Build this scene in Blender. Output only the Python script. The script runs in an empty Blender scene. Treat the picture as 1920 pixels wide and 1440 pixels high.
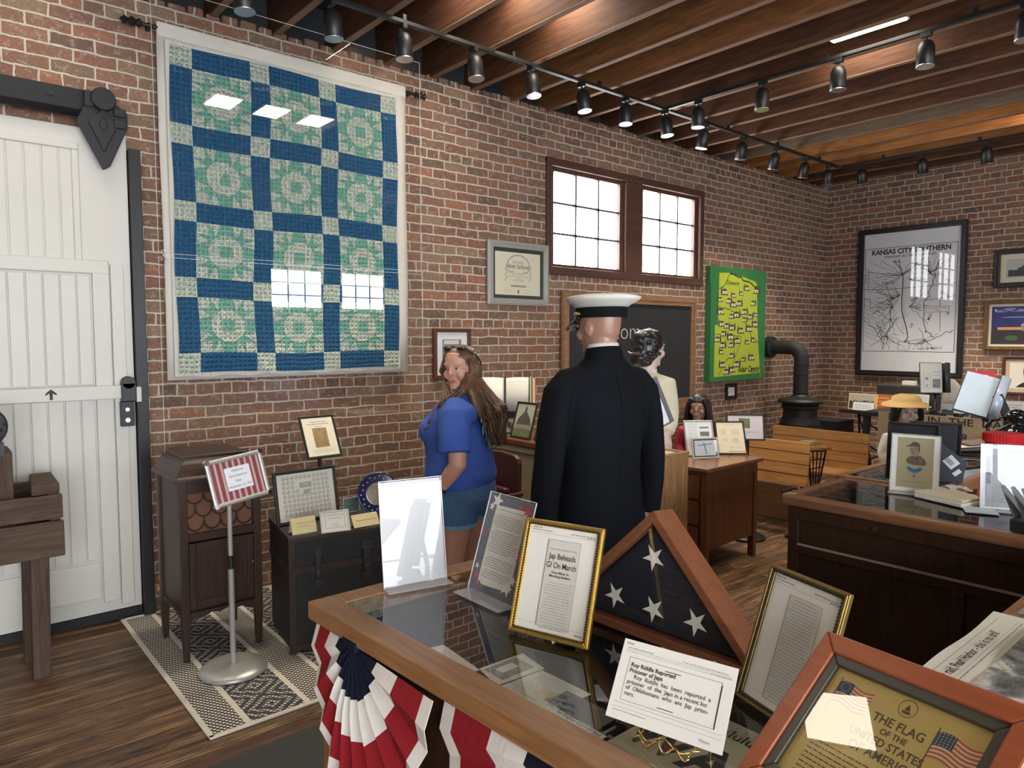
import bpy, bmesh, math, random
from mathutils import Vector, Matrix, Euler
R=math.radians
random.seed(7)
SC=bpy.context.scene
COL=SC.collection

# ------------------------------------------------------------------ camera
cam=bpy.data.cameras.new('camera'); camo=bpy.data.objects.new('camera',cam); COL.objects.link(camo)
cam.sensor_width=36; cam.lens=36*1331/1920; cam.clip_start=.02; cam.clip_end=200
camo.location=(0,0,1.62); camo.rotation_euler=(R(90-3.78),0,R(49.7-90))
SC.camera=camo

# ------------------------------------------------------------------ world, exposure
SC.view_settings.view_transform='Standard'; SC.view_settings.look='None'
SC.view_settings.exposure=0.12; SC.view_settings.gamma=1
SC.view_settings.use_curve_mapping=False
W=bpy.data.worlds.new('overcast_sky'); SC.world=W; W.use_nodes=True
W.node_tree.nodes['Background'].inputs[0].default_value=(.86,.93,1,1)
W.node_tree.nodes['Background'].inputs[1].default_value=4.0
WIN=14.0      # brightness of the overexposed panes
PANEL=20.0    # led ceiling panels
SPOTW=44.0    # each track spotlight

# ------------------------------------------------------------------ helpers
def tag(o,label=None,cat=None,group=None,kind=None):
    if label: o['label']=label
    if cat: o['category']=cat
    if group: o['group']=group
    if kind: o['kind']=kind
    return o
def empty(name,loc=(0,0,0),rz=0,label=None,cat=None,group=None):
    o=bpy.data.objects.new(name,None); COL.objects.link(o); o.location=loc; o.rotation_euler=(0,0,rz)
    o.empty_display_size=.05
    return tag(o,label,cat,group)
def sheet(name,BL,yaw,lean,label=None,cat=None,group=None):
    """empty whose local x runs along the lower edge, y up the leaning face, z out of the face"""
    d=Vector((math.cos(yaw),math.sin(yaw),0)); n=Vector((math.sin(yaw),-math.cos(yaw),0))
    up=Vector((0,0,1))*math.cos(lean)-n*math.sin(lean); nn=d.cross(up)
    o=empty(name,BL,0,label,cat,group)
    o.rotation_euler=Matrix((d,up,nn)).transposed().to_euler()
    return o
class MB:
    def __init__(s): s.bm=bmesh.new(); s.mi=0
    def face(s,vs):
        try:
            f=s.bm.faces.new(vs); f.material_index=s.mi; return f
        except ValueError: return None
    def v(s,*p): return s.bm.verts.new(p[0] if len(p)==1 else p)
    def poly(s,pts):
        return s.face([s.v(*p) for p in pts])
    def hexa(s,b,t):
        B=[s.v(*p) for p in b]; T=[s.v(*p) for p in t]; n=len(B)
        s.face(B[::-1]); s.face(T)
        for i in range(n): s.face([B[i],B[(i+1)%n],T[(i+1)%n],T[i]])
    def box(s,x0,x1,y0,y1,z0,z1):
        s.hexa([(x0,y0,z0),(x1,y0,z0),(x1,y1,z0),(x0,y1,z0)],[(x0,y0,z1),(x1,y0,z1),(x1,y1,z1),(x0,y1,z1)])
    def bar(s,p0,p1,w,d,up=(0,0,1)):
        p0=Vector(p0);p1=Vector(p1);t=(p1-p0).normalized();u=Vector(up)
        if abs(t.dot(u))>.98:u=Vector((1,0,0))
        a=t.cross(u).normalized()*w/2;b=a.cross(t).normalized()*d/2
        s.hexa([tuple(p0+x) for x in(-a-b,a-b,a+b,-a+b)],[tuple(p1+x) for x in(-a-b,a-b,a+b,-a+b)])
    def prism(s,pts,z0,z1):
        s.hexa([(x,y,z0) for x,y in pts],[(x,y,z1) for x,y in pts])
    def prismx(s,pts,x0,x1):  # outline in (y,z)
        s.hexa([(x0,a,b) for a,b in pts],[(x1,a,b) for a,b in pts])
    def prismy(s,pts,y0,y1):  # outline in (x,z)
        s.hexa([(a,y0,b) for a,b in pts],[(a,y1,b) for a,b in pts])
    def ring(s,outer,inner,z0,z1):
        n=len(outer)
        for i in range(n):
            j=(i+1)%n
            q=[outer[i],outer[j],inner[j],inner[i]]
            s.prism(q,z0,z1)
    def lathe(s,prof,seg=24,c=(0,0),ax='z'):
        rs=[]
        for r,z in prof:
            row=[]
            for k in range(seg):
                a=2*math.pi*k/seg; p=(c[0]+r*math.cos(a),c[1]+r*math.sin(a),z)
                if ax=='x': p=(z,c[0]+r*math.cos(a),c[1]+r*math.sin(a))
                if ax=='y': p=(c[0]+r*math.cos(a),z,c[1]+r*math.sin(a))
                row.append(s.v(*p))
            rs.append(row)
        for a,b in zip(rs,rs[1:]):
            for k in range(seg): s.face([a[k],a[(k+1)%seg],b[(k+1)%seg],b[k]])
        s.face(rs[0][::-1]); s.face(rs[-1])
    def tube(s,pts,r,seg=8):
        P=[Vector(p) for p in pts]; n=len(P)
        rr=r if isinstance(r,(list,tuple)) else [r]*n
        s.loft([(P[i],rr[i],rr[i]) for i in range(n)],seg)
    def loft(s,rings,seg=16,side=None,e=1.0,cap=True,flat=False):
        """rings: (centre, half width along side, half depth)"""
        P=[Vector(r[0]) for r in rings]; rows=[]; n=len(P); prev=None
        for i in range(n):
            t=(P[min(i+1,n-1)]-P[max(i-1,0)]).normalized()
            if flat: t=Vector((0,0,1))
            if side is not None: sd=Vector(side)
            elif prev is not None: sd=prev
            else: sd=Vector((1,0,0)) if abs(t.x)<.9 else Vector((0,1,0))
            sd=(sd-t*sd.dot(t)).normalized(); prev=sd; fr=t.cross(sd)
            row=[]
            for k in range(seg):
                a=2*math.pi*k/seg; c=math.cos(a);q=math.sin(a)
                if e!=1: c=math.copysign(abs(c)**e,c);q=math.copysign(abs(q)**e,q)
                row.append(s.v(*(P[i]+sd*(rings[i][1]*c)+fr*(rings[i][2]*q))))
            rows.append(row)
        for a,b in zip(rows,rows[1:]):
            for k in range(seg): s.face([a[k],a[(k+1)%seg],b[(k+1)%seg],b[k]])
        if cap: s.face(rows[0][::-1]); s.face(rows[-1])
    def ball(s,c,rx,ry=None,rz=None,seg=16,n=10):
        ry=ry or rx; rz=rz or rx
        rows=[]
        for i in range(1,n):
            th=math.pi*i/n
            rows.append([s.v(c[0]+rx*math.sin(th)*math.cos(2*math.pi*k/seg),c[1]+ry*math.sin(th)*math.sin(2*math.pi*k/seg),c[2]-rz*math.cos(th)) for k in range(seg)])
        b=s.v(c[0],c[1],c[2]-rz); t=s.v(c[0],c[1],c[2]+rz)
        for a,q in zip(rows,rows[1:]):
            for k in range(seg): s.face([a[k],a[(k+1)%seg],q[(k+1)%seg],q[k]])
        for k in range(seg): s.face([b,rows[0][(k+1)%seg],rows[0][k]]); s.face([t,rows[-1][k],rows[-1][(k+1)%seg]])
    def done(s,name,mats,parent=None,bevel=0,smooth=False,remesh=0,sm=0,solid=0,loc=None,subd=0):
        bmesh.ops.recalc_face_normals(s.bm,faces=s.bm.faces[:])
        me=bpy.data.meshes.new(name); s.bm.to_mesh(me); s.bm.free()
        for m in (mats if isinstance(mats,(list,tuple)) else [mats]): me.materials.append(m)
        o=bpy.data.objects.new(name,me); COL.objects.link(o)
        if parent is not None: o.parent=parent
        if loc is not None: o.location=loc
        if solid:
            m=o.modifiers.new('solid','SOLIDIFY'); m.thickness=solid; m.offset=0
        if bevel:
            m=o.modifiers.new('bevel','BEVEL'); m.width=bevel; m.segments=2; m.limit_method='ANGLE'; m.angle_limit=R(40)
        if remesh:
            m=o.modifiers.new('remesh','REMESH'); m.mode='VOXEL'; m.voxel_size=remesh; m.use_smooth_shade=True
            if sm:
                m=o.modifiers.new('smooth','SMOOTH'); m.factor=.5; m.iterations=sm
        if subd:
            m=o.modifiers.new('sub','SUBSURF'); m.levels=subd; m.render_levels=subd
        if smooth:
            for p in me.polygons: p.use_smooth=True
        return o
def inset(poly,w):
    """inset a convex CCW polygon"""
    n=len(poly); out=[]
    L=[]
    for i in range(n):
        a=Vector(poly[i]);b=Vector(poly[(i+1)%n]);d=(b-a).normalized();nn=Vector((-d.y,d.x))
        L.append((a+nn*w,d))
    for i in range(n):
        p,d=L[i-1];q,e=L[i]
        den=d.x*e.y-d.y*e.x; t=((q-p).x*e.y-(q-p).y*e.x)/den
        x=p+d*t; out.append((x.x,x.y))
    return out

# ------------------------------------------------------------------ materials
MC={}
class N:
    def __init__(s,name):
        s.m=bpy.data.materials.new(name); s.m.use_nodes=True; s.t=s.m.node_tree; s.b=s.t.nodes['Principled BSDF']
    def n(s,kind,**kw):
        x=s.t.nodes.new(kind)
        for k,v in kw.items(): setattr(x,k,v)
        return x
    def l(s,a,b): s.t.links.new(a,b)
    def coord(s,scale=(1,1,1),obj=True,rot=(0,0,0)):
        c=s.n('ShaderNodeTexCoord'); m=s.n('ShaderNodeMapping'); m.inputs['Scale'].default_value=scale; m.inputs['Rotation'].default_value=rot
        s.l(c.outputs['Object'],m.inputs[0]); return m.outputs[0]
    def noise(s,vec,scale=5,detail=4,rough=.6,dist=0):
        x=s.n('ShaderNodeTexNoise'); x.inputs['Scale'].default_value=scale; x.inputs['Detail'].default_value=detail
        x.inputs['Roughness'].default_value=rough; x.inputs['Distortion'].default_value=dist
        s.l(vec,x.inputs['Vector']); return x.outputs['Fac']
    def ramp(s,fac,stops,const=False):
        r=s.n('ShaderNodeValToRGB'); cr=r.color_ramp
        if const: cr.interpolation='CONSTANT'
        while len(cr.elements)<len(stops): cr.elements.new(.5)
        for e,(p,c) in zip(cr.elements,stops): e.position=p; e.color=(*c,1) if len(c)==3 else c
        s.l(fac,r.inputs[0]); return r.outputs[0]
    def mix(s,f,a,b,mode='MIX'):
        x=s.n('ShaderNodeMix',data_type='RGBA',blend_type=mode)
        for i,v in ((0,f),(6,a),(7,b)):
            if isinstance(v,(int,float)): x.inputs[i].default_value=v
            elif isinstance(v,tuple): x.inputs[i].default_value=(*v,1)
            else: s.l(v,x.inputs[i])
        return x.outputs[2]
    def math(s,op,a,b=0,c=0):
        x=s.n('ShaderNodeMath',operation=op)
        for i,v in enumerate((a,b,c)):
            if isinstance(v,(int,float)): x.inputs[i].default_value=v
            else: s.l(v,x.inputs[i])
        return x.outputs[0]
    def bump(s,h,strength=.3,dist=.01,normal=None):
        x=s.n('ShaderNodeBump'); x.inputs['Strength'].default_value=strength; x.inputs['Distance'].default_value=dist
        s.l(h,x.inputs['Height'])
        if normal is not None: s.l(normal,x.inputs['Normal'])
        s.l(x.outputs[0],s.b.inputs['Normal']); return x.outputs[0]
    def col(s,c):
        if isinstance(c,tuple): s.b.inputs['Base Color'].default_value=(*c,1)
        else: s.l(c,s.b.inputs['Base Color'])
    def rough(s,r,metal=0,spec=None):
        if isinstance(r,(int,float)): s.b.inputs['Roughness'].default_value=r
        else: s.l(r,s.b.inputs['Roughness'])
        s.b.inputs['Metallic'].default_value=metal
        if spec is not None: s.b.inputs['Specular IOR Level'].default_value=spec
def plain(name,c,r=.5,metal=0,spec=None,var=.12,bump=0,scale=60):
    if name in MC: return MC[name]
    k=N(name); v=k.coord(); f=k.noise(v,scale,3)
    k.col(k.mix(f,tuple(x*(1-var) for x in c),tuple(min(1,x*(1+var)) for x in c))); k.rough(r,metal,spec)
    if bump: k.bump(f,bump,.002)
    MC[name]=k.m; return k.m
def wood(name,c1,c2,r=.45,axis='x',scale=1.0,bump=.08,spec=.4,dark=None):
    if name in MC: return MC[name]
    k=N(name); s={'x':(1.2,14,14),'y':(14,1.2,14),'z':(14,14,1.2)}[axis]; v=k.coord(tuple(a*scale for a in s))
    f=k.noise(v,2.2,6,.62,1.2); g=k.noise(v,9,3,.6)
    c=k.ramp(f,[(.3,c1),(.68,c2)]); c=k.mix(k.math('MULTIPLY',g,.35),c,tuple(x*.55 for x in c1))
    k.col(c); k.rough(r,0,spec); k.bump(g,bump,.002); MC[name]=k.m; return k.m
def emit(name,c,s):
    if name in MC: return MC[name]
    k=N(name); k.b.inputs['Emission Color'].default_value=(*c,1); k.b.inputs['Emission Strength'].default_value=s; k.col(c); MC[name]=k.m; return k.m
def glassmat(name,ior=1.5,tint=(1,1,1),rough=0.0,haze=0.0):
    if name in MC: return MC[name]
    m=bpy.data.materials.new(name); m.use_nodes=True; t=m.node_tree; t.nodes.clear()
    o=t.nodes.new('ShaderNodeOutputMaterial'); mx=t.nodes.new('ShaderNodeMixShader'); tr=t.nodes.new('ShaderNodeBsdfTransparent'); gl=t.nodes.new('ShaderNodeBsdfGlossy'); fr=t.nodes.new('ShaderNodeMath')
    tr.inputs[0].default_value=(*tint,1); gl.inputs['Roughness'].default_value=rough; f0=2*((ior-1)/(ior+1))**2
    ge=t.nodes.new('ShaderNodeNewGeometry'); dp=t.nodes.new('ShaderNodeVectorMath'); dp.operation='DOT_PRODUCT'; t.links.new(ge.outputs['Normal'],dp.inputs[0]); t.links.new(ge.outputs['Incoming'],dp.inputs[1])
    def mt(op,a,b):
        x=t.nodes.new('ShaderNodeMath'); x.operation=op
        for i,v in ((0,a),(1,b)):
            if isinstance(v,(int,float)): x.inputs[i].default_value=v
            else: t.links.new(v,x.inputs[i])
        return x.outputs[0]
    c=mt('ABSOLUTE',dp.outputs['Value'],0); pw=mt('POWER',mt('SUBTRACT',1.0,c),5.0)
    fr.operation='ADD'; fr.inputs[0].default_value=f0; t.links.new(mt('MULTIPLY',pw,(1-f0)),fr.inputs[1])
    t.links.new(fr.outputs[0],mx.inputs[0]); t.links.new(tr.outputs[0],mx.inputs[1]); t.links.new(gl.outputs[0],mx.inputs[2])
    out=mx.outputs[0]
    if haze:
        df=t.nodes.new('ShaderNodeBsdfDiffuse'); df.inputs[0].default_value=(.9,.92,.95,1); m2=t.nodes.new('ShaderNodeMixShader'); m2.inputs[0].default_value=haze
        t.links.new(out,m2.inputs[1]); t.links.new(df.outputs[0],m2.inputs[2]); out=m2.outputs[0]
    t.links.new(out,o.inputs[0]); MC[name]=m; return m

def brickmat(name,axis):
    k=N(name); c=k.n('ShaderNodeTexCoord'); sp=k.n('ShaderNodeSeparateXYZ'); k.l(c.outputs['Object'],sp.inputs[0])
    cb=k.n('ShaderNodeCombineXYZ'); k.l(sp.outputs[0 if axis=='x' else 1],cb.inputs[0]); k.l(sp.outputs[2],cb.inputs[1])
    # wobble the courses a little
    nz=k.n('ShaderNodeTexNoise'); nz.inputs['Scale'].default_value=9; nz.inputs['Detail'].default_value=4; k.l(cb.outputs[0],nz.inputs['Vector'])
    nf=k.n('ShaderNodeTexNoise'); nf.inputs['Scale'].default_value=60; nf.inputs['Detail'].default_value=3; k.l(cb.outputs[0],nf.inputs['Vector'])
    def off(src,amt):
        a=k.n('ShaderNodeVectorMath',operation='SUBTRACT'); k.l(src,a.inputs[0]); a.inputs[1].default_value=(.5,.5,.5)
        b=k.n('ShaderNodeVectorMath',operation='SCALE'); k.l(a.outputs[0],b.inputs[0]); b.inputs['Scale'].default_value=amt; return b.outputs[0]
    a1=k.n('ShaderNodeVectorMath',operation='ADD'); k.l(cb.outputs[0],a1.inputs[0]); k.l(off(nz.outputs['Color'],.022),a1.inputs[1])
    a2=k.n('ShaderNodeVectorMath',operation='ADD'); k.l(a1.outputs[0],a2.inputs[0]); k.l(off(nf.outputs['Color'],.009),a2.inputs[1])
    br=k.n('ShaderNodeTexBrick'); br.offset=.5; br.offset_frequency=2; br.squash=.5; br.squash_frequency=6
    br.inputs['Scale'].default_value=1; br.inputs['Brick Width'].default_value=.212; br.inputs['Row Height'].default_value=.0705
    br.inputs['Mortar Size'].default_value=.0072; br.inputs['Mortar Smooth'].default_value=.35; br.inputs['Bias'].default_value=0
    br.inputs['Color1'].default_value=(0,0,0,1); br.inputs['Color2'].default_value=(1,1,1,1); br.inputs['Mortar'].default_value=(.5,.5,.5,1)
    k.l(a2.outputs[0],br.inputs['Vector'])
    tint=k.ramp(br.outputs['Color'],[(0,(.085,.06,.05)),(.10,(.24,.095,.065)),(.28,(.34,.125,.085)),(.45,(.29,.14,.09)),(.60,(.38,.17,.11)),(.74,(.40,.26,.15)),(.86,(.16,.10,.075)),(.95,(.48,.17,.09))])
    mid=k.noise(cb.outputs[0],16,5,.7); fine=k.noise(cb.outputs[0],130,3,.7); big=k.noise(cb.outputs[0],.8,3,.6)
    col=k.mix(k.math('MULTIPLY',mid,.5),tint,(.27,.185,.13),'MIX')
    col=k.mix(k.ramp(fine,[(.35,(0,0,0)),(.75,(1,1,1))]),col,(.13,.085,.065))
    # dusty mortar smears over brick faces
    sm=k.ramp(k.noise(cb.outputs[0],26,7,.8),[(.53,(0,0,0)),(.68,(.75,.75,.75))])
    col=k.mix(sm,col,(.58,.50,.40))
    mort=k.mix(mid,(.74,.65,.54),(.44,.37,.30))
    col=k.mix(br.outputs['Fac'],col,mort)
    col=k.mix(k.ramp(big,[(.35,(0,0,0)),(.7,(.3,.3,.3))]),col,(.19,.14,.10))
    k.col(col); k.rough(.9,0,.2)
    h=k.math('SUBTRACT',k.math('MULTIPLY',mid,.5),k.math('MULTIPLY',br.outputs['Fac'],.9))
    h=k.math('ADD',h,k.math('MULTIPLY',fine,.18))
    k.bump(h,.8,.012)
    return k.m
def planks(name):
    k=N(name); c=k.n('ShaderNodeTexCoord')
    br=k.n('ShaderNodeTexBrick'); br.offset=.37; br.squash=1
    br.inputs['Brick Width'].default_value=2.7; br.inputs['Row Height'].default_value=.135; br.inputs['Mortar Size'].default_value=.0034
    br.inputs['Mortar Smooth'].default_value=.2; br.inputs['Scale'].default_value=1
    br.inputs['Color1'].default_value=(0,0,0,1); br.inputs['Color2'].default_value=(1,1,1,1)
    nz=k.n('ShaderNodeTexNoise'); nz.inputs['Scale'].default_value=3; k.l(c.outputs['Object'],nz.inputs['Vector'])
    v0=k.n('ShaderNodeVectorMath',operation='SCALE'); k.l(nz.outputs['Color'],v0.inputs[0]); v0.inputs['Scale'].default_value=.02
    va=k.n('ShaderNodeVectorMath',operation='ADD'); k.l(c.outputs['Object'],va.inputs[0]); k.l(v0.outputs[0],va.inputs[1]); k.l(va.outputs[0],br.inputs['Vector'])
    v=k.coord((1.0,13,1)); g=k.noise(v,3,8,.7,1.0); s=k.noise(v,1.1,3,.6); w=k.noise(k.coord((.8,3,1)),2.0,5,.7)
    base=k.ramp(br.outputs['Color'],[(0,(.115,.055,.028)),(.5,(.175,.085,.042)),(1,(.235,.125,.062))])
    col=k.mix(k.ramp(g,[(.40,(0,0,0)),(.62,(1,1,1))]),base,(.028,.016,.010))
    col=k.mix(k.ramp(w,[(.5,(0,0,0)),(.72,(.6,.6,.6))]),col,(.23,.145,.08))
    col=k.mix(k.ramp(k.noise(v,8,5,.8),[(.60,(0,0,0)),(.70,(.8,.8,.8))]),col,(.33,.22,.12))
    b2=k.n('ShaderNodeTexBrick'); b2.offset=.37; b2.squash=1
    for nm_,v_ in (('Brick Width',2.7),('Row Height',.135),('Mortar Size',.020),('Mortar Smooth',1.0),('Scale',1)): b2.inputs[nm_].default_value=v_
    k.l(va.outputs[0],b2.inputs['Vector'])
    ed=k.math('MULTIPLY',b2.outputs['Fac'],k.ramp(k.noise(k.coord((1.6,5,1)),2.2,5,.7),[(.42,(0,0,0)),(.58,(1,1,1))]))
    col=k.mix(ed,col,(.50,.33,.16))
    col=k.mix(br.outputs['Fac'],col,(.008,.006,.005))
    k.col(col); k.rough(k.math('ADD',k.math('MULTIPLY',g,.35),.28),0,.45)
    k.bump(k.math('SUBTRACT',g,k.math('MULTIPLY',br.outputs['Fac'],1.2)),.45,.006); return k.m

M={}
M['brickA']=brickmat('old_brick_left','x'); M['brickB']=brickmat('old_brick_far','y')
M['floor']=planks('worn_plank_floor')
M['deck']=plain('charcoal_deck',(.018,.022,.027),.8,var=.3,scale=3)
M['joist']=wood('old_joist_wood',(.050,.020,.011),(.13,.055,.026),.7,'y',1,.2,.25)
M['joist_lit']=wood('orange_lit_joist',(.24,.082,.022),(.50,.21,.062),.6,'y',1,.2,.3)  # warm light on the far joists is put into this colour
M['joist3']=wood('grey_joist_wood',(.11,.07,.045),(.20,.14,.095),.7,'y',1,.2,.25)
M['jbottom']=wood('joist_cut_edge',(.22,.12,.075),(.30,.19,.125),.7,'y',1,.1,.25)
M['black']=plain('satin_black',(.012,.012,.013),.42)
M['blackm']=plain('matt_black',(.014,.014,.016),.7)
M['iron']=plain('cast_iron',(.02,.021,.024),.5,.3,bump=.3)
M['white']=plain('white_paint',(.60,.58,.53),.45,var=.04,scale=4)
M['paper']=plain('white_paper',(.74,.71,.645),.6,var=.03)
M['paperw']=plain('bright_paper',(.82,.84,.88),.6,var=.02)
M['cream']=plain('cream_paper',(.72,.66,.50),.6,var=.04)
M['newsp']=plain('newsprint',(.66,.63,.54),.75,var=.08,scale=9)
M['oldnews']=plain('aged_newsprint',(.42,.37,.24),.75,var=.12,scale=9)
M['ink']=plain('black_ink',(.02,.02,.02),.6)
M['greyink']=plain('grey_ink',(.18,.18,.18),.6)
M['softink']=plain('faded_ink',(.34,.33,.31),.6)
M['greytone']=plain('halftone_grey',(.26,.26,.26),.6,var=.7,scale=55)
M['chrome']=plain('chrome',(.75,.76,.78),.15,1)
M['silver']=plain('silver_metal',(.62,.63,.65),.32,1)
M['silverp']=plain('silver_paint',(.50,.50,.48),.35,.5)
M['brass']=plain('brass_wire',(.75,.56,.24),.25,1)
M['gold']=plain('gilt_frame',(.62,.42,.10),.3,.85,var=.25,bump=.2)
M['oldgold']=plain('dull_gilt_frame',(.17,.115,.035),.35,.75,var=.4)
M['glass']=glassmat('picture_glass',1.35)
M['caseglass']=glassmat('case_glass',1.85,(.97,.985,.98))
M['acrylic']=glassmat('clear_acrylic',1.36,(.98,.985,.99),0,0)
M['acrylicfoot']=glassmat('clear_acrylic_foot',1.45,(.9,.92,.93),.05,.22)
M['panelglass']=glassmat('hanging_acrylic',1.52,(.985,.99,.99),.002)
M['caseoak']=wood('case_oak',(.20,.085,.032),(.40,.20,.085),.35,'y',1)
M['caseoakx']=wood('case_oak_cross',(.20,.085,.032),(.40,.20,.085),.35,'x',1)
M['darkwood']=wood('dark_walnut',(.022,.010,.006),(.055,.024,.013),.4,'z',1)
M['rimwood']=wood('rounded_rim_wood',(.14,.06,.028),(.26,.12,.055),.3,'y',1)
M['felt']=plain('black_felt',(.008,.008,.009),.95,spec=.1)
M['oak']=wood('light_oak',(.22,.105,.042),(.50,.29,.13),.5,'z',1.8,.2)
M['mahog']=wood('mahogany_desk',(.105,.038,.017),(.19,.075,.033),.38,'z',1)
M['bench']=wood('golden_bench_wood',(.34,.15,.045),(.58,.30,.10),.4,'y',1)
M['benchd']=wood('dark_bench_wood',(.07,.03,.014),(.13,.06,.028),.4,'y',1)
M['cab']=wood('phonograph_walnut',(.030,.015,.010),(.060,.031,.020),.42,'z',1)
M['grey_old']=wood('weathered_wood',(.045,.028,.019),(.13,.085,.058),.85,'x',1,.5)
M['grey_oldz']=wood('weathered_wood_post',(.045,.028,.019),(.13,.085,.058),.85,'z',1,.5)
M['winwood']=wood('brown_window_wood',(.075,.035,.024),(.125,.062,.042),.55,'x',1)
M['flagcase']=wood('cherry_flag_case',(.135,.045,.02),(.22,.085,.04),.35,'x',1)
M['plaque']=wood('red_stained_frame',(.34,.075,.028),(.46,.125,.048),.33,'x',1)
M['skin']=plain('skin',(.52,.27,.19),.5,var=.1,scale=14)
M['mskin']=plain('mannequin_skin',(.33,.18,.12),.35,var=.04)
M['dskin']=plain('doll_skin',(.62,.46,.40),.35,var=.05)
M['tee']=plain('blue_cotton',(.035,.085,.36),.9,var=.14,scale=22,bump=.25)
M['denim']=plain('denim',(.055,.125,.24),.9,var=.35,scale=70,bump=.2)
M['navy']=plain('navy_wool',(.0045,.0055,.0085),.85,var=.2,scale=90,spec=.15)
M['navycl']=plain('navy_cloth',(.008,.010,.022),.9,var=.2,spec=.15)
M['red']=plain('red_cloth',(.26,.012,.018),.85,var=.15,spec=.2)
M['whitecl']=plain('white_cloth',(.70,.66,.60),.9,var=.06,bump=.2)
M['maroon']=plain('maroon_seat',(.052,.012,.012),.45,var=.2)
M['beige']=plain('beige_paint',(.33,.28,.19),.6,var=.05)
M['blackhair']=plain('black_hair',(.010,.009,.009),.35,var=.4,scale=90)
M['red_plastic']=plain('red_plastic',(.55,.025,.03),.35,var=.05)
M['straw']=plain('straw',(.62,.42,.17),.8,var=.25,scale=120,bump=.5)

# ------------------------------------------------------------------ generic print helpers
def put_text(parent,s,x,y,size,mat,align='CENTER',bold=0.0,rot=0.0,z=.001,sx=1.0,name='lettering',shear=0):
    cu=bpy.data.curves.new(name,'FONT'); cu.body=s; cu.size=size; cu.align_x=align; cu.offset=bold*size; cu.extrude=.0001; cu.shear=shear
    cu.resolution_u=3
    cu.materials.append(mat); tmp=bpy.data.objects.new(name,cu); me=bpy.data.meshes.new_from_object(tmp); bpy.data.objects.remove(tmp); bpy.data.curves.remove(cu)
    o=bpy.data.objects.new(name,me); COL.objects.link(o); o.parent=parent
    o.location=(x,y,z); o.rotation_euler=(0,0,rot); o.scale=(sx,1,1); return o
def lines_print(parent,rows,mat,z=.001,seed=1,name='print',thick=.5):
    """rows: (x0,x1,y,height) - a row of words"""
    rr=random.Random(seed); m=MB()
    for x0,x1,y,h in rows:
        x=x0
        while x<x1-h:
            w=min(rr.uniform(1.0,4.2)*h,x1-x)
            m.poly([(x,y,z),(x+w,y,z),(x+w,y+h*thick,z),(x,y+h*thick,z)]); x+=w+h*.55
    return m.done(name,mat,parent)
def para(x0,x1,ytop,n,pitch,h,rr,ragged=.25):
    out=[]
    for i in range(n):
        e=x1-(x1-x0)*rr.uniform(0,ragged)*(1 if i%5==4 else .15)
        out.append((x0+(pitch*1.5 if i%5==0 else 0),e,ytop-i*pitch,h))
    return out
def rects(parent,rs,mat,z=.0008,name='print'):
    m=MB()
    for x0,x1,y0,y1 in rs: m.poly([(x0,y0,z),(x1,y0,z),(x1,y1,z),(x0,y1,z)])
    return m.done(name,mat,parent)
def outline(parent,x0,x1,y0,y1,t,mat,z=.001,name='print'):
    return rects(parent,[(x0,x1,y0,y0+t),(x0,x1,y1-t,y1),(x0,x0+t,y0,y1),(x1-t,x1,y0,y1)],mat,z,name)
def strokes(parent,lines,mat,w,z=.001,name='print'):
    m=MB()
    for pts,ww in lines:
        for (a,b),(c,d) in zip(pts,pts[1:]):
            dx,dy=c-a,d-b; L=math.hypot(dx,dy) or 1; nx,ny=-dy/L*ww*w/2,dx/L*ww*w/2
            m.poly([(a+nx,b+ny,z),(a-nx,b-ny,z),(c-nx,d-ny,z),(c+nx,d+ny,z)])
    return m.done(name,mat,parent)
def star_pts(cx,cy,r,rot=0,k=.4,n=5):
    return [(cx+(r if i%2==0 else r*k)*math.sin(rot+math.pi*i/n),cy+(r if i%2==0 else r*k)*math.cos(rot+math.pi*i/n)) for i in range(2*n)]
def flatpoly(m,pts,z):
    m.poly([(x,y,z) for x,y in pts])
def starpoly(m,cx,cy,r,z,rot=0,k=.4):
    P=star_pts(cx,cy,r,rot,k); c=m.v(cx,cy,z); V=[m.v(x,y,z) for x,y in P]
    for i in range(10): m.face([c,V[i],V[(i+1)%10]])

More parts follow.
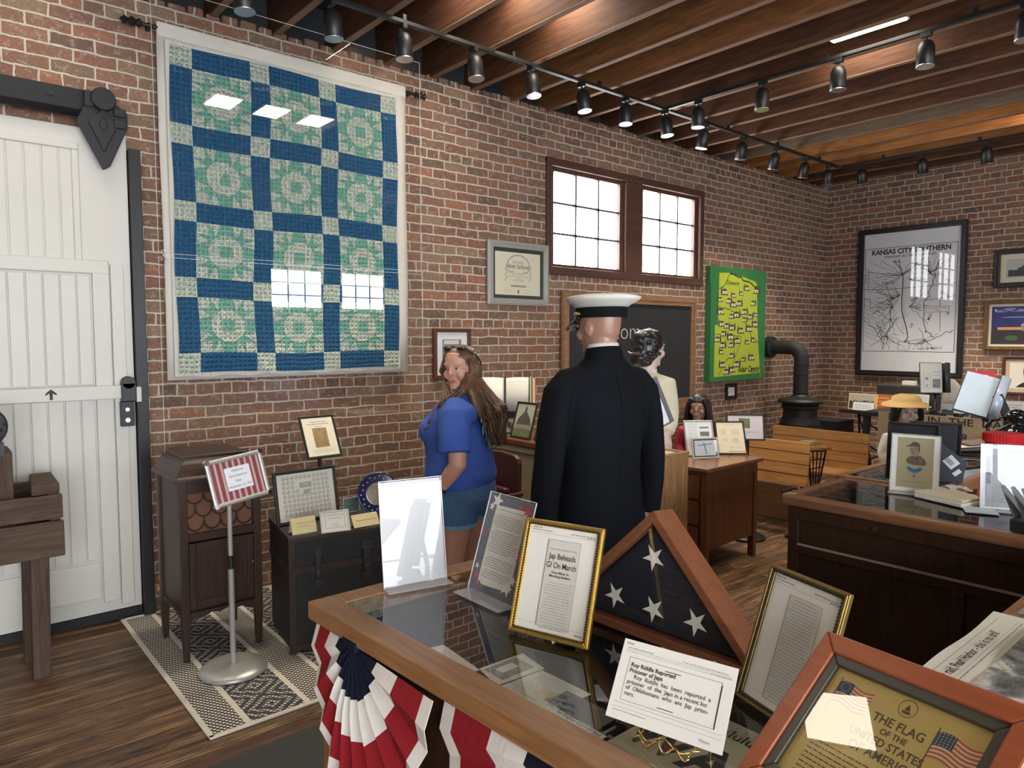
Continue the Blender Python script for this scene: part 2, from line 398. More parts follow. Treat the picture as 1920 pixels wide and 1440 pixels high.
def picture(name,BL,yaw,lean,w,h,fw,fd,fmat,label,cat='picture frame',group=None,mats=(),glass=True,prop=True,lip=.004,wall=False,bead=None,backmat=None):
    """a frame with stacked inner layers: mats = [(inset, material), ...]"""
    o=sheet(name,BL,yaw,lean,label,cat,group)
    m=MB(); O=[(0,0),(w,0),(w,h),(0,h)]; I=inset(O,fw); Q=inset(O,fw*.55)
    m.ring(O,I,0,fd*.75); m.ring(inset(O,fw*.15),Q,fd*.7,fd)
    m.done('frame',fmat,o,bevel=min(.0025,fw*.12))
    if bead:
        m=MB(); per=inset(O,fw*.8)
        for i in range(4):
            a=Vector(per[i]);b=Vector(per[(i+1)%4]);n=int((b-a).length/.006)
            for j in range(n):
                p=a.lerp(b,(j+.5)/n); m.box(p.x-.002,p.x+.002,p.y-.002,p.y+.002,fd*.7,fd*.86)
        m.done('beading',bead,o)
    m=MB(); J=inset(O,fw*.9); m.prism(J,.001,.004); m.done('backing',backmat or M['blackm'],o)
    z=.0045
    for k,(ins,mt) in enumerate(mats):
        m=MB(); J=inset(O,ins); m.prism(J,z-.0005,z+.001); m.done('mat_board' if k<len(mats)-1 else 'paper',mt,o); z+=.0012
    if glass:
        m=MB(); J=inset(O,fw*.97); zz=max(fd*.55,z+.003); m.poly([(x,y,zz) for x,y in J]); m.done('glass',M['glass'],o)
    if prop:
        # folding leg behind
        m=MB(); L=h*.62; ang=R(28)+lean
        dz=math.sin(R(30)); 
        y0=h*.66; yl=0.0; back=-(y0)*math.tan(R(24))
        # leg foot touches the same support plane as the lower edge
        up=Vector((0,math.cos(lean),math.sin(lean))) # world up in local coords (x, y, z)
        foot=Vector((w/2,0,0))+Vector((0,0,-1))*h*.32
        # move foot so that foot.up==0
        foot-=up*foot.dot(up)
        m.bar((w/2,y0,-.001),tuple(foot),w*.22,.003,(0,0,1)); m.done('stand_leg',backmat or M['blackm'],o)
    o['zt']=z
    return o

# =================================================================== ROOM
YA=4.547; XB=9.315; YR=-3.4; XL=-3.6; ZT=3.86
def solid(name,m,mat,kind='structure',**k):
    o=m.done(name,mat,None,**k); o['kind']=kind; return o
m=MB(); m.box(XL,XB,YR,YA,-.12,0); solid('floor',m,M['floor'])
m=MB(); m.box(XL-.2,XB+.3,YR-.2,YA+.4,3.845,3.95); solid('ceiling',m,M['deck'])
wx0,wx1,wz0,wz1=4.235,6.53,2.165,3.17
m=MB()
m.box(XL,wx0,YA,YA+.34,-.12,3.535); m.box(wx1,XB+.34,YA,YA+.34,-.12,3.535); m.box(wx0,wx1,YA,YA+.34,-.12,wz0); m.box(wx0,wx1,YA,YA+.34,wz1,3.535)
solid('wall_left',m,M['brickA'])
m=MB(); m.box(XL,XB+.34,YA+.10,YA+.34,3.535,3.845)
# short black studs between the joists above the brick
solid('trim_1',m,M['deck'])
# the row of worn brick ends along the top of the wall
m=MB(); rr=random.Random(3); x=-1.2
while x<9.25:
    w=rr.uniform(.095,.115); m.box(x,x+w-.012,YA-.004,YA+.09,3.525+rr.uniform(-.004,.004),3.575+rr.uniform(-.012,.010)); x+=w
o=m.done('trim_2',M['brickA'],None,bevel=.012); o['kind']='structure'
m=MB(); m.box(XB,XB+.34,YR,YA,-.12,3.845); solid('wall_far',m,M['brickB'])
m=MB()
# wall on the photographer's right, with a pair of windows like the opposite one
m.box(XL,-2.9,YR-.3,YR,-.12,3.845); m.box(2.3,4.73,YR-.3,YR,-.12,3.845); m.box(-2.9,2.3,YR-.3,YR,2.75,3.845); m.box(-2.9,2.3,YR-.3,YR,-.12,.35); m.box(7.03,XB+.34,YR-.3,YR,-.12,3.845); m.box(4.73,7.03,YR-.3,YR,-.12,2.09); m.box(4.73,7.03,YR-.3,YR,2.84,3.845); m.box(5.76,6.05,YR-.3,YR,2.09,2.84)
solid('wall_right',m,M['brickA'])
m=MB(); m.box(XL-.3,XL,YR-.3,YA+.34,-.12,3.845)
solid('wall_behind',m,M['brickB'])
PANE=emit('overexposed_pane',(1,1,1),WIN)
PANEC=emit('fill_pane',(.90,.95,1),14.0)  # glow of the added fill window
def grid_window(name,axis,c,a0,a1,z0,z1,nx,nz,d,fmat,bar=.014,pane=PANE):
    # sash in plane y=c (axis x) or x=c ; d = direction into the room (+-1)
    def bx(m,a,b,p,q,t0,t1):
        if axis=='x': m.box(a,b,min(c+t0*d,c+t1*d),max(c+t0*d,c+t1*d),p,q)
        else: m.box(min(c+t0*d,c+t1*d),max(c+t0*d,c+t1*d),a,b,p,q)
    m=MB(); bx(m,a0,a1,z0,z1,-.012,-.006); p=m.done('pane',pane); 
    f=MB()
    for i in range(1,nx): u=a0+(a1-a0)*i/nx; bx(f,u-bar/2,u+bar/2,z0,z1,-.008,.012)
    for i in range(1,nz): u=z0+(z1-z0)*i/nz; bx(f,a0,a1,u-bar/2,u+bar/2,-.008,.012)
    for a,b,p0,p1 in ((a0-.05,a0,z0-.05,z1+.05),(a1,a1+.05,z0-.05,z1+.05),(a0,a1,z0-.05,z0),(a0,a1,z1,z1+.05)): bx(f,a,b,p0,p1,-.02,.035)
    r=f.done(name,fmat); r['kind']='structure'; p.parent=r; return r
M['muntin']=plain('steel_muntin',(.10,.095,.09),.5)
# window pair in the left wall: outer wooden casing + mullion, two sashes
f=MB(); yy=YA
f.box(4.235,4.30,yy-.02,yy+.12,2.165,3.17); f.box(6.465,6.53,yy-.02,yy+.12,2.165,3.17)
f.box(4.235,6.53,yy-.022,yy+.12,3.10,3.17); f.box(4.235,6.53,yy-.03,yy+.12,2.165,2.235)
f.box(5.275,5.515,yy-.012,yy+.12,2.235,3.10)
o=f.done('window_1',M['winwood'],None,bevel=.006); o['kind']='structure'
for i,(a,b) in enumerate(((4.34,5.235),(5.555,6.425))):
    s=MB(); 
    for x0,x1,z0,z1 in ((a-.04,a+.012,2.235,3.10),(b-.012,b+.04,2.235,3.10),(a,b,2.235,2.265),(a,b,3.065,3.10)): s.box(x0,x1,yy+.02,yy+.07,z0,z1)
    q=s.done('window_sash',M['winwood'],o,bevel=.004)
    s=MB()
    for k in (1,2):
        u=a+(b-a)*k/3; s.box(u-.009,u+.009,yy+.03,yy+.06,2.25,3.08); u=2.265+(3.065-2.265)*k/3; s.box(a,b,yy+.03,yy+.06,u-.009,u+.009)
    s.done('glazing_bar',M['muntin'],q)
    s=MB(); s.box(a-.02,b+.02,yy+.062,yy+.066,2.24,3.09); s.done('pane',PANE,q)
grid_window('window_2','x',YR-.05,4.78,5.71,2.14,2.79,3,3,1,M['winwood'])
grid_window('window_3','x',YR-.05,6.10,6.98,2.14,2.79,3,3,1,M['winwood'])
grid_window('fill_window','x',YR-.05,-2.85,2.25,.40,2.70,5,2,1,M['blackm'],.05,PANEC)  # large unseen window, added to throw light on the left wall


# joists run from the left wall over the photographer
XJ=[3.069+.396*k for k in range(-10,16)]
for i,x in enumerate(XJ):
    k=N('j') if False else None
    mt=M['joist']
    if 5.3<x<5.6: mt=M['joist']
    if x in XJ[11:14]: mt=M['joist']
    if 3.8<x<4.4: mt=wood('amber_lit_joist',(.12,.05,.02),(.32,.14,.05),.62,'y',1,.2,.3)  # glow on these lit joists is painted into the amber tone
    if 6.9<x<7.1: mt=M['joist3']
    if 7.1<x<8.6: mt=M['joist_lit']
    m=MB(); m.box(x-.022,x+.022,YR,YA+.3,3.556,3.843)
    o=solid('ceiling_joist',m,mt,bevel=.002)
    b=MB(); b.box(x-.0215,x+.0215,YR,YA+.1,3.550,3.5565); b.done('underside',M['jbottom'],o)

# LED panels set between the joists
LED=emit('led_panel_glow',(1,.90,.74),PANEL)
def led(x0,x1,y0,y1,label,z=3.83):
    o=empty('ceiling_light',((x0+x1)/2,(y0+y1)/2,z),0,label,'ceiling light','LED panels between the joists')
    hx=(x1-x0)/2;hy=(y1-y0)/2
    m=MB(); m.box(-hx,hx,-hy,hy,0,.014); m.done('housing',M['white'],o)
    m=MB(); m.box(-hx+.01,hx-.01,-hy+.01,hy-.01,-.006,0); m.done('diffuser',LED,o)
for a in (-1.2835+0,-.0955+0,.7,1.0925,2.277,2.673,3.069):
    pass
for xa in (2.277,2.673,3.069): led(xa+.03,xa+.366,3.2,3.62,'glowing LED panel high between joists, above the track over the quilt')
for xa in (1.99,2.405,2.815): led(xa,xa+.235,2.18,2.52,'glowing LED panel between joists, seen mirrored in the quilt panel',3.60)
for xa in (.297,-1.683): led(xa+.03,xa+.366,3.28,3.88,'glowing LED panel between joists, above the white door')
for xa in (.297,-1.683): led(xa+.03,xa+.366,-.9,-.3,'glowing LED panel between joists, behind the photographer')
led(4.685,4.845,1.88,2.36,'glowing strip of LED panel showing past a joist, above the track lights',3.60)
led(5.079,5.412,2.1,2.62,'LED panel high between joists behind the glowing strip')
led(5.079,5.412,-1.0,-.4,'glowing LED panel between joists, beyond the dark wood case')
led(7.455,7.79,1.4,1.9,'added LED panel between joists, brightening the far brick wall')  # this panel and the next are added to brighten the dim far end
led(7.455,7.79,-.9,-.4,'added LED panel between joists, brightening the far brick wall')

# ------------------------------------------------------------------ track lights
def track(name,p0,p1,label):
    o=empty(name,p0,0,label,'light track'); d=Vector(p1)-Vector(p0)
    m=MB()
    if abs(d.x)>abs(d.y): m.box(0,d.x,-.017,.017,-.011,.011); m.box(0,d.x,-.006,.006,-.0125,-.010)
    else: m.box(-.017,.017,0,d.y,-.011,.011)
    m.done('rail',M['black'],o,bevel=.002)
    n=max(2,int(d.length/.8))
    for i in range(n):
        m=MB(); p=d*((i+.5)/n); m.box(p.x-.012,p.x+.012,p.y-.012,p.y+.012,.01,.045); m.done('bracket',M['black'],o)
track('light_track',(.2,3.78,3.508),(7.95,3.78,3.508),'black light track running the length of the left brick wall')
track('light_track',(4.87,-2.5,3.508),(4.87,3.76,3.508),'black light track crossing the ceiling above the small desk')
track('light_track',(7.99,-2.5,3.508),(7.99,3.76,3.508),'black light track in front of the far wall')
LENS=emit('spot_lens',(1,.96,.88),5.0)
def spot(x,y,tilt=(0,0),label=''):
    o=empty('track_spotlight',(x,y,3.494),0,label,'track light','black track spotlights')
    m=MB(); m.box(-.014,.014,-.03,.03,-.026,.004); m.done('adaptor',M['black'],o)
    m=MB(); m.lathe([(.007,-.06),(.007,-.02)],10); m.done('stem',M['black'],o)
    pv=Vector((0,0,-.05))
    b=MB(); b.lathe([(.004,-.045),(.022,-.048),(.038,-.060),(.049,-.085),(.0515,-.11),(.0515,-.205),(.049,-.207),(.046,-.205),(.0455,-.185),(.02,-.16)],28)
    c=b.done('housing',M['black'],o,smooth=True)
    b=MB(); b.lathe([(.0455,-.196),(.0455,-.192)],24); c2=b.done('lens',LENS,o)
    b=MB(); b.lathe([(.0515,-.208),(.053,-.205),(.0515,-.202)],28); c3=b.done('rim',M['silver'],o)
    for q in (c,c2,c3): q.rotation_euler=(R(tilt[0]),R(tilt[1]),0)
    l=bpy.data.lights.new('spot_lamp','SPOT'); l.energy=SPOTW*(2.6 if x>7.9 else 1.0); l.spot_size=R(75); l.spot_blend=.7; l.color=(1,.86,.68); l.shadow_soft_size=.03
    lo=bpy.data.objects.new('spot_lamp',l); COL.objects.link(lo); lo.parent=c; lo.location=(0,0,-.215)
    return o
hx=[1.38,1.88,2.345,2.88,3.38,3.88,4.375,4.87,5.45,6.05,6.65,7.25,7.74]
hl=['above the quilt, first of the row by the left wall','above the left half of the quilt','above the right half of the quilt','hanging just right of the quilt top','above the diploma','above the left window pane edge','above the left window sash','above the window pair, beside the crossing track','above the middle of the window pair','above the right window sash','above the green county map','above the stove pipe','at the corner end of the long track']
for x,l in zip(hx,hl):
    spot(x,3.78,(random.uniform(-8,2) if x<5 else random.uniform(2,14),random.uniform(-4,4)),'black cylinder track spotlight '+l)
for y,l in ((3.45,'at the corner of the crossing track by the long track'),(2.889,'second along the crossing track from the long track'),(2.332,'third along the crossing track from the long track'),(1.787,'fourth along the crossing track, below the glowing strip'),(1.27,'at the picture edge on the crossing track')):
    spot(4.87,y,(0,random.uniform(-2,4)),'black cylinder track spotlight '+l)
for y,l in ((3.54,'nearest the brick corner on the far track'),(2.93,'in the middle of the far track'),(2.36,'above the black framed photo on the far track')):
    spot(7.99,y,(0,-10),'black cylinder track spotlight '+l)

for y,l in ((1.75,'added past the picture edge to brighten the far wall, fourth'),(1.1,'added past the picture edge to brighten the far wall, fifth'),(.45,'added past the picture edge to brighten the far wall, last')):  # unseen heads added for extra light on the far brick
    spot(7.99,y,(0,-14),'black cylinder track spotlight '+l)
# ------------------------------------------------------------------ sliding door, rail, jamb
D=empty('sliding_door',(0,4.50,0),0,'big white plank sliding barn door with a wicket, hanging from a black rail','door')
m=MB(); m.box(-1.6,.97,-.03,.012,.07,2.745); 
m.done('door_panel',M['white'],D,bevel=.003)
def beads(x0,x1,z0,z1,y,parent,pitch=.0765):
    m=MB(); x=x0
    while x<x1-.01:
        m.box(x+.004,min(x+pitch-.004,x1),y-.006,y+.002,z0,z1); x+=pitch
    return m.done('planking',M['white'],parent,bevel=.0025)
beads(-1.5,.70,2.03,2.62,-.032,D)
m=MB(); m.box(.70,.735,-.045,-.03,2.03,2.62); m.box(-1.6,.735,-.045,-.03,2.62,2.66); m.done('moulding',M['white'],D,bevel=.006)
wk=MB(); wk.box(-.6,.86,-.05,-.03,1.965,2.04); wk.box(.775,.86,-.05,-.03,.13,1.97); wk.done('wicket_frame',M['white'],D,bevel=.006)
beads(-.6,.765,1.36,1.955,-.036,D); beads(-.6,.765,.38,1.275,-.036,D)
m=MB(); m.box(-.6,.765,-.045,-.03,.16,.36); m.done('bottom_board',M['white'],D,bevel=.004)
m=MB(); m.box(.865,.93,-.047,-.03,.10,2.02); m.done('stile',M['white'],D,bevel=.004)
o=empty('door_bar',(0,4.432,1.315),0,'white wooden bar with a small black arrow across the white door','bar')
m=MB(); m.box(-.6,.905,-.012,.012,-.037,.037); m.done('bar',M['white'],o,bevel=.003)
m=MB(); m.prismy([(.553,-.027),(.567,-.027),(.567,.008),(.585,-.004),(.585,.008),(.560,.030),(.535,.008),(.535,-.004),(.553,.008)],-.0135,-.0115); m.done('arrow',M['ink'],o)
o=empty('door_latch',(.935,4.418,1.31),0,'black metal latch holding the end of the white door bar','latch')
m=MB(); m.box(-.045,.03,-.02,.03,-.05,.055); m.lathe([(.036,-.02),(.036,.03)],20,(-.008,.055),'y'); m.box(-.05,.02,.0,.03,-.19,-.05); m.done('bracket',M['black'],o,bevel=.004)
m=MB(); m.lathe([(.011,-.004),(.011,.006)],16,(-.016,-.095),'y'); m.lathe([(.013,-.004),(.013,.006)],16,(-.016,-.155),'y'); m.done('bolt',M['silver'],o)
m=MB(); m.box(.028,.058,-.004,.02,-.055,.03); m.done('strike',M['white'],o,bevel=.003)
# black door post
m=MB(); m.box(.975,1.035,4.44,4.545,0,2.665); m.box(.955,.975,4.49,4.545,0,2.665); o=solid('trim_3',m,M['black'],bevel=.003)
m=MB(); m.box(-1.6,.975,4.505,4.545,0,.055); o=solid('door_gap_shade',m,M['blackm'])  # dark strip painting the shade in the gap under the door
# rail
o=empty('door_rail',(0,4.50,2.88),0,'black beam and round rail above the white door','door rail')
m=MB(); m.box(-1.8,.86,-.035,.045,-.045,.065); m.done('beam',M['blackm'],o,bevel=.004)
m=MB(); m.lathe([(.02,-1.8),(.02,.90)],14,(-.075,-.075),'x'); m.done('rail_tube',M['black'],o,smooth=True)
m=MB(); m.lathe([(.018,-.042),(.018,-.03)],10,(.62,.02),'y'); m.lathe([(.018,-.042),(.018,-.03)],10,(-.2,.02),'y'); m.done('bolt',M['black'],o)
o=empty('door_hanger',(.845,4.405,2.78),0,'black cast iron roller hanger with an arrow shaped plate on the white door','door hanger')
m=MB(); m.prismy([(-.125,-.02),(-.08,.075),(-.05,.11),(.05,.11),(.12,.06),(.12,-.02),(.03,-.235),(-.005,-.26)],-.012,.006); m.done('plate',M['iron'],o,bevel=.004)
m=MB(); m.prismy([(-.07,-.02),(.0,.07),(.07,-.02),(.0,-.17)],-.024,-.012)
m.done('raised_diamond',M['iron'],o,bevel=.005)
m=MB(); m.prismy([(-.022,-.03),(.0,.02),(.022,-.03),(.0,-.06)],-.034,-.022); m.done('boss',M['black'],o,bevel=.004)
m=MB(); m.lathe([(.055,-.05),(.06,-.045),(.048,-.03),(.06,-.015),(.055,-.01)],24,(0,.105),'y'); m.box(-.085,-.045,-.03,.0,.06,.14); m.done('roller',M['iron'],o,smooth=False)
m=MB(); m.box(.05,.11,-.03,.03,.03,.075); m.box(.05,.11,-.03,.03,-.03,.015); m.done('clamp',M['iron'],o,bevel=.004)

# ------------------------------------------------------------------ quilt on its rod with backing sheet
gq=plain('quilt_green',(.20,.46,.36),.95,var=.12,scale=50)
bq=N('quilt_blue'); v=bq.coord((1,1,1)); f=bq.noise(v,26,4); bq.col(bq.mix(f,(.018,.095,.21),(.04,.15,.29))); bq.rough(.95,0,.15); bq.bump(f,.5,.006); bq=bq.m
fq=N('quilt_floral'); v=fq.coord(); f=fq.noise(v,75,4,.7); fq.col(fq.ramp(f,[(.36,(.26,.38,.40)),(.46,(.54,.62,.52)),(.58,(.70,.74,.60))])); fq.rough(.95,0,.15); fq.bump(f,.4,.004); fq=fq.m
def quiltbump(mt):
    # stitched channels
    t=mt.node_tree; b=t.nodes['Principled BSDF']; c=t.nodes.new('ShaderNodeTexCoord'); w=t.nodes.new('ShaderNodeTexWave'); w.bands_direction='X'
    w.inputs['Scale'].default_value=11; w.inputs['Distortion'].default_value=2.5; w.inputs['Detail'].default_value=3; w.inputs['Detail Scale'].default_value=3
    w2=t.nodes.new('ShaderNodeTexWave'); w2.bands_direction='Z'; w2.inputs['Scale'].default_value=11; w2.inputs['Distortion'].default_value=2.5; w2.inputs['Detail'].default_value=3
    a=t.nodes.new('ShaderNodeMath'); a.operation='MINIMUM'
    t.links.new(c.outputs['Object'],w.inputs[0]); t.links.new(c.outputs['Object'],w2.inputs[0]); t.links.new(w.outputs['Fac'],a.inputs[0]); t.links.new(w2.outputs['Fac'],a.inputs[1])
    bp=t.nodes.new('ShaderNodeBump'); bp.inputs['Strength'].default_value=1.0; bp.inputs['Distance'].default_value=.016; t.links.new(a.outputs[0],bp.inputs['Height']); t.links.new(bp.outputs[0],b.inputs['Normal'])
for q in (gq,bq,fq): quiltbump(q)
Q=empty('quilt',(1.205,4.455,1.405),0,'blue and green patchwork wheel quilt hanging from a black rod on the brick wall','quilt')
s_,b_=.121,.342; QW=4*s_+3*b_; QH=5*s_+4*b_
fx=1.5/QW; fz=1.9/QH
m=MB()
rq=random.Random(5)
def W2(x,z):
    return (x*fx+.006*math.sin(z*7+x*3),-.004*math.sin(x*5+z*3)-.004*math.sin(z*9),z*fz+.006*math.sin(x*6+z*2))
def qp(pts,mi,lay=0):
    m.mi=mi; 
    vs=[]
    for x,z in pts:
        a,b,c=W2(x,z); vs.append(m.v(a,b-.0012*lay,c))
    m.face(vs)
def qrect(x0,x1,z0,z1,mi,lay=0,n=4):
    for i in range(n):
        for j in range(n):
            qp([(x0+(x1-x0)*i/n,z0+(z1-z0)*j/n),(x0+(x1-x0)*(i+1)/n,z0+(z1-z0)*j/n),(x0+(x1-x0)*(i+1)/n,z0+(z1-z0)*(j+1)/n),(x0+(x1-x0)*i/n,z0+(z1-z0)*(j+1)/n)],mi,lay)
for i in range(7):
    for j in range(9):
        x0=(i//2)*(s_+b_)+(s_ if i%2 else 0); z0=(j//2)*(s_+b_)+(s_ if j%2 else 0)
        w=b_ if i%2 else s_; h=b_ if j%2 else s_
        if i%2==0 and j%2==0: qrect(x0,x0+w,z0,z0+h,2)
        elif i%2!=j%2: qrect(x0,x0+w,z0,z0+h,0)
        else:
            qrect(x0,x0+w,z0,z0+h,1)
            def L(u,v_): return (x0+u*b_,z0+v_*b_)
            def rot(p,k):
                u,v_=p[0]-.5,p[1]-.5
                for _ in range(k): u,v_=-v_,u
                return L(u+.5,v_+.5)
            for k in range(4):
                qp([rot(p,k) for p in ((0,0),(.2,0),(.2,.2),(0,.2))],2,1.6)      # corner squares
                qp([rot(p,k) for p in ((.2,0),(.39,0),(.33,.22))],2,1.6)            # points either side of the spokes
                qp([rot(p,k) for p in ((.61,0),(.8,0),(.67,.22))],2,1.6)
                qp([rot(p,k) for p in ((.0,.2),(.2,.2),(.22,.36),(0,.39))],2,1.2) if False else None
            oc=[(.5+.31*math.cos(math.pi*(k+.5)/6),.5+.31*math.sin(math.pi*(k+.5)/6)) for k in range(12)]
            qp([L(*p) for p in oc],2,2.4)
            qp([L(*p) for p in ((.39,.39),(.61,.39),(.61,.61),(.39,.61))],1,3.2)
m.mi=0
m.done('patchwork',[bq,gq,fq],Q)
m=MB(); n=30
for k in range(n):
    x0=-.018+1.536*k/n; x1=x0+1.536/n; w0=.006*math.sin(k*1.3);w1=.006*math.sin((k+1)*1.3)
    m.hexa([(x0,.011,-.022+w0),(x1,.011,-.022+w1),(x1,.021,-.022+w1),(x0,.021,-.022+w0)],[(x0,.011,1.915+w0*.3),(x1,.011,1.915+w1*.3),(x1,.021,1.915+w1*.3),(x0,.021,1.915+w0*.3)])
m.done('batting',M['whitecl'],Q,bevel=.004)
m=MB(); nx,nz=40,6
G=[[m.v(-.055+1.65*i/nx+.004*math.sin(j),.035+.006*math.sin(i*1.1)*(.3+.7*(j/nz)**2)+.004*math.sin(j*2.),-.04+2.05*j/nz) for i in range(nx+1)] for j in range(nz+1)]
for j in range(nz):
    for i in range(nx): m.face([G[j][i],G[j][i+1],G[j+1][i+1],G[j+1][i]])
m.done('backing_sheet',plain('cream_cotton',(.74,.70,.62),.9,var=.05,scale=8,bump=.2),Q,solid=.006,smooth=True)
m=MB(); m.box(-.055,1.595,.022,.046,1.93,2.012); m.done('rod_pocket',plain('cream_cotton2',(.74,.70,.62),.9,var=.05,scale=30),Q,bevel=.01)
m=MB(); m.lathe([(.011,-.13),(.011,1.67)],12,(.034,1.975),'x')
for sgn,x0 in ((-1,-.13),(1,1.67)):
    m.lathe([(.012,x0),(.024,x0+sgn*.012),(.014,x0+sgn*.03),(.028,x0+sgn*.05),(.012,x0+sgn*.07),(.024,x0+sgn*.09),(.004,x0+sgn*.11)],16,(.034,1.975),'x')
m.box(-.10,-.08,.034,.09,1.96,1.99); m.box(1.62,1.64,.034,.09,1.96,1.99)
m.done('curtain_rod',M['black'],Q,smooth=False)

# hanging clear panels in front of it
def hangpanel(x0,x1,z0,z1,y,label):
    o=empty('hanging_panel',(x0,y,z0),0,label,'clear panel')
    m=MB(); w=x1-x0;h=z1-z0; m.poly([(0,0,0),(w,0,0),(w,0,h),(0,0,h)]); m.done('acrylic_sheet',M['panelglass'],o)
    e=plain('acrylic_edge',(.55,.58,.58),.3,var=.05); m=MB(); t=.0015
    for a,b,c,d in ((0,w,0,t*1.5),(0,w,h-t*1.5,h),(0,t*1.5,0,h),(w-t*1.5,w,0,h)): m.box(a,b,-.002,.002,c,d)
    m.done('edge',e,o); return o
hangpanel(1.075,2.80,2.085,3.53,4.30,'clear acrylic sheet hanging over the upper part of the quilt')
hangpanel(1.075,2.81,.60,2.065,4.30,'clear acrylic sheet hooked below another, over the lower part of the quilt')
hk=None
for i,x in enumerate((1.10,1.49,2.19,2.76)):
    m=MB(); pts=[]
    for k in range(13):
        a=math.pi*k/12; pts.append((.011*math.cos(a),0,.018+.011*math.sin(a)))
    pts2=[(p[0]-.0,p[1],p[2]) for p in pts]+[(-.011,0,.018),(0,0,0),(.011,0,-.018)]
    for k in range(13):
        a=math.pi*k/12; pts2.append((.011*math.cos(a),0,-.018-.011*math.sin(a)))
    m.tube(pts2,.0022,6); o=m.done('s_hook',M['chrome'],None,smooth=True,loc=(x,4.30,2.075)); tag(o,'small metal S hook joining the two clear panels '+('at their left edge','over the left quilt column','over the right quilt column','at their right edge')[i],'hook','S hooks on the hanging panels')
# signboard on the opposite wall (seen mirrored)
o=empty('wall_sign',(3.42,YR+.02,3.05),math.pi,'dark shop sign on the wall behind the photographer','sign')
m=MB(); m.box(-.75,.75,-.015,.0,-.16,.16); m.done('board',plain('sign_navy',(.02,.04,.08),.5),o)
t=put_text(o,'MEHEGAN',0,-.0,.14,M['paper'],bold=.02); t.rotation_euler=(R(90),0,0); t.location=(0,-.017,0)
t=put_text(o,'NATIONAL BRIDGE',0,0,.055,M['paper']); t.rotation_euler=(R(90),0,0); t.location=(0,-.017,-.10)

# =================================================================== LEFT SIDE
# ---- rug
RUG=N('rug_pattern'); t=RUG.t
c=RUG.n('ShaderNodeTexCoord'); sp=RUG.n('ShaderNodeSeparateXYZ'); RUG.l(c.outputs['Object'],sp.inputs[0]); X,Y=sp.outputs[0],sp.outputs[1]
def fr(v,p): return RUG.math('FRACT',RUG.math('DIVIDE',v,p))
def gt(a,b): return RUG.math('GREATER_THAN',a,b)
def lt(a,b): return RUG.math('LESS_THAN',a,b)
def mul(a,b): return RUG.math('MULTIPLY',a,b)
def add(a,b): return RUG.math('ADD',a,b)
def mx(a,b): return RUG.math('MAXIMUM',a,b)
# braided small dots
dots=mul(gt(fr(add(X,mul(Y,.6)),.021),.42),gt(fr(add(Y,mul(X,-.6)),.021),.30))
# period across x: .44  -> braid .14, plain .03, diamonds .23, plain .03
u=fr(X,.43); stripeA=lt(u,.33); plain1=mul(gt(u,.33),lt(u,.39)); dia=mul(gt(u,.39),lt(u,.94)); plain2=gt(u,.94)
du=RUG.math('ABSOLUTE',RUG.math('SUBTRACT',mul(RUG.math('SUBTRACT',u,.39),1/.55),.5)); dv=RUG.math('ABSOLUTE',RUG.math('SUBTRACT',fr(Y,.21),.5))
dd=fr(add(du,dv),.25); dlines=lt(RUG.math('ABSOLUTE',RUG.math('SUBTRACT',dd,.5)),.26)
light=mx(mx(mul(stripeA,dots),mx(plain1,plain2)),mul(dia,mul(dlines,dots)))
nz=RUG.noise(c.outputs['Object'],120,3,.7)
dark=RUG.mix(dia,(.045,.042,.045),(.085,.085,.095)); dark=RUG.mix(mul(nz,.6),dark,(.03,.03,.032))
lc=RUG.mix(nz,(.55,.50,.42),(.76,.71,.62)); cl=RUG.mix(light,dark,lc)
RUG.col(cl); RUG.rough(.95,0,.1); RUG.bump(add(light,mul(nz,.5)),.6,.004)
m=MB(); m.box(0,1.08,0,1.56,0,.008); o=m.done('area_rug',RUG.m,None,bevel=.003,loc=(.865,2.895,.0)); 
tag(o,'grey and cream patterned area rug with diamond stripes under the phonograph cabinet','rug')
m=MB(); 
for a,b,c_,d in ((-.012,.012,-.01,1.57),(1.07,1.094,-.01,1.57),(-.012,1.094,-.012,.010),(-.012,1.094,1.55,1.574)): m.box(a,b,c_,d,.001,.0115)
m.done('binding',plain('rug_binding',(.60,.56,.48),.9,bump=.3),o,bevel=.004)

m=MB(); m.prism([(.30,2.0),(1.9,2.0),(1.9,2.715),(.73,2.70)],.0,.006); o=m.done('floor_mat',plain('black_rubber',(.035,.034,.034),.55,var=.5,scale=40,bump=.8),None,bevel=.002); tag(o,'dark rubber mat on the plank floor beside the bunting draped case','mat')
# ---- phonograph cabinet
P=empty('phonograph_cabinet',(.965,3.64,.010),R(-.5),'dark walnut phonograph cabinet with a scalloped grille, standing on the rug','cabinet')
WC,DC=.40,.43
leg=lambda x,y: None
for x,y in ((.0,.0),(WC-.04,.0),(0,DC-.04),(WC-.04,DC-.04)):
    m=MB(); m.hexa([(x+.006,y+.006,0),(x+.034,y+.006,0),(x+.034,y+.034,0),(x+.006,y+.034,0)],[(x,y,.20),(x+.04,y,.20),(x+.04,y+.04,.20),(x,y+.04,.20)]); m.box(x,x+.04,y,y+.04,.20,.90)
    m.done('leg',M['cab'],P,bevel=.003)
m=MB(); m.box(.012,.03,.035,DC-.035,.24,.90); m.box(WC-.03,WC-.012,.035,DC-.035,.24,.90); m.box(.035,WC-.035,DC-.03,DC-.012,.22,.90)
m.box(.035,WC-.035,.004,.034,.84,.90); m.box(.035,WC-.035,.006,.034,.60,.64); m.box(.03,WC-.03,.03,DC-.03,.235,.26)
m.done('body',M['cab'],P,bevel=.002)
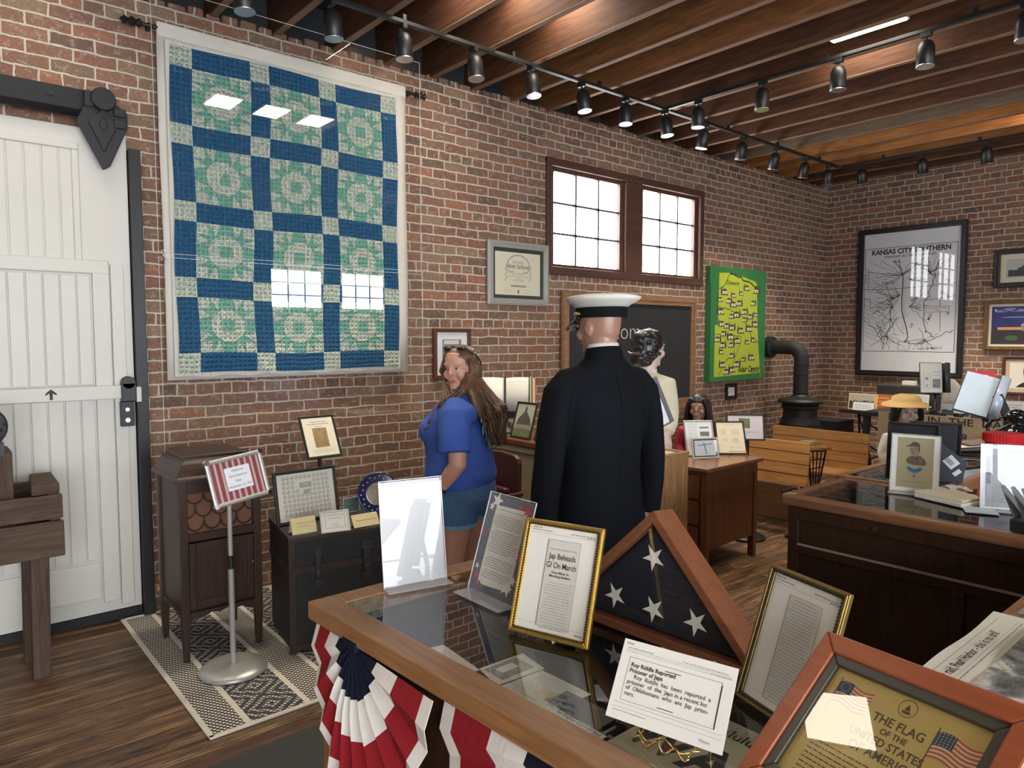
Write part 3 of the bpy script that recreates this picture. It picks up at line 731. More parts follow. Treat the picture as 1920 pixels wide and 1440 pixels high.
m=MB(); pts=[(.035,.245),(.035,.20)]+[(.05+ (WC-.1)*i/16,.205+.022*math.sin(math.pi*i/16)+(.006*math.sin(i*math.pi/2))) for i in range(17)]+[(WC-.035,.20),(WC-.035,.245)]
m.prismy(pts,.006,.024); 
pts=[(.035,.245),(.035,.20)]+[(.05+(DC-.1)*i/16,.205+.022*math.sin(math.pi*i/16)) for i in range(17)]+[(DC-.035,.20),(DC-.035,.245)]
m.prismx(pts,.006,.022); m.done('apron',M['cab'],P)
m=MB(); m.box(.042,WC-.042,.010,.026,.262,.592); q=m.done('door',M['cab'],P,bevel=.002)
m=MB()
for a,b,c_,d in ((.042,.075,.262,.592),(WC-.075,WC-.042,.262,.592),(.075,WC-.075,.262,.300),(.075,WC-.075,.555,.592)): m.box(a,b,.001,.011,c_,d)
m.done('door_frame',M['cab'],q,bevel=.003)
m=MB(); m.lathe([(.003,.001),(.003,-.008),(.008,-.011),(.009,-.018),(.004,-.022)],14,(WC-.055,.45),'y'); m.done('knob',plain('dull_brass',(.12,.08,.05),.4,.6),q,smooth=True)
m=MB(); m.box(.04,WC-.04,.026,.030,.64,.84); m.done('grille_cloth',plain('brown_cloth',(.16,.075,.045),.9,var=.1,scale=100),P)
m=MB()
for row in range(3):
    n=4; r=.040
    for i in range(-1,n+1):
        cx=.04+r+(i+(.5 if row%2 else 0))*2*r; cz=.64+.068*row+.012
        pts=[]
        for k in range(13):
            a=math.pi+math.pi*k/12; px=cx+r*math.cos(a); pz=cz+.045+r*1.15*math.sin(a)
            if .038<px<WC-.038 and .63<pz<.845: pts.append((px,.016,pz))
        if len(pts)>2: m.tube(pts,.0042,6)
        if .05<cx<WC-.05: m.bar((cx,.016,cz),(cx,.016,max(.64,cz-.03)),.006,.006)
m.done('grille',M['cab'],P)
L=MB()
def rr_(x0,x1,y0,y1,z): return [(x0,y0,z),(x1,y0,z),(x1,y1,z),(x0,y1,z)]
prev=None
stages=[(-.018,.902),(-.018,.915),(-.012,.922),(-.004,.928),(.002,.945),(.010,.962),(.024,.985),(.040,1.0),(.05,1.005),(.05,1.02),(.058,1.024)]
rows=[[L.v(*p) for p in rr_(i,WC-i,i,DC-i,z)] for i,z in stages]
for a,b in zip(rows,rows[1:]):
    for k in range(4): L.face([a[k],a[(k+1)%4],b[(k+1)%4],b[k]])
L.face(rows[0][::-1]); L.face(rows[-1]); L.done('lid',M['cab'],P,bevel=.002)

# ---- sign on a chrome pole stand
S=empty('sign_stand',(1.132,3.42,.012),0,'silver floor stand with a red striped sign, before the phonograph cabinet','sign stand')
m=MB(); m.lathe([(.155,0),(.158,.004),(.156,.012),(.148,.022),(.10,.034),(.03,.038)],40); m.done('base',M['silverp'],S,smooth=True)
m=MB(); m.lathe([(.0135,.03),(.0135,.53)],16); m.lathe([(.011,.53),(.011,.84)],16); m.done('pole',M['silverp'],S,smooth=False)
m=MB(); m.lathe([(.0165,.50),(.0165,.565)],16); m.done('collar',M['black'],S,bevel=.002)
m=MB(); m.bar((0,.0,.83),(.03,.02,.90),.03,.012); m.done('bracket',M['silver'],S)
Fm=sheet('sign_frame',(1.049-1.132,3.372-3.42,.82-.012),R(9.5),R(14.3)); Fm.parent=S
Fm.rotation_euler=(Fm.rotation_euler.to_matrix()@Matrix.Rotation(R(5.5),3,'Z')).to_euler()
w,h=.292,.225
m=MB(); O=[(0,0),(w,0),(w,h),(0,h)]
m.ring(O,inset(O,.020),0,.012); m.ring(inset(O,.003),inset(O,.017),.010,.016); m.done('rail',M['silverp'],Fm,bevel=.003)
m=MB()
for x in (0,w):
    for y in (0,h): m.lathe([(.012,-.003),(.012,.019)],14,(x+(.008 if x==0 else -.008),y+(.008 if y==0 else -.008)))
m.done('corner_cap',M['chrome'],Fm)
m=MB(); m.box(.015,w-.015,.015,h-.015,.002,.005); m.done('poster',plain('pink_ground',(.56,.40,.38),.6,var=.25,scale=160),Fm)
rects(Fm,[(.02+ i*.031,.02+i*.031+.019,.02,h-.02) for i in range(9)],plain('red_stripe',(.26,.055,.07),.6,var=.5,scale=220),.0055)
m=MB(); m.box(.085,.215,.062,.172,.0058,.0064); m.done('card',M['paperw'],Fm)
for i,s in enumerate(('Oklahoma','Early Statehood','Days...','November 16, 1907')): put_text(Fm,s,.15,.150-.025*i,.0145,M['greyink'],z=.0068,bold=.01)

# ---- trunk
T=empty('steamer_trunk',(1.415,3.40,.012),R(-10),'old black steamer trunk with metal latches, carrying framed school photos','trunk')
tb=plain('worn_black_canvas',(.016,.0145,.014),.62,var=.5,scale=9,bump=.3); tm=plain('rusty_strap',(.045,.03,.024),.6,.3,var=.5,scale=30,bump=.3)
TW,TD,TH=.95,.46,.605
m=MB(); m.box(0,TW,0,TD,.01,.42); m.done('chest',tb,T,bevel=.006)
m=MB(); m.box(-.003,TW+.003,-.003,TD+.003,.425,.585); m.box(0,TW,0,TD,.585,TH); m.done('lid',tb,T,bevel=.008)
m=MB(); m.box(-.008,TW+.008,-.010,.012,.405,.442); m.box(-.008,TW+.008,-.008,.010,.575,.598); m.box(-.006,TW+.006,-.006,.01,.01,.04)
m.box(-.007,.03,-.007,.012,.0,.6); m.box(TW-.03,TW+.007,-.007,.012,0,.6); m.box(-.008,.006,0,TD,.405,.44); m.box(-.008,.006,0,TD,.575,.605)
m.done('metal_band',tm,T,bevel=.003)
m=MB(); m.box(.36,TW-.05,-.014,.0,.12,.155);m.box(.36,TW-.05,-.014,.0,.235,.262); m.done('wooden_slat',plain('trunk_slat',(.05,.032,.022),.6,var=.4,scale=20),T,bevel=.003)
for x,big in ((.14,0),(.40,1),(.72,0)):
    m=MB(); w=.045 if big else .026
    m.box(x-w*.7,x+w*.7,-.013,-.003,.49,.53); m.prismy([(x-w/2,.40),(x-w/2,.50),(x+w/2,.50),(x+w/2,.40),(x+w*.3,.375),(x-w*.3,.375)],-.022,-.012)
    m.lathe([(.012,-.028),(.014,-.018)],12,(x,.40),'y'); m.box(x-w*.6,x+w*.6,-.013,-.003,.33,.365)
    m.done('latch',plain('latch_metal',(.10,.10,.11),.35,.8),T,bevel=.002)
m=MB()
for x,z in ((.38,.07),(.62,.19)):
    m.prismy([(x,z),(x+.06,z-.02),(x+.11,z+.0),(x+.12,z+.04),(x+.05,z+.05),(x,z+.035)],-.010,-.003)
m.done('corner_plate',plain('rust_plate',(.10,.045,.025),.6,.3,var=.4),T,bevel=.002)
# on the trunk
def portrait_grid(o,x0,x1,y0,y1,nx,ny,mat1,z=.0065):
    m=MB()
    rr=random.Random(2)
    for j in range(ny):
        for i in range(nx):
            if 3<=i<=6 and ny-3<=j<ny-1: continue
            if 4<=i<=5 and j==ny-4: continue
            cx=x0+(x1-x0)*(i+.5)/nx; cy=y0+(y1-y0)*(j+.5)/ny; r=(x1-x0)/nx*.40
            m.poly([(cx+r*math.cos(a*math.pi/5)*.85,cy+r*math.sin(a*math.pi/5),z) for a in range(10)])
    m.done('portrait_ovals',mat1,o)
    m=MB()
    for j in range(ny):
        for i in range(nx):
            if 3<=i<=6 and ny-3<=j<ny-1: continue
            if 4<=i<=5 and j==ny-4: continue
            cx=x0+(x1-x0)*(i+.5)/nx+rr.uniform(-.001,.001); cy=y0+(y1-y0)*(j+.5)/ny; r=(x1-x0)/nx*.40
            m.poly([(cx+r*.42*math.cos(a*math.pi/4),cy+r*.2+r*.5*math.sin(a*math.pi/4),z+.0006) for a in range(8)])
            m.poly([(cx-r*.55,cy-r*.72,z+.0006),(cx+r*.55,cy-r*.72,z+.0006),(cx+r*.2,cy-r*.28,z+.0006),(cx-r*.2,cy-r*.28,z+.0006)])
    m.done('portrait_faces',M['paper'],o)
o=picture('picture_frame',(1.442,3.62,.618),R(2),R(11),.364,.285,.017,.018,M['black'],'black framed class composite of many small oval portraits, on the trunk',group='frames on the trunk',mats=((.015,M['newsp']),))
portrait_grid(o,.045,.32,.035,.255,11,9,M['greyink'])
rects(o,[(.145,.215,.185,.215),(.165,.20,.15,.175)],M['softink'],.0068); put_text(o,'1929',.18,.20,.012,M['paper'],z=.0075)
def tentcard(name,BL,yaw,lean,w,h,mat,label,cat='card',group=None):
    o=sheet(name,BL,yaw,lean,label,cat,group)
    up=Vector((0,math.cos(lean),math.sin(lean)))
    m=MB(); m.box(0,w,0,h,-.0012,0)
    foot0=Vector((0,0,-h*.75)); foot0-=up*foot0.dot(up); foot0.x=0
    m.poly([(0,h,-.0012),(w,h,-.0012),(w,foot0.y,foot0.z),(0,foot0.y,foot0.z)])
    m.done('folded_card',mat,o); return o
gc=plain('gold_card',(.62,.52,.27),.5,var=.05)
o=tentcard('tent_card',(1.440,3.415,.618),R(-3),R(22),.13,.084,gc,'gold tent card partly behind the white framed card on the trunk',group='cards on the trunk')
put_text(o,'Welcome to Old',.072,.05,.0135,M['greyink'],z=.0006); put_text(o,'Ceremonial Co.',.068,.034,.0115,M['greyink'],z=.0006)
o=picture('picture_frame',(1.562,3.345,.618),R(-13),R(24),.150,.112,.010,.012,M['white'],'small white framed printed card, front and centre on the trunk',group='frames on the trunk',mats=((.010,M['paper']),))
outline(o,.024,.126,.022,.09,.0015,M['greyink'],.0062); put_text(o,'School Memorabilia',.075,.07,.0085,M['greyink'],z=.0064); put_text(o,'Courtesy of',.075,.042,.007,M['greyink'],z=.0064); put_text(o,'Adair County',.075,.031,.007,M['greyink'],z=.0064)
o=tentcard('tent_card',(1.742,3.335,.618),R(-2),R(34),.150,.072,gc,'gold tent card in front of the dark blue plate',group='cards on the trunk')
put_text(o,'Oklahoma County Track',.078,.033,.0115,M['greyink'],z=.0006)
o=picture('picture_frame',(1.845,3.66,.618),R(-4),R(10),.10,.085,.006,.008,M['silverp'],'small silver framed photo behind the white framed card on the trunk',group='frames on the trunk',mats=((.006,plain('tinted_photo',(.10,.16,.15),.6,var=.8,scale=60)),))
o=sheet('display_plate',(1.985,3.50,.618),R(-14),R(14),'dark blue rimmed plate with a sepia portrait standing on the trunk','plate')
m=MB(); m.lathe([(.060,.002),(.065,-.004),(.118,.010),(.120,.014),(.112,.014),(.07,.003),(.064,.004)],48,(0,.12)); m.done('rim',plain('cobalt_glaze',(.012,.016,.06),.12,var=.2),o,smooth=True)
m=MB(); m.lathe([(.064,.001),(.062,.0045)],40,(0,.12)); m.done('portrait',plain('sepia_print',(.20,.14,.07),.25,var=.75,scale=28),o)
m=MB()
for k in range(22):
    a=2*math.pi*k/22; starpoly(m,(.088+.010*(k%2))*math.cos(a),.12+(.088+.010*(k%2))*math.sin(a),.0062,.0125,a,.5)
m.done('flower_border',plain('pale_glaze',(.30,.33,.38),.3,var=.3,scale=120),o)
m=MB(); m.box(-.03,.03,-.0,.012,-.05,.02); m.bar((0,.0,-.045),(0,.10,-.012),.012,.006); m.done('stand',M['black'],o)

# framed clipping on a black pole stand behind the trunk
o=empty('frame_stand',(1.895,4.06,.0),0,'black floor stand holding a framed sepia clipping above the trunk','frame stand')
m=MB(); m.lathe([(.14,0),(.14,.012),(.03,.03)],32); m.done('base',M['black'],o,smooth=True)
m=MB(); m.lathe([(.012,.02),(.012,.97)],12); m.bar((0,0,.90),(-.045,-.10,.985),.03,.014); m.done('pole',M['black'],o)
f=picture('frame_panel',(1.718-1.895,3.845-4.06,.915),R(2),R(26),.222,.262,.013,.012,M['black'],None,None,mats=((.012,M['cream']),),prop=False); f.parent=o
m=MB(); m.box(.09,.15,.05,.13,-.012,-.001); m.done('arm',M['black'],f)
rects(f,[(.068,.158,.065,.185)],plain('sepia_photo',(.30,.20,.09),.6,var=.75,scale=30),.0066); lines_print(f,[(.06,.165,.222,.007),(.045,.18,.208,.007),(.085,.14,.194,.005)],M['greyink'],.0066,3)
lines_print(f,[(.04,.185,.05,.004),(.04,.185,.042,.004),(.05,.17,.034,.004)],M['softink'],.0066,4)

# ---- weathered sheller box on legs at the left edge
B=empty('wooden_feed_box',(.0,3.90,0),0,'weathered open wooden box on square legs in front of the white door','wooden box')
m=MB(); m.box(-.75,.525,.0,.035,.585,.755); m.box(-.75,.523,.004,.03,.765,.88)
m.done('front_board',M['grey_old'],B,bevel=.006)
m=MB(); m.box(-.75,.50,.33,.36,.60,.90); m.done('back_board',M['grey_old'],B,bevel=.006)
m=MB(); m.box(.47,.515,.03,.34,.60,.90); m.prism([(.40,.0),(.515,.02),(.525,.36),(.43,.36)],.885,.935) ; m.done('end_board',M['grey_old'],B,bevel=.008)
m=MB(); m.box(-.75,.49,.03,.33,.60,.625); m.done('bottom_board',M['grey_old'],B)
for x,y in ((.39,.035),(.38,.27),(-.6,.035),(-.6,.27)):
    m=MB(); m.hexa([(x-.01,y,0),(x+.062,y-.005,0),(x+.06,y+.065,0),(x-.01,y+.065,0)],[(x,y,.60),(x+.075,y,.60),(x+.075,y+.065,.60),(x,y+.065,.60)]); m.done('leg',M['grey_oldz'],B,bevel=.006)
m=MB(); m.box(.205,.345,.10,.30,.62,1.095); m.done('post',M['grey_oldz'],B,bevel=.012)
m=MB(); m.lathe([(.02,.02),(.085,.03),(.095,.05),(.09,.07),(.02,.08)],24,(.235,1.215),'y')
for k in range(22):
    a=k*2.39996; r=.018*math.sqrt(k)
    m.ball((.235+r*math.cos(a),.028,1.215+r*math.sin(a)),.008,.008,.008,8,6)
m.box(.22,.31,.03,.12,1.08,1.14)
m.done('shelling_disc',M['iron'],B)
m=MB(); m.ball((.02,.17,.668),.03,.02,.05) 
m.done('corn_cob',plain('dry_corn',(.5,.36,.18),.8),B) 
# pine shavings between the door post and the cabinet
m=MB(); rr=random.Random(8)
for k in range(16): m.ball((1.09+rr.uniform(-.03,.03),4.43+rr.uniform(-.03,.03),.02+.018*k),rr.uniform(.014,.026),rr.uniform(.014,.024),rr.uniform(.012,.02),8,6)
o=m.done('straw_ornament',plain('gilded_straw',(.55,.36,.10),.5,var=.4,bump=.4),None,smooth=True); tag(o,'small gilded lumpy ornament on the floor between door post and cabinet','ornament')

# =================================================================== CASE 1 (bunting)
def display_case(name,poly,ztop,rim,rimh,wframe,wrim,wbody,label,body_in=.035,shelf=.085,bottom=0.0,panels=True,round_rim=False):
    cx=sum(p[0] for p in poly)/4; cy=sum(p[1] for p in poly)/4
    q=[(x-cx,y-cy) for x,y in poly]
    o=empty(name,(cx,cy,0),0,label,'display case')
    I=inset(q,rim)
    m=MB(); m.ring(q,I,ztop-rimh,ztop); m.done('top_frame',wframe,o,bevel=.012 if round_rim else .003)
    m=MB(); J=inset(q,rim-.004); m.poly([(x,y,ztop-.004) for x,y in J]); m.done('glass_top',M['caseglass'],o)
    m=MB(); K=inset(q,body_in); Kin=inset(q,body_in+.02); m.ring(K,Kin,ztop-.14,ztop-rimh); m.prism(K,.07,ztop-.14) ; m.done('body',wbody,o,bevel=.002)
    m=MB(); K2=inset(q,body_in+.02); m.prism(K2,ztop-.14,ztop-shelf); m.done('display_bed',M['felt'],o)
    m=MB(); K3=inset(q,body_in+.03); m.prism(K3,0,.07); m.done('plinth',wbody,o)
    return o,q
ZC=.95
c1,q1=display_case('display_case',[(.745,1.678),(.792,.70),(.84,-.25),(1.40,-.25)][:0] or [(.745,1.682),(.84,-.30),(1.38,-.30),(1.38,1.682)],ZC,.068,.045,M['caseoak'],None,M['darkwood'],'glass topped oak display case draped with red, white and blue bunting',body_in=.03)
# corner post + side panel
m=MB(); cx=sum(p[0] for p in [(.745,1.682),(.84,-.30),(1.38,-.30),(1.38,1.682)])/4; cy=(1.682-.30)/2
m.box(.768-cx,.80-cx,1.615-cy,1.655-cy,0,ZC-.045); m.done('corner_post',M['caseoak'],c1,bevel=.002)
# case 4
c4,q4=display_case('display_case',[(1.40,-.25),(2.80,-.25),(2.80,.517),(1.40,.517)],ZC,.05,.045,M['caseoakx'],None,M['darkwood'],'glass topped oak display case under the open newspaper',body_in=.03)
# bunting fans
def fan(cy_,zc,Rr,ya,yb,xf,label):
    o=empty('bunting_fan',(xf,cy_,zc),0,label,'bunting','pleated bunting fans on the display case')
    bands=[(0.03,.34,M['navycl']),(.34,.60,M['whitecl']),(.60,.90,M['red']),(.90,1.0,M['whitecl'])]
    npl=20
    def P(r,k):
        a=math.pi*k/npl   # 0 = +y side (left in view) .. pi = -y side
        ca,sa=math.cos(a),math.sin(a)
        s=(ya if ca>0 else yb)
        dep=(.5+.5*(1 if k%2 else -1))*.017*min(1,r*2.2)
        wob=1+.02*math.sin(k*2.1)
        return (-.006-dep-.012*math.sin(a)*r, r*Rr*s*ca, -r*Rr*sa*wob)
    for nm,(r0,r1,mt) in zip(('centre','inner_band','outer_band','edge_band'),bands):
        m=MB(); n=6
        G=[[m.v(*P(r0+(r1-r0)*i/n,k)) for k in range(npl+1)] for i in range(n+1)]
        for i in range(n):
            for k in range(npl): m.face([G[i][k],G[i][k+1],G[i+1][k+1],G[i+1][k]])
        m.done(nm,mt,o,solid=.0015)
    m=MB(); m.bar((-.008,-.03,.004),(-.008,.03,.004),.02,.02); m.done('gather',M['navycl'],o)
    return o
fan(1.475,.900,.36,.52,.93,.768,'pleated red, white and blue fan bunting hung nearest the front corner of the oak case')
fan(.765,.900,.38,1.0,1.0,.802,'pleated red, white and blue fan bunting hung further along the oak case')

# things inside case 1
def flat(name,pts,z,mat,label,cat='paper',group='papers inside the oak display case',th=.0015):
    cx=sum(p[0] for p in pts)/len(pts); cy=sum(p[1] for p in pts)/len(pts)
    o=empty(name,(cx,cy,z),0,label,cat,group); m=MB(); m.prism([(x-cx,y-cy) for x,y in pts],0,th); m.done('sheet',mat,o); return o
Zi=ZC-.085
flat('paper_sheet',[(.925,1.25),(.93,1.41),(.968,1.40),(.955,1.24)],Zi+.001,M['newsp'],'narrow pale sheet lying under the glass near the edge of the oak case')
o=flat('magazine_page',[(.938,1.158),(1.072,1.15),(1.085,1.24),(.958,1.245)],Zi+.001,M['newsp'],'printed page with a reclining figure photo under the case glass')
rects(o,[(-.05,.045,-.03,.035)],M['greytone'],.002); rects(o,[(-.03,.02,-.005,.02)],M['paper'],.0024)
o=flat('letter',[(.938,1.0),(1.066,1.0),(1.06,1.145),(.938,1.15)],Zi+.002,M['newsp'],'typewritten letter under the case glass between two photos')
e=lines_print(o,[(-.055,.055,.052-.009*i,.004) for i in range(12)],M['softink'],.002,9); 
e.rotation_euler=(0,0,R(-90)); 
o=flat('photo_print',[(.972,.895),(1.04,.90),(1.035,1.04),(.975,1.035)],Zi+.004,plain('dark_photo',(.07,.07,.07),.4,var=.5),'dark photograph lying under the case glass','photo')
o=flat('caption_strip',[(.948,.872),(.974,.872),(.972,1.02),(.950,1.02)],Zi+.001,M['newsp'],'white caption strip lying beside the dark photograph')
t=put_text(o,'The Stigler Carroll and',0,-.004,.0135,M['ink'],rot=R(-90),z=.002)
o=flat('sticky_note',[(.958,1.045),(1.0,1.04),(1.0,1.075),(.955,1.085)],Zi+.006,plain('yellow_note',(.62,.52,.27),.6),'small yellow note on the typewritten letter')
o=flat('newspaper',[(.955,.43),(1.20,.43),(1.20,.86),(.955,.86)],Zi+.001,M['oldnews'],'aged newspaper with a huge WAR headline under the case glass','newspaper')
put_text(o,'Honolulu Star-Bulletin',.068,-.0,.040,M['ink'],rot=R(-90),z=.002,bold=.01,sx=.92)
put_text(o,'WAR!',-.075,.06,.135,M['ink'],rot=R(-90),z=.002,bold=.03,sx=.9)
lines_print(o,[(.086,.112,.2-.02*i,.004) for i in range(20)],M['greyink'],.002,5)
o=flat('pocket_knife',[(1.23,1.60),(1.33,1.60),(1.33,1.63),(1.23,1.63)],Zi+.0015,M['blackm'],'small black and silver object under the far corner of the case glass','pin',group=None,th=.012)
m=MB(); m.ball((.02,0,.014),.014,.014,.006); m.done('badge',M['chrome'],o,smooth=True)

# on case 1: acrylic L stands
def acrylic(name,BL,yaw,lean,w,h,label,sheetmat,foot=.05,group='acrylic sign holders'):
    o=sheet(name,BL,yaw,lean,label,'sign holder',group)
    up=Vector((0,math.cos(lean),math.sin(lean))); z=Vector((0,0,1)); f=z-up*z.dot(up); f.normalize()
    m=MB(); m.poly([(0,.002,.0034),(w,.002,.0034),(w,h,.0034),(0,h,.0034)])
    m.done('acrylic_sheet',M['acrylic'],o)
    m=MB(); a=f*foot
    lift=up*.0015
    m.hexa([tuple(Vector((0,0,-.004))),tuple(Vector((w,0,-.004))),(w,a.y,a.z),(0,a.y,a.z)],[tuple(Vector((0,0,-.004))+up*.003),tuple(Vector((w,0,-.004))+up*.003),tuple(Vector((w,a.y,a.z))+up*.003),tuple(Vector((0,a.y,a.z))+up*.003)])
    m.done('foot',M['acrylicfoot'],o)
    e=plain('acrylic_edge2',(.72,.74,.75),.25,var=.03)
    m=MB(); t=.0016
    for x0,x1,y0,y1 in ((0,t,0,h),(w-t,w,0,h),(0,w,h-t,h)): m.box(x0,x1,y0,y1,.0018,.0046)
    m.done('edge',e,o)
    m=MB(); m.box(.003,w-.003,.004,h-.004,-.0012,.0012); m.done('paper',sheetmat,o); return o
ghost=N('ghosted_paper'); v=ghost.coord((1,1,1)); f=ghost.noise(v,5,3); ghost.col(ghost.mix(f,(.46,.46,.46),(.54,.54,.55))); ghost.rough(.35,0,.5); ghost=ghost.m
o=acrylic('sign_holder',(.933,1.628,ZC+.001),R(-12),R(8),.181,.285,'clear sign holder with a nearly blank white sheet, on the case near the bunting',ghost,.045)
faint=plain('faint_print',(.50,.50,.49),.5,var=.02)
outline(o,.018,.163,.045,.255,.001,faint,.0014)
strokes(o,[([(.04,.24),(.09,.13),(.15,.235)],1),([(.055,.24),(.088,.155),(.094,.15),(.13,.21)],1)],faint,.0012,.0014)
strokes(o,[([(.09+.03*math.cos(a/3),.19+.03*math.sin(a/3)) for a in range(20)],1)],faint,.0012,.0014); put_text(o,'1941',.10,.262,.010,faint,z=.0014)
o=acrylic('sign_holder',(1.112,1.491,ZC+.001),R(-90),R(18),.185,.264,'clear sign holder with a typed sheet bordered by red and white stars',plain('slate_star_paper',(.10,.11,.14),.5,var=.25,scale=90),.05)
m=MB(); flatpoly(m,[(.030,.022),(.160,.030),(.158,.235),(.035,.232)],.0016); m.done('text_panel',M['newsp'],o)
m=MB()
for x,y,r in ((.035,.243,.024),(.018,.225,.013),(.145,.038,.024),(.162,.060,.014),(.015,.065,.010)): starpoly(m,x,y,r,.0021,.2)
m.done('white_stars',M['paper'],o)
m=MB()
for x,y,r in ((.160,.236,.020),(.135,.243,.012),(.172,.120,.020),(.018,.040,.015),(.038,.024,.011),(.012,.150,.011)): starpoly(m,x,y,r,.0021,.3)
m.done('red_stars',plain('star_red',(.50,.05,.05),.5),o)
rr=random.Random(4); rows=[(.055,.145,.222,.0035)]+para(.040,.152,.207,6,.006,.0034,rr)+para(.040,.152,.166,10,.006,.0034,rr)+para(.040,.152,.096,5,.006,.0034,rr)+para(.040,.152,.062,4,.006,.0034,rr)
lines_print(o,rows,M['greyink'],.0021,6)
# gold frame 1
def clipping(o,w,h,head,z,seed=1,tx=.26,big=None):
    rr=random.Random(seed)
    x0,x1=w*.33,w*.74; y0,y1=h*.10,h*.84
    rects(o,[(x0,x1,y0,y1)],plain('clipping_grey',(.60,.58,.52),.7,var=.1,scale=40),z)
    strokes(o,[([(x0,y1),(x0,y0)],1.6),([(x0,y1),(x1,y1),(x1,y0),(x0,y0)],.6)],M['greyink'],.001,z+.0005)
    strokes(o,[([(w*.09,h*.885),(w*.91,h*.885)],.7),([(w*.09,h*.115),(w*.33,h*.115)],.7),([(w*.74,h*.115),(w*.91,h*.115)],.7)],M['softink'],.0008,z+.0003)
    lines_print(o,[(w*.10,w*.22,h*.925,.0035),(w*.10,w*.36,h*.905,.003),(w*.60,w*.90,h*.905,.003),(w*.80,w*.90,h*.892,.003)],M['greyink'],z+.0004,seed)
    put_text(o,'News',w*.86,h*.075,.008,M['greyink'],z=z+.0005)
    return x0,x1,y0,y1
g1=picture('picture_frame',(1.022,1.212,ZC+.001),R(-72),R(19.3),.200,.257,.014,.014,M['gold'],'gilt beaded frame with a clipping headed Jap Beheads GI On March',group='gilt frames on the oak case',mats=((.012,M['paper']),),bead=M['black'])
w,h=.2,.257; x0,x1,y0,y1=clipping(g1,w,h,'',.0066,2)
put_text(g1,'Page 2-The Ardmore Daily',(x0+x1)/2,y1-.022,.0062,M['softink'],z=.0075)
put_text(g1,'Jap Beheads',(x0+x1)/2,y1-.042,.0185,M['ink'],z=.0075,bold=.006,sx=.76); put_text(g1,'GI On March',(x0+x1)/2,y1-.062,.0185,M['ink'],z=.0075,bold=.006,sx=.76)
put_text(g1,'Gives Made At',(x0+x1)/2,y1-.074,.0075,M['ink'],z=.0075,bold=.01); put_text(g1,'Marching Soldiers',(x0+x1)/2,y1-.082,.0075,M['ink'],z=.0075,bold=.01)
rr=random.Random(3); lines_print(g1,para(x0+.008,x1-.006,y1-.095,17,.0062,.003,rr,.1),M['softink'],.0075,8)
g2=picture('picture_frame',(1.156,.707,ZC+.001),R(-107),R(19),.178,.254,.013,.014,M['oldgold'],'dull gilt frame with a long newspaper clipping, right of the flag case',group='gilt frames on the oak case',mats=((.011,M['paper']),),bead=M['black'])
w,h=.178,.254; x0,x1,y0,y1=clipping(g2,w,h,'',.0066,4)
rr=random.Random(3); lines_print(g2,para(x0+.004,x1-.004,y1-.008,31,.0058,.003,rr,.1),M['softink'],.0075,8)

# flag case
FC=sheet('flag_case',(1.196,1.2636,ZC+.002),R(-87.3),R(5.7),'triangular cherry wood case holding a folded flag with white stars','flag case')
w=.574; hh=w/2; O=[(0,0),(w,0),(w/2,hh)]; I=inset(O,.020)
m=MB(); m.ring(O,I,-.075,0); m.done('case_frame',M['flagcase'],FC,bevel=.002)
m=MB(); m.prism(inset(O,.004),-.073,-.069); m.done('back',M['blackm'],FC)
m=MB(); I2=inset(O,.021); m.prism(I2,-.068,-.022)
m.done('folded_flag',plain('flag_navy',(.005,.006,.012),.9,var=.25,scale=200,bump=.3),FC,bevel=.01)
m=MB()
for x,y in ((.283,.179),(.184,.069),(.292,.066),(.400,.068)): starpoly(m,x,y,.031,-.0212,math.pi+.08,.36)
m.done('white_stars',M['whitecl'],FC)
m=MB(); m.poly([(x,y,-.010) for x,y in I]); m.done('glass',M['glass'],FC)

# card on brass easel
ez=sheet('brass_easel',(.884,.794,ZC+.003),R(-76),R(30),'brass wire easel holding the Roy Riddle card','easel')
up=Vector((0,math.cos(R(30)),math.sin(R(30))))
for x in (.065,.155):
    m=MB(); m.tube([(x,.0,.022),(x,.004,.012),(x,.012,-.004),(x-.004,.09,-.004),(x+.002,.152,-.004),(x+.008,.150,-.006),(x+.014,.10,-.008),(x+.012,-.0,-.05)],.0018,6); m.done('wire',M['brass'],ez,smooth=True)
m=MB(); m.tube([(.055+.11*t/24,.006+.006*math.cos(t*math.pi/6),-.003+.020*math.sin(math.pi*t/24)) for t in range(25)],.0018,6)
m.tube([(.062+.096*t/30,-.002+.006*math.sin(t*math.pi/5),.022+.003*math.sin(math.pi*t/30)) for t in range(31)],.0020,6); m.done('scroll',M['brass'],ez,smooth=True)
cd=sheet('news_card',(.884,.794,ZC+.023),R(-76),R(34),'white printed card about Roy Riddle on a brass easel','card')
w,h=.203,.132; m=MB(); m.box(0,w,0,h,0,.0015); m.done('card_sheet',M['paper'],cd)
outline(cd,.018,w-.020,.032,.104,.0007,M['greyink'],.002); strokes(cd,[([(w-.020,.032),(w-.020,.100)],2)],M['ink'],.001,.0022)
for y in (.112,.1155,.027,.020): strokes(cd,[([(.008,y),(w-.006,y)],1)],M['softink'],.0006,.002)
strokes(cd,[([(.085,.0965),(.113,.0965)],1.3),([(.085,.037),(.113,.037)],1.3)],M['ink'],.0009,.0022)
put_text(cd,'News',.006,.124,.006,M['greyink'],'LEFT',z=.002); put_text(cd,'News',w-.04,.008,.008,M['softink'],'LEFT',z=.002)
lines_print(cd,[(.01,.06,.118,.002),(.11,.19,.118,.002),(.16,.195,.112,.002),(.01,.07,.014,.002)],M['greyink'],.002,2)
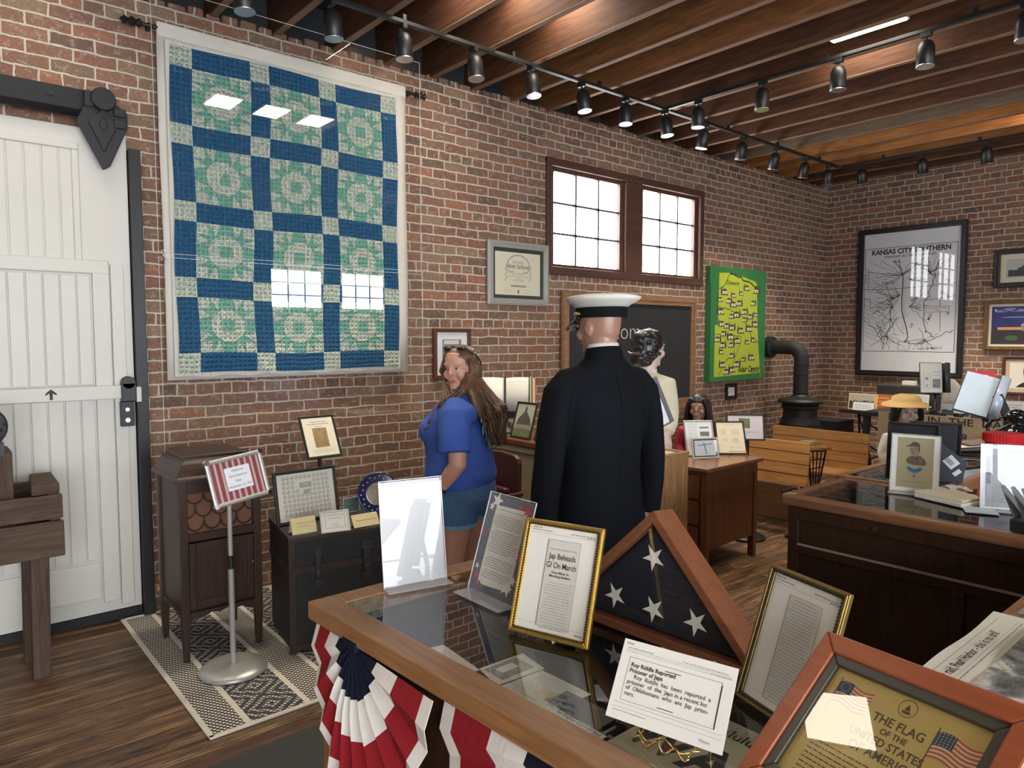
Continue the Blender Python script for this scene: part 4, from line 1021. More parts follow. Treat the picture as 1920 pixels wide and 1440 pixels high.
for i,(s,x,b) in enumerate((('Roy Riddle Reported',.023,.018),('Prisoner of Japs',.023,.018),('Roy  Riddle  has  been  reported  a',.033,.002),('prisoner  of  the  Japs in a recent list',.023,.002),('of  Oklahomans  who  are  Jap  priso-',.023,.002),('ners.',.023,.002))):
    put_text(cd,s,x,.089-.0095*i,.0098,M['ink'],'LEFT',bold=b,z=.002,sx=.98)

# red stained plaque, leaning back at the near end
PL=sheet('flag_plaque',(.88,.575,ZC+.004),R(-99),R(50),'large red stained wooden frame titled The Flag of the United States of America','plaque')
PL.location=(.9244,.566,.9592)
def _pl():
    yaw,lean,roll=R(-111.7),R(47.6),R(6.7)
    d=Vector((math.cos(yaw),math.sin(yaw),0)); n=Vector((math.sin(yaw),-math.cos(yaw),0)); up=Vector((0,0,1))*math.cos(lean)-n*math.sin(lean)
    d2=d*math.cos(roll)+up*math.sin(roll);u2=up*math.cos(roll)-d*math.sin(roll)
    PL.rotation_euler=Matrix((d2,u2,d2.cross(u2))).transposed().to_euler()
_pl()
w,h=.33,.27; O=[(0,0),(w,0),(w,h),(0,h)]
m=MB(); m.ring(O,inset(O,.031),-.012,.010); m.done('frame',M['plaque'],PL,bevel=.003)
m=MB(); m.ring(inset(O,.029),inset(O,.046),-.010,.005); m.done('inner_moulding',plain('olive_moulding',(.060,.052,.038),.35,var=.1),PL,bevel=.002)
m=MB(); m.prism(inset(O,.032),-.012,-.008); m.done('backing',M['blackm'],PL)
gp=plain('golden_parchment',(.50,.36,.10),.35,var=.06,scale=90)
m=MB(); m.prism(inset(O,.044),-.006,-.003); m.done('parchment',gp,PL)
m=MB(); m.poly([(x,y,.001) for x,y in inset(O,.0455)]); m.done('glass',M['glass'],PL)
olive=plain('olive_ink',(.09,.07,.03),.6)
for s,x,y,z_ in (('THE FLAG',.172,.172,.0185),('OF THE',.173,.158,.0125),('UNITED STATES',.168,.141,.0165),('OF AMERICA',.172,.122,.0185)): put_text(PL,s,x,y,z_,olive,z=-.0026,bold=.012,sx=.95)
lines_print(PL,[(.07,.27,.108-.0075*i,.0032) for i in range(9)],olive,-.0026,12)
m=MB(); P_=[(.171+.0135*math.cos(a*math.pi/10),.207+.0135*math.sin(a*math.pi/10)) for a in range(20)]; Pi=[(.171+.0125*math.cos(a*math.pi/10),.207+.0125*math.sin(a*math.pi/10)) for a in range(20)]
for i in range(20): flatpoly(m,[P_[i],P_[(i+1)%20],Pi[(i+1)%20],Pi[i]],-.0026)
flatpoly(m,[(.165,.199),(.177,.199),(.177,.203),(.165,.203)],-.0026); flatpoly(m,[(.167,.204),(.175,.204),(.1735,.209),(.171,.2135),(.1685,.209)],-.0026); m.done('capitol_seal',olive,PL)
def wavy_flag(x,y,s,circle):
    nm=[]
    def wp(u,v): return (x+s*(u*.062),y+s*(-v*.038+.003*math.sin(u*6.5)))
    blue=plain('flag_blue',(.035,.055,.10),.5); redm=plain('flag_red',(.45,.09,.05),.5); wh=plain('flag_cream',(.60,.48,.28),.5)
    for k,(mt,rng) in enumerate(((redm,range(0,13,2)),(wh,range(1,13,2)))):
        m=MB()
        for i in rng:
            u0=.4 if i<7 else 0
            for j in range(8):
                a=u0+(1-u0)*j/8;b=u0+(1-u0)*(j+1)/8
                flatpoly(m,[wp(a,i/13),wp(b,i/13),wp(b,(i+1)/13),wp(a,(i+1)/13)],-.0026)
        m.done('flag_stripes',mt,PL)
    m=MB()
    for j in range(4): flatpoly(m,[wp(.1*j,0),wp(.1*(j+1),0),wp(.1*(j+1),7/13),wp(.1*j,7/13)],-.0025)
    m.done('flag_canton',blue,PL)
    m=MB()
    if circle:
        for k in range(13): a=2*math.pi*k/13; px,py=wp(.2,.27); starpoly(m,px+.0075*s*math.cos(a),py+.0075*s*math.sin(a),.0014*s,-.0022)
    else:
        for i in range(5):
            for j in range(5): px,py=wp(.05+.075*i,.06+.105*j); starpoly(m,px,py,.0014*s,-.0022)
    m.done('flag_stars',wh,PL)
    m=MB(); m.poly([(x-.0015,y-.058*s,-.0025),(x,y-.058*s,-.0025),(x,y+.006,-.0025),(x-.0015,y+.006,-.0025)]); m.done('flag_pole',olive,PL)
wavy_flag(.062,.206,.92,True); wavy_flag(.222,.196,1.0,False)
# newspaper on case 4
o=empty('newspaper',(1.70,.40,ZC+.003),R(0),'open newspaper headed this is no drill, lying on the oak case behind the plaque','newspaper')
m=MB(); nn=12
for lay in range(4):
    zz=.003*lay; dx=.006*lay
    G=[[m.v(-.235+.47*i/nn+dx,-.30+.42*j/6,zz+.004*math.sin(i*.6)+.006*(j==0)) for i in range(nn+1)] for j in range(7)]
    for j in range(6):
        for i in range(nn): m.face([G[j][i],G[j][i+1],G[j+1][i+1],G[j+1][i]])
m.done('pages',plain('warm_newsprint',(.70,.66,.56),.7,var=.05,scale=20),o,solid=.0008)
strokes(o,[([(-.22,.098),(.21,.098)],1),([(-.22,.060),(.21,.060)],.5)],plain('red_rule',(.30,.12,.09),.6),.0012,.0145)
put_text(o,"'Air raid, Pearl Harbor - this is no drill'",-.225,.068,.027,M['ink'],'LEFT',z=.0148,bold=.012,sx=.80)
lines_print(o,[(-.22,.21,.050,.005)],M['greyink'],.0145,3)
kk=N('smoke_photo'); v=kk.coord(); kk.col(kk.ramp(kk.noise(v,11,6,.65,.6),[(.38,(.04,.04,.04)),(.52,(.22,.21,.19)),(.62,(.62,.58,.5))])); kk.rough(.6); ph=kk.m
rects(o,[(-.215,.23,-.22,.030)],ph,.0145); 
o=flat('photo_print',[(2.02,.38),(2.25,.38),(2.25,.49),(2.02,.49)],ZC+.002,M['greytone'],'black and white photo print beside the open newspaper','photo',group=None)

# =================================================================== CASES 2 and 3
c2,q2=display_case('display_case',[(2.832,.20),(3.405,.20),(3.405,1.556),(2.832,1.556)],ZC,.055,.048,M['rimwood'],None,M['darkwood'],'dark panelled display case with a rounded rim, holding the soldier portrait',body_in=.03,round_rim=True)
m=MB(); cxx=(2.832+3.405)/2; cyy=(.20+1.556)/2
x0=2.862-cxx-.012
for a,b,c_,d in ((1.48,1.526,.07,.90),(.23,.27,.07,.90),(.27,1.48,.845,.90),(.27,1.48,.70,.745),(.27,1.48,.07,.13),(.85,.89,.13,.70)): m.box(x0,x0+.02,a-cyy,b-cyy,c_,d)
m.done('panel_frame',M['darkwood'],c2,bevel=.004)
m=MB(); m.box(x0-.006,x0+.002,.27-cyy,1.48-cyy,.738,.746); m.done('ledge',plain('pale_edge',(.32,.24,.18),.4),c2)  # thin pale strip across the panelled face
m=MB(); m.lathe([(.010,x0-.006),(.010,x0+.004)],14,(1.165-cyy,.873),'x'); m.done('lock',plain('old_brass',(.14,.10,.05),.35,.8),c2)
c3,q3=display_case('display_case',[(3.425,1.12),(5.62,1.12),(5.62,1.60),(3.425,1.60)],ZC,.042,.055,M['caseoakx'],None,M['darkwood'],'glass topped oak display case reaching back toward the boy in the straw hat',body_in=.03)

o=acrylic('sign_holder',(3.241,1.272,ZC+.001),R(-77),R(6),.186,.252,'clear sign holder with a sketched soldier portrait and a blue medal ribbon',M['paper'],.05)
m=MB(); m.box(.024,.162,.022,.238,.0014,.0018); m.done('tan_sheet',plain('tan_sheet',(.34,.29,.16),.6,var=.05,scale=60),o)
sep=plain('sepia_ink',(.13,.08,.055),.6,var=.5,scale=120); sepl=plain('sepia_wash',(.24,.175,.11),.6,var=.3,scale=120)
m=MB(); flatpoly(m,[(.058,.140),(.062,.128),(.080,.122),(.128,.120),(.136,.130),(.130,.146),(.118,.158),(.108,.166),(.096,.158),(.082,.160),(.066,.154)],.0022); m.done('portrait_shoulders',sep,o)
m=MB(); flatpoly(m,[(.073,.200),(.071,.188),(.074,.178),(.073,.172),(.078,.163),(.088,.156),(.100,.160),(.106,.172),(.109,.190),(.106,.202)],.0024); m.done('portrait_face',sepl,o)
m=MB(); flatpoly(m,[(.056,.196),(.066,.199),(.074,.200),(.080,.202),(.108,.198),(.110,.206),(.104,.217),(.092,.221),(.080,.218),(.073,.208),(.062,.203)],.0027)
flatpoly(m,[(.104,.198),(.110,.199),(.109,.180),(.105,.172),(.103,.184)],.0027)
for x in (.079,.093): flatpoly(m,[(x-.0045,.1895),(x+.0045,.1895),(x+.004,.1915),(x-.004,.1915)],.0027); flatpoly(m,[(x-.003,.185),(x+.003,.185),(x+.002,.1875),(x-.002,.1875)],.0027)
flatpoly(m,[(.079,.168),(.089,.168),(.088,.1700),(.080,.1700)],.0027); flatpoly(m,[(.084,.184),(.081,.175),(.086,.1745)],.0027)
flatpoly(m,[(.086,.158),(.092,.150),(.100,.160),(.106,.150),(.112,.156),(.100,.140),(.094,.140),(.086,.152)],.0027); flatpoly(m,[(.124,.146),(.130,.146),(.131,.124),(.124,.126)],.0027)
m.done('portrait_cap',plain('dark_sepia',(.075,.045,.03),.6,var=.4,scale=150),o)
m=MB(); flatpoly(m,[(.060,.110),(.072,.112),(.092,.102),(.112,.112),(.124,.110),(.116,.098),(.100,.088),(.084,.088),(.070,.096)],.0022); m.done('medal_ribbon',plain('ribbon_blue',(.035,.11,.26),.5),o)
m=MB(); starpoly(m,.092,.073,.010,.0022,math.pi); flatpoly(m,[(.090,.078),(.094,.078),(.094,.088),(.090,.088)],.0022); m.done('medal',plain('medal_bronze',(.30,.13,.05),.4,.4),o)
put_text(o,'THE CONGRESSIONAL MEDAL OF',.092,.046,.0058,sep,z=.0022)
o=acrylic('sign_holder',(3.16,.905,ZC+.001),R(-62),R(5),.216,.255,'clear sign holder with a newspaper page, before the red bucket on the dark case',M['paperw'],.05)
m=MB(); m.box(.018,.205,.012,.238,.0014,.0018); m.done('grey_page',plain('grey_page',(.42,.42,.44),.6,var=.2,scale=40),o)
put_text(o,'ADAIR COUNTY PEOPLE',.115,.222,.0115,M['greyink'],z=.0022,bold=.02)
rr=random.Random(9); lines_print(o,[(.040+.055*c,.088+.055*c,.212-.0055*i,.003) for c in range(3) for i in range(34)],M['greyink'],.0022,10)
rects(o,[(.020,.036,.10,.21)],M['greytone'],.0023)
# booklet, tissue, envelope
o=empty('booklet',(3.24,1.03,ZC+.001),R(-20),'stack of cream booklets lying on the dark display case','booklet')
m=MB(); m.prism([(-.085,-.11),(.085,-.11),(.085,.10),(-.085,.10)],0,.016); m.done('lower_booklet',M['paper'],o,bevel=.002)
m=MB(); m.prism([(-.075,-.105),(.08,-.09),(.07,.115),(-.085,.10)],.0165,.026); m.done('upper_booklet',M['cream'],o,bevel=.002)
o=empty('envelope',(3.13,.90,ZC+.001),R(25),'pale blue paper slips beside the booklets on the dark case','paper')
m=MB(); m.box(-.06,.05,-.06,.05,0,.003); m.done('sheet',plain('pale_blue_paper',(.58,.66,.72),.6),o)
m=MB(); G=[]; rr=random.Random(11)
G=[[m.v(3.365-.085+.17*i/12*1.0,1.065+.03*math.sin(i)-.03+.06*j/5,ZC+.004+.028*abs(math.sin(i*.9+j*1.7))*(.5+rr.random()*.5)+.012*j/5) for i in range(13)] for j in range(6)]
for j in range(5):
    for i in range(12): m.face([G[j][i],G[j][i+1],G[j+1][i+1],G[j+1][i]])
o=m.done('crumpled_tissue',M['paperw'],None,smooth=True,solid=.001); o.modifiers.new('s','SUBSURF').levels=1; tag(o,'crumpled white tissue behind the booklets on the dark case','tissue')
# red bucket
o=empty('bucket',(3.315,.875,ZC+.001),0,'red ribbed plastic bucket behind the newspaper page holder','bucket')
m=MB(); m.lathe([(.083,0),(.083,.02),(.062,.255),(.066,.257),(.066,.262),(.060,.262),(.08,.01)],40); m.done('body',M['red_plastic'],o,smooth=True)
m=MB(); 
for k in range(40):
    a=2*math.pi*k/40; m.bar((.068*math.cos(a),.068*math.sin(a),.255),(.068*math.cos(a),.068*math.sin(a),.285),.008,.006)
m.lathe([(.064,.250),(.068,.252),(.068,.258),(.064,.260)],40); m.lathe([(.061,.262),(.068,.288),(.062,.288)],40); m.done('ribbed_rim',M['red_plastic'],o)
# metal brochure rack at the picture edge
o=empty('brochure_rack',(2.93,.665,ZC+.001),R(-10),'black rack with thin upright metal fins at the edge of the dark case','rack')
m=MB(); m.box(-.07,.09,-.10,.055,0,.045); m.done('base',M['black'],o,bevel=.005)
for k in range(5):
    m=MB(); y=.045-.032*k; m.hexa([(-.05,y,.03),(.07,y,.03),(.07,y+.0015,.03),(-.05,y+.0015,.03)],[(-.05,y+.050,.150),(-.025,y+.050,.150),(-.025,y+.0515,.150),(-.05,y+.0515,.150)]); m.done('fin',plain('fin_metal',(.30,.31,.32),.35,.9),o)
# two black frames seen from behind on case 3
bw=plain('back_card',(.020,.022,.030),.7); 
o=picture('picture_frame',(3.51,1.395,ZC+.001),R(-82),R(4),.215,.272,.014,.014,M['black'],'black frame seen beside the soldier portrait, nearer of two with an empty dark face','picture frame','black frames on the oak case',mats=((.013,bw),),prop=False,glass=False)
m=MB(); m.hexa([(.20,.12,.005),(.20,.0,.085),(.245,.0,.115),(.245,.0,.113)],[(.203,.12,.005),(.203,.0,.085),(.248,.0,.115),(.248,.0,.113)]) ; m.bm.free()
ez2=sheet('easel_flap',(3.62,1.215,ZC+.001),R(-60),R(-8),None,None); ez2.parent=None
tag(ez2,'dark grey easel flap with a white barcode sticker standing behind the soldier portrait','easel')
m=MB(); m.prism([(.0,.0),(.105,.0),(.115,.10),(-.01,.20),(-.02,.18)],-.002,.002); m.done('flap',plain('slate_card',(.055,.065,.085),.7),ez2)
e=MB(); e.prism([(.018,.100),(.055,.060),(.090,.092),(.053,.132)],.0025,.0032); e.done('barcode_sticker',M['paperw'],ez2)
e=MB()
for k in range(8): 
    a=.026+.0035*k; e.prism([(a,.098-.0035*k+.006),(a+.0016,.0965-.0035*k+.006),(a+.0166,.1115-.0035*k+.006),(a+.015,.113-.0035*k+.006)],.0034,.0038)
e.done('barcode',M['ink'],ez2)
e=MB(); e.prism([(.060,.042),(.074,.028),(.100,.052),(.086,.066)],.0025,.0032); e.done('price_sticker',M['paperw'],ez2)
o=picture('picture_frame',(3.70,1.37,ZC+.001),R(-66),R(-9),.215,.272,.014,.014,M['black'],'tilted black frame standing just behind the other black frame','picture frame','black frames on the oak case',mats=((.013,bw),),prop=False,glass=False)

# =================================================================== FAR RIGHT: binders, pamphlets, table and sign
def binder(name,BL,yaw,lean,w,h,label,dark,blue=False,roll=0,tilt=0):
    o=sheet(name,BL,yaw,lean,label,'binder')
    if roll: o.rotation_euler=(o.rotation_euler.to_matrix()@Matrix.Rotation(R(roll),3,'Z')).to_euler()
    cov=plain('dark_cover',(.035,.045,.055),.4) if dark else M['blackm']
    sleeve=plain('plastic_sleeve',(.55,.66,.78),.16,var=.12,scale=10) if blue else M['paper']
    m=MB(); m.box(-.006,w,-.006,h+.006,-.012,-.006); m.done('cover',cov,o,bevel=.002)
    m=MB(); m.box(0,w-.004,0,h,-.005,.004); m.done('pages',sleeve,o,bevel=.001)
    m=MB(); 
    pr=[(w,-.012)]+[(w+.055*math.sin(a*math.pi/10),-.012+.035*(1-math.cos(a*math.pi/10))) for a in range(1,11)]
    pts=[]
    G=[[m.v(px,yy,pz) for px,pz in pr] for yy in (0,h)]
    for i in range(len(pr)-1): m.face([G[0][i],G[0][i+1],G[1][i+1],G[1][i]])
    m.done('curled_pages',plain('curl_sleeve',(.42,.48,.60),.2,var=.1) if blue else cov,o,solid=.003,smooth=True)
    return o
o=binder('photo_binder',(5.18,1.655,1.155),R(-67),R(30),.19,.29,'open binder with glossy blue plastic sleeves on a black pole stand',True,True,-17)
m=MB(); m.box(.165,.215,-.01,.31,-.05,-.013); m.done('back_support',M['blackm'],o,bevel=.01)
s=empty('binder_stand',(5.31,1.38,ZC+.001),0,'chrome footed black pole stand under the blue sleeved binder','stand')
m=MB(); m.lathe([(.085,0),(.083,.012),(.03,.03),(.02,.05)],28); m.done('foot',M['chrome'],s,smooth=True)
m=MB(); m.lathe([(.026,.03),(.03,.10),(.026,.17)],16); m.bar((0,0,.15),(-.03,.06,.30),.035,.05); m.done('pole',M['blackm'],s)
for k,(dx,l) in enumerate(((0,'lowest'),(.05,'middle'),(.09,'topmost'))):
    m=MB(); m.box(-.13,.13,-.055,.055,0,.004); o=m.done('pamphlet',M['cream'] if k%2 else plain('brown_cover',(.16,.10,.07),.4),None,loc=(4.72+dx,1.42-dx*.5,ZC+.022+.016*k)); o.rotation_euler=(R(3),R(-4),R(-50+9*k)); tag(o,f'{l} of three fanned pamphlets on the oak case beside the tilted black frame','pamphlet','fanned pamphlets on the oak case')
m=MB(); m.box(-.10,.10,-.035,.035,0,.02); o=m.done('pamphlet_box',M['black'],None,loc=(4.78,1.40,ZC+.0005),bevel=.002); o.rotation_euler=(0,0,R(-45)); tag(o,'low black box under the fanned pamphlets on the oak case','box')

# long table with painted sign board
TB=empty('display_table',(7.35,2.2,0),0,'low table under the painted board by the far wall, crowded with antiques','table')
m=MB(); m.box(-.30,.30,-.95,.85,.86,.90); m.done('tabletop',M['blackm'],TB,bevel=.003)
for x in (-.26,.24):
    for y in (-.90,.80):
        m=MB(); m.box(x,x+.05,y,y+.05,0,.86); m.done('leg',M['blackm'],TB)
o=empty('sign_board',(7.02,2.15,.62),0,'tan wooden board lettered BACK IN THE DAY along the table front','sign')
burl=plain('tan_board',(.36,.26,.14),.8,var=.2,scale=18,bump=.2)
m=MB(); m.box(-.02,.0,-1.0,.72,.02,.298); m.done('board',burl,o,bevel=.003)
fr_=sheet('x',(0,0,0),R(-90),0); fr_.parent=o; fr_.name='lettering_row'; fr_.location=(-.021,.72,.02)
put_text(fr_,'BACK  IN  THE  DAY',.09,.205,.088,M['ink'],'LEFT',z=.001,bold=.015,sx=1.22)
put_text(fr_,'FOREVER',.345,.07,.092,M['ink'],'LEFT',z=.001,bold=.015,sx=1.1)
o=binder('album',(7.04,2.52,1.115),R(-50),R(8),.185,.27,'open album page with small drawings on a black stand below the railroad map',True,False)
outline(o,.025,.085,.04,.17,.002,M['greyink'],.0048); lines_print(o,[(.10,.165,.185,.007),(.10,.165,.155,.006),(.10,.16,.06,.01)],M['ink'],.005,2)
rects(o,[(.10,.165,.04,.125)],M['greytone'],.0048); rects(o,[(.04,.065,.115,.14),(.045,.06,.055,.07)],M['greytone'],.0052)
s=empty('album_stand',(7.17,2.45,.901),0,'black turned stand under the open album','stand')
m=MB(); m.lathe([(.10,0),(.10,.012),(.035,.03),(.02,.06),(.035,.10),(.018,.14),(.02,.20)],24); m.done('base',M['black'],s,smooth=True)
m=MB(); m.box(-.012,.006,-.05,.05,.19,.32); m.done('back_plate',M['black'],s)
def box_thing(name,loc,dims,rz,mt,label,cat,group=None,bevel=.003):
    m=MB(); a,b,c=dims; m.box(-a/2,a/2,-b/2,b/2,0,c); o=m.done(name,mt,None,bevel=bevel,loc=loc); o.rotation_euler=(0,0,rz); tag(o,label,cat,group); return o
def wallprint(name,BL,yaw,lean,w,h,mat,label,cat='photo',group=None):
    o=sheet(name,BL,yaw,lean,label,cat,group); m=MB(); m.box(0,w,0,h,-.004,0); m.done('card',mat,o); return o
sky=plain('misty_photo',(.34,.36,.33),.4,var=.6,scale=6)
def landscape(o,w,h,b=.012,c=((.42,.46,.50),(.06,.075,.05))):
    rects(o,[(b,w-b,h*.45,h-b)],plain('pale_sky_%.2f'%c[0][0],c[0],.4,var=.12,scale=12),.0005)
    rects(o,[(b,w-b,b,h*.45)],plain('dark_land_%.2f'%c[1][0],c[1],.4,var=.6,scale=25),.0006)
    rr=random.Random(int(w*1000)); m=MB(); n=14
    for i in range(n):
        x=b+(w-2*b)*i/n; m.poly([(x,h*.44,.0009),(x+(w-2*b)/n,h*.44,.0009),(x+(w-2*b)/n,h*(.46+rr.uniform(0,.16)),.0009),(x,h*(.46+rr.uniform(0,.16)),.0009)])
    m.done('treeline',plain('tree_dark',(.035,.045,.03),.5),o)
o=wallprint('photo_print',(7.18,2.40,.902),R(-90),R(12),.24,.11,M['cream'],'small misty landscape print below the open album'); landscape(o,.24,.11,.006)
# lantern jar
o=empty('lantern',(7.2,2.25,.901),0,'small dark lantern jar with a pale band, beside the album','lantern')
m=MB(); m.lathe([(.04,0),(.045,.01),(.045,.03),(.038,.04),(.038,.095),(.045,.10),(.043,.115),(.02,.13),(.012,.15)],20); m.done('body',M['black'],o,smooth=False)
m=MB(); m.lathe([(.046,.035),(.046,.06)],20); m.done('band',M['paper'],o)
m=MB(); m.tube([(.0+.045*math.cos(a*math.pi/10),0,.13+.06*math.sin(a*math.pi/10)) for a in range(11)],.0025,6); m.done('bail',M['black'],o)
# cloth sack
m=MB(); m.loft([((0,0,0),.09,.07),((0,0,.05),.12,.09),((.01,.01,.14),.11,.085),((.01,.02,.22),.08,.06),((.0,.03,.29),.05,.04),((-.0,.04,.33),.018,.015)],16,(0,1,0)); o=m.done('cloth_sack',plain('cream_sack',(.52,.46,.38),.9,var=.15,scale=12,bump=.4),None,smooth=True,loc=(7.42,2.36,.901),subd=1); tag(o,'lumpy cream cloth sack behind the open album','sack')
# eggs in tray + card + kettle jug
o=box_thing('egg_tray',(7.2,1.83,.901),(.10,.20,.035),0,plain('grey_pulp',(.25,.24,.22),.9),'grey pulp tray holding brown eggs on the table','tray')
for i in range(4):
    m=MB(); m.ball((0,0,0),.022,.022,.028); o=m.done('egg',plain('brown_egg',(.50,.30,.19),.5,var=.1),None,smooth=True,loc=(7.19,1.905-.048*i,.964)); tag(o,'brown egg in the grey pulp tray','egg','brown eggs in the tray')
o=wallprint('note_card',(7.27,1.93,.98),R(-90),R(6),.15,.085,M['paper'],'white handwritten card standing behind the brown eggs','card'); lines_print(o,[(.02,.13,.05,.008),(.03,.12,.03,.008)],M['greyink'],.001,3)
m=MB(); m.box(0,.01,-.06,.06,0,.08); o=m.done('card_block',M['blackm'],None,loc=(7.285,1.855,.901)); tag(o,'small block propping the handwritten card','block')
o=empty('kettle',(5.02,1.262,ZC+.001),0,'glossy black enamel jug at the edge of the far oak case','kettle')
m=MB(); m.lathe([(.07,0),(.11,.015),(.125,.06),(.115,.10),(.07,.135),(.04,.15),(.038,.16),(.055,.18),(.06,.20),(.045,.225),(.015,.24)],32); m.done('body',plain('gloss_black',(.01,.01,.01),.06),o,smooth=True)
m=MB(); m.tube([(.0,.105,.07),(0,.145,.09),(0,.155,.125),(0,.13,.16),(0,.05,.185)],.010,10); m.done('handle',plain('gloss_black',(.01,.01,.01),.06),o,smooth=True)
# notices on the far wall
def flatw(name,y1,z0,w,h,mat,label,cat,group=None,th=.006,off=.008):
    o=sheet(name,(XB-off,y1,z0),R(-90),0,label,cat,group); m=MB(); m.box(0,w,0,h,-th,0); m.done('sheet',mat,o); return o
o=flatw('poster',2.83,1.02,.265,.215,plain('pink_red',(.55,.05,.09),.5),'small pink and white notice on the far wall above the blue binder','poster')
m=MB(); m.lathe([(.055,.0005),(.055,.0012)],24,(.165,.12)); m.done('white_disc',M['paper'],o); rects(o,[(.01,.075,.06,.15)],plain('pale_pink',(.65,.35,.38),.5),.0006); lines_print(o,[(.13,.20,.125,.006),(.13,.20,.11,.006)],M['softink'],.0016,3)

# ---- treadle table with pictures
TT=empty('treadle_table',(8.60,3.20,0),0,'dark sewing table with cast iron treadle legs in the brick corner','table')
m=MB(); m.box(-.28,.28,-.62,.66,.735,.775); m.done('tabletop',M['blackm'],TT,bevel=.004)
for sgn in (-.45,.48):
    m=MB(); m.tube([(-.22,sgn,.0),(-.10,sgn,.35),(-.16,sgn,.735)],.014,8); m.tube([(.22,sgn,.0),(.10,sgn,.35),(.16,sgn,.735)],.014,8); m.tube([(-.16,sgn,.70),(.16,sgn,.70)],.012,8); m.tube([(-.11,sgn,.36),(.11,sgn,.36)],.012,8); m.tube([(-.10,sgn,.36),(.14,sgn,.68)],.009,8); m.tube([(.10,sgn,.36),(-.14,sgn,.68)],.009,8); m.tube([(-.20,sgn,.05),(.20,sgn,.05)],.012,8)
    m.done('leg',M['iron'],TT,smooth=True)
m=MB(); m.tube([(0,-.45,.36),(0,.0,.16),(0,.48,.36)],.010,8); m.tube([(0,-.45,.14),(0,.48,.62)],.009,8); m.tube([(0,-.45,.62),(0,.48,.14)],.009,8); m.box(-.14,.14,-.20,.20,.08,.10); m.done('treadle',M['iron'],TT)
o=wallprint('photo_print',(8.42,3.80,.776),R(-90),R(10),.30,.19,M['cream'],'misty sepia landscape print at the left end of the sewing table'); landscape(o,.30,.19,.012,((.50,.44,.37),(.10,.075,.05)))
o=wallprint('caption_card',(8.36,3.72,.776),R(-90),R(14),.235,.095,M['paperw'],'white handwritten caption card in front of the sepia landscape print','card'); lines_print(o,[(.03,.2,.062,.009),(.03,.21,.042,.009),(.03,.2,.022,.009)],M['softink'],.001,3)
o=wallprint('magazine',(8.38,3.485,.776),R(-92),R(10),.165,.20,plain('orange_red',(.52,.10,.03),.4,var=.35,scale=25),'orange and red printed magazine standing on the sewing table','magazine')
put_text(o,'KANSAS',.09,.145,.036,plain('yellow_ink',(.75,.55,.16),.5),z=.001,bold=.02); put_text(o,'CITY',.075,.10,.036,plain('yellow_ink',(.75,.55,.16),.5),z=.001,bold=.02); put_text(o,'SOUTHERN',.083,.06,.030,plain('yellow_ink',(.75,.55,.16),.5),z=.001,bold=.02)
rects(o,[(.005,.03,.02,.19)],plain('yellow_ink',(.75,.55,.16),.5),.0008)
o=wallprint('tag_card',(8.40,3.345,.80),R(-88),R(8),.075,.17,plain('buff_tag',(.50,.33,.20),.6),'buff tag standing against the orange magazine','card')
lines_print(o,[(.02,.06,.12,.012),(.02,.06,.09,.012)],M['greyink'],.001,4)
o=wallprint('photo_print',(8.46,3.25,.776),R(-90),R(8),.30,.215,M['cream'],'green landscape print behind the straw hat on the sewing table'); landscape(o,.30,.215,.012,((.55,.57,.56),(.10,.13,.05)))
o=box_thing('suitcase',(8.72,3.25,.776),(.22,.62,.30),0,plain('dusty_black',(.03,.03,.032),.8,var=.4,scale=12),'dusty black case at the back of the sewing table','suitcase',bevel=.02)
m=MB(); m.box(-.03,.03,-.07,.07,0,.045); o=m.done('paper_label',M['paper'],None,loc=(8.66,3.22,1.077)); tag(o,'white paper label on top of the dusty black case','label')
o=box_thing('black_box',(8.55,4.05,0),(.40,.36,.62),0,M['blackm'],'plain black box on the floor in the brick corner','box')

# =================================================================== WALL PICTURES
def wallA(name,x,z,w,h,fw,fd,fmat,label,mats,cat='picture frame',group=None,rot=0):
    return picture(name,(x,YA-.016,z),0,0,w,h,fw,fd,fmat,label,cat,group,mats,prop=False)
o=wallA('diploma_frame',3.572,1.884,.665,.522,.055,.035,M['silverp'],'silver framed high school diploma on the brick wall left of the window',((.05,plain('dark_green_mat',(.035,.05,.045),.8)),(.085,plain('diploma_paper',(.72,.68,.52),.5,var=.03))),'diploma')
put_text(o,'STILWELL',.333,.345,.030,M['greyink'],z=.0085); put_text(o,'High School',.333,.305,.048,M['greyink'],z=.0085,bold=.02,sx=1.1)
for s,y,sz in (('Rowe L. Simmons',.255,.018),('Having completed the prescribed Course of Study',.236,.011),('is awarded this',.218,.010),('The School Diploma',.202,.014)): put_text(o,s,.333,y,sz,M['greyink'],z=.0085)
rects(o,[(.25,.42,.152,.168)],M['softink'],.0085)
st=[([(.20+.013*math.sin(k*1.7),.33-.012*k) for k in range(12)],2),([(.466+.013*math.sin(k*1.7),.33-.012*k) for k in range(12)],2),([(.333+.12*math.cos(a*math.pi/14),.33+.085*math.sin(a*math.pi/14)) for a in range(15)],3.5),([(.21,.30),(.24,.27),(.28,.28)],3),([(.456,.30),(.426,.27),(.386,.28)],3)]
strokes(o,st,M['softink'],.003,.0085); lines_print(o,[(.17,.27,.125,.004),(.18,.27,.11,.004),(.40,.48,.125,.004),(.40,.49,.10,.004)],M['softink'],.0085,3)
m=MB(); m.lathe([(.011,.0085),(.011,.009)],14,(.333,.118)); flatpoly(m,[(.329,.11),(.337,.11),(.336,.09),(.330,.09)],.0088); m.done('seal',plain('seal_gold',(.25,.18,.07),.4,.3),o)
o=wallA('picture_frame',3.048,1.295,.352,.392,.030,.030,wood('red_brown_frame',(.10,.035,.02),(.18,.065,.035),.4,'x'),'brown framed black and white photo on the brick wall behind the woman',((.028,M['paperw']),(.085,M['greytone'])),group='framed photos on the brick walls')
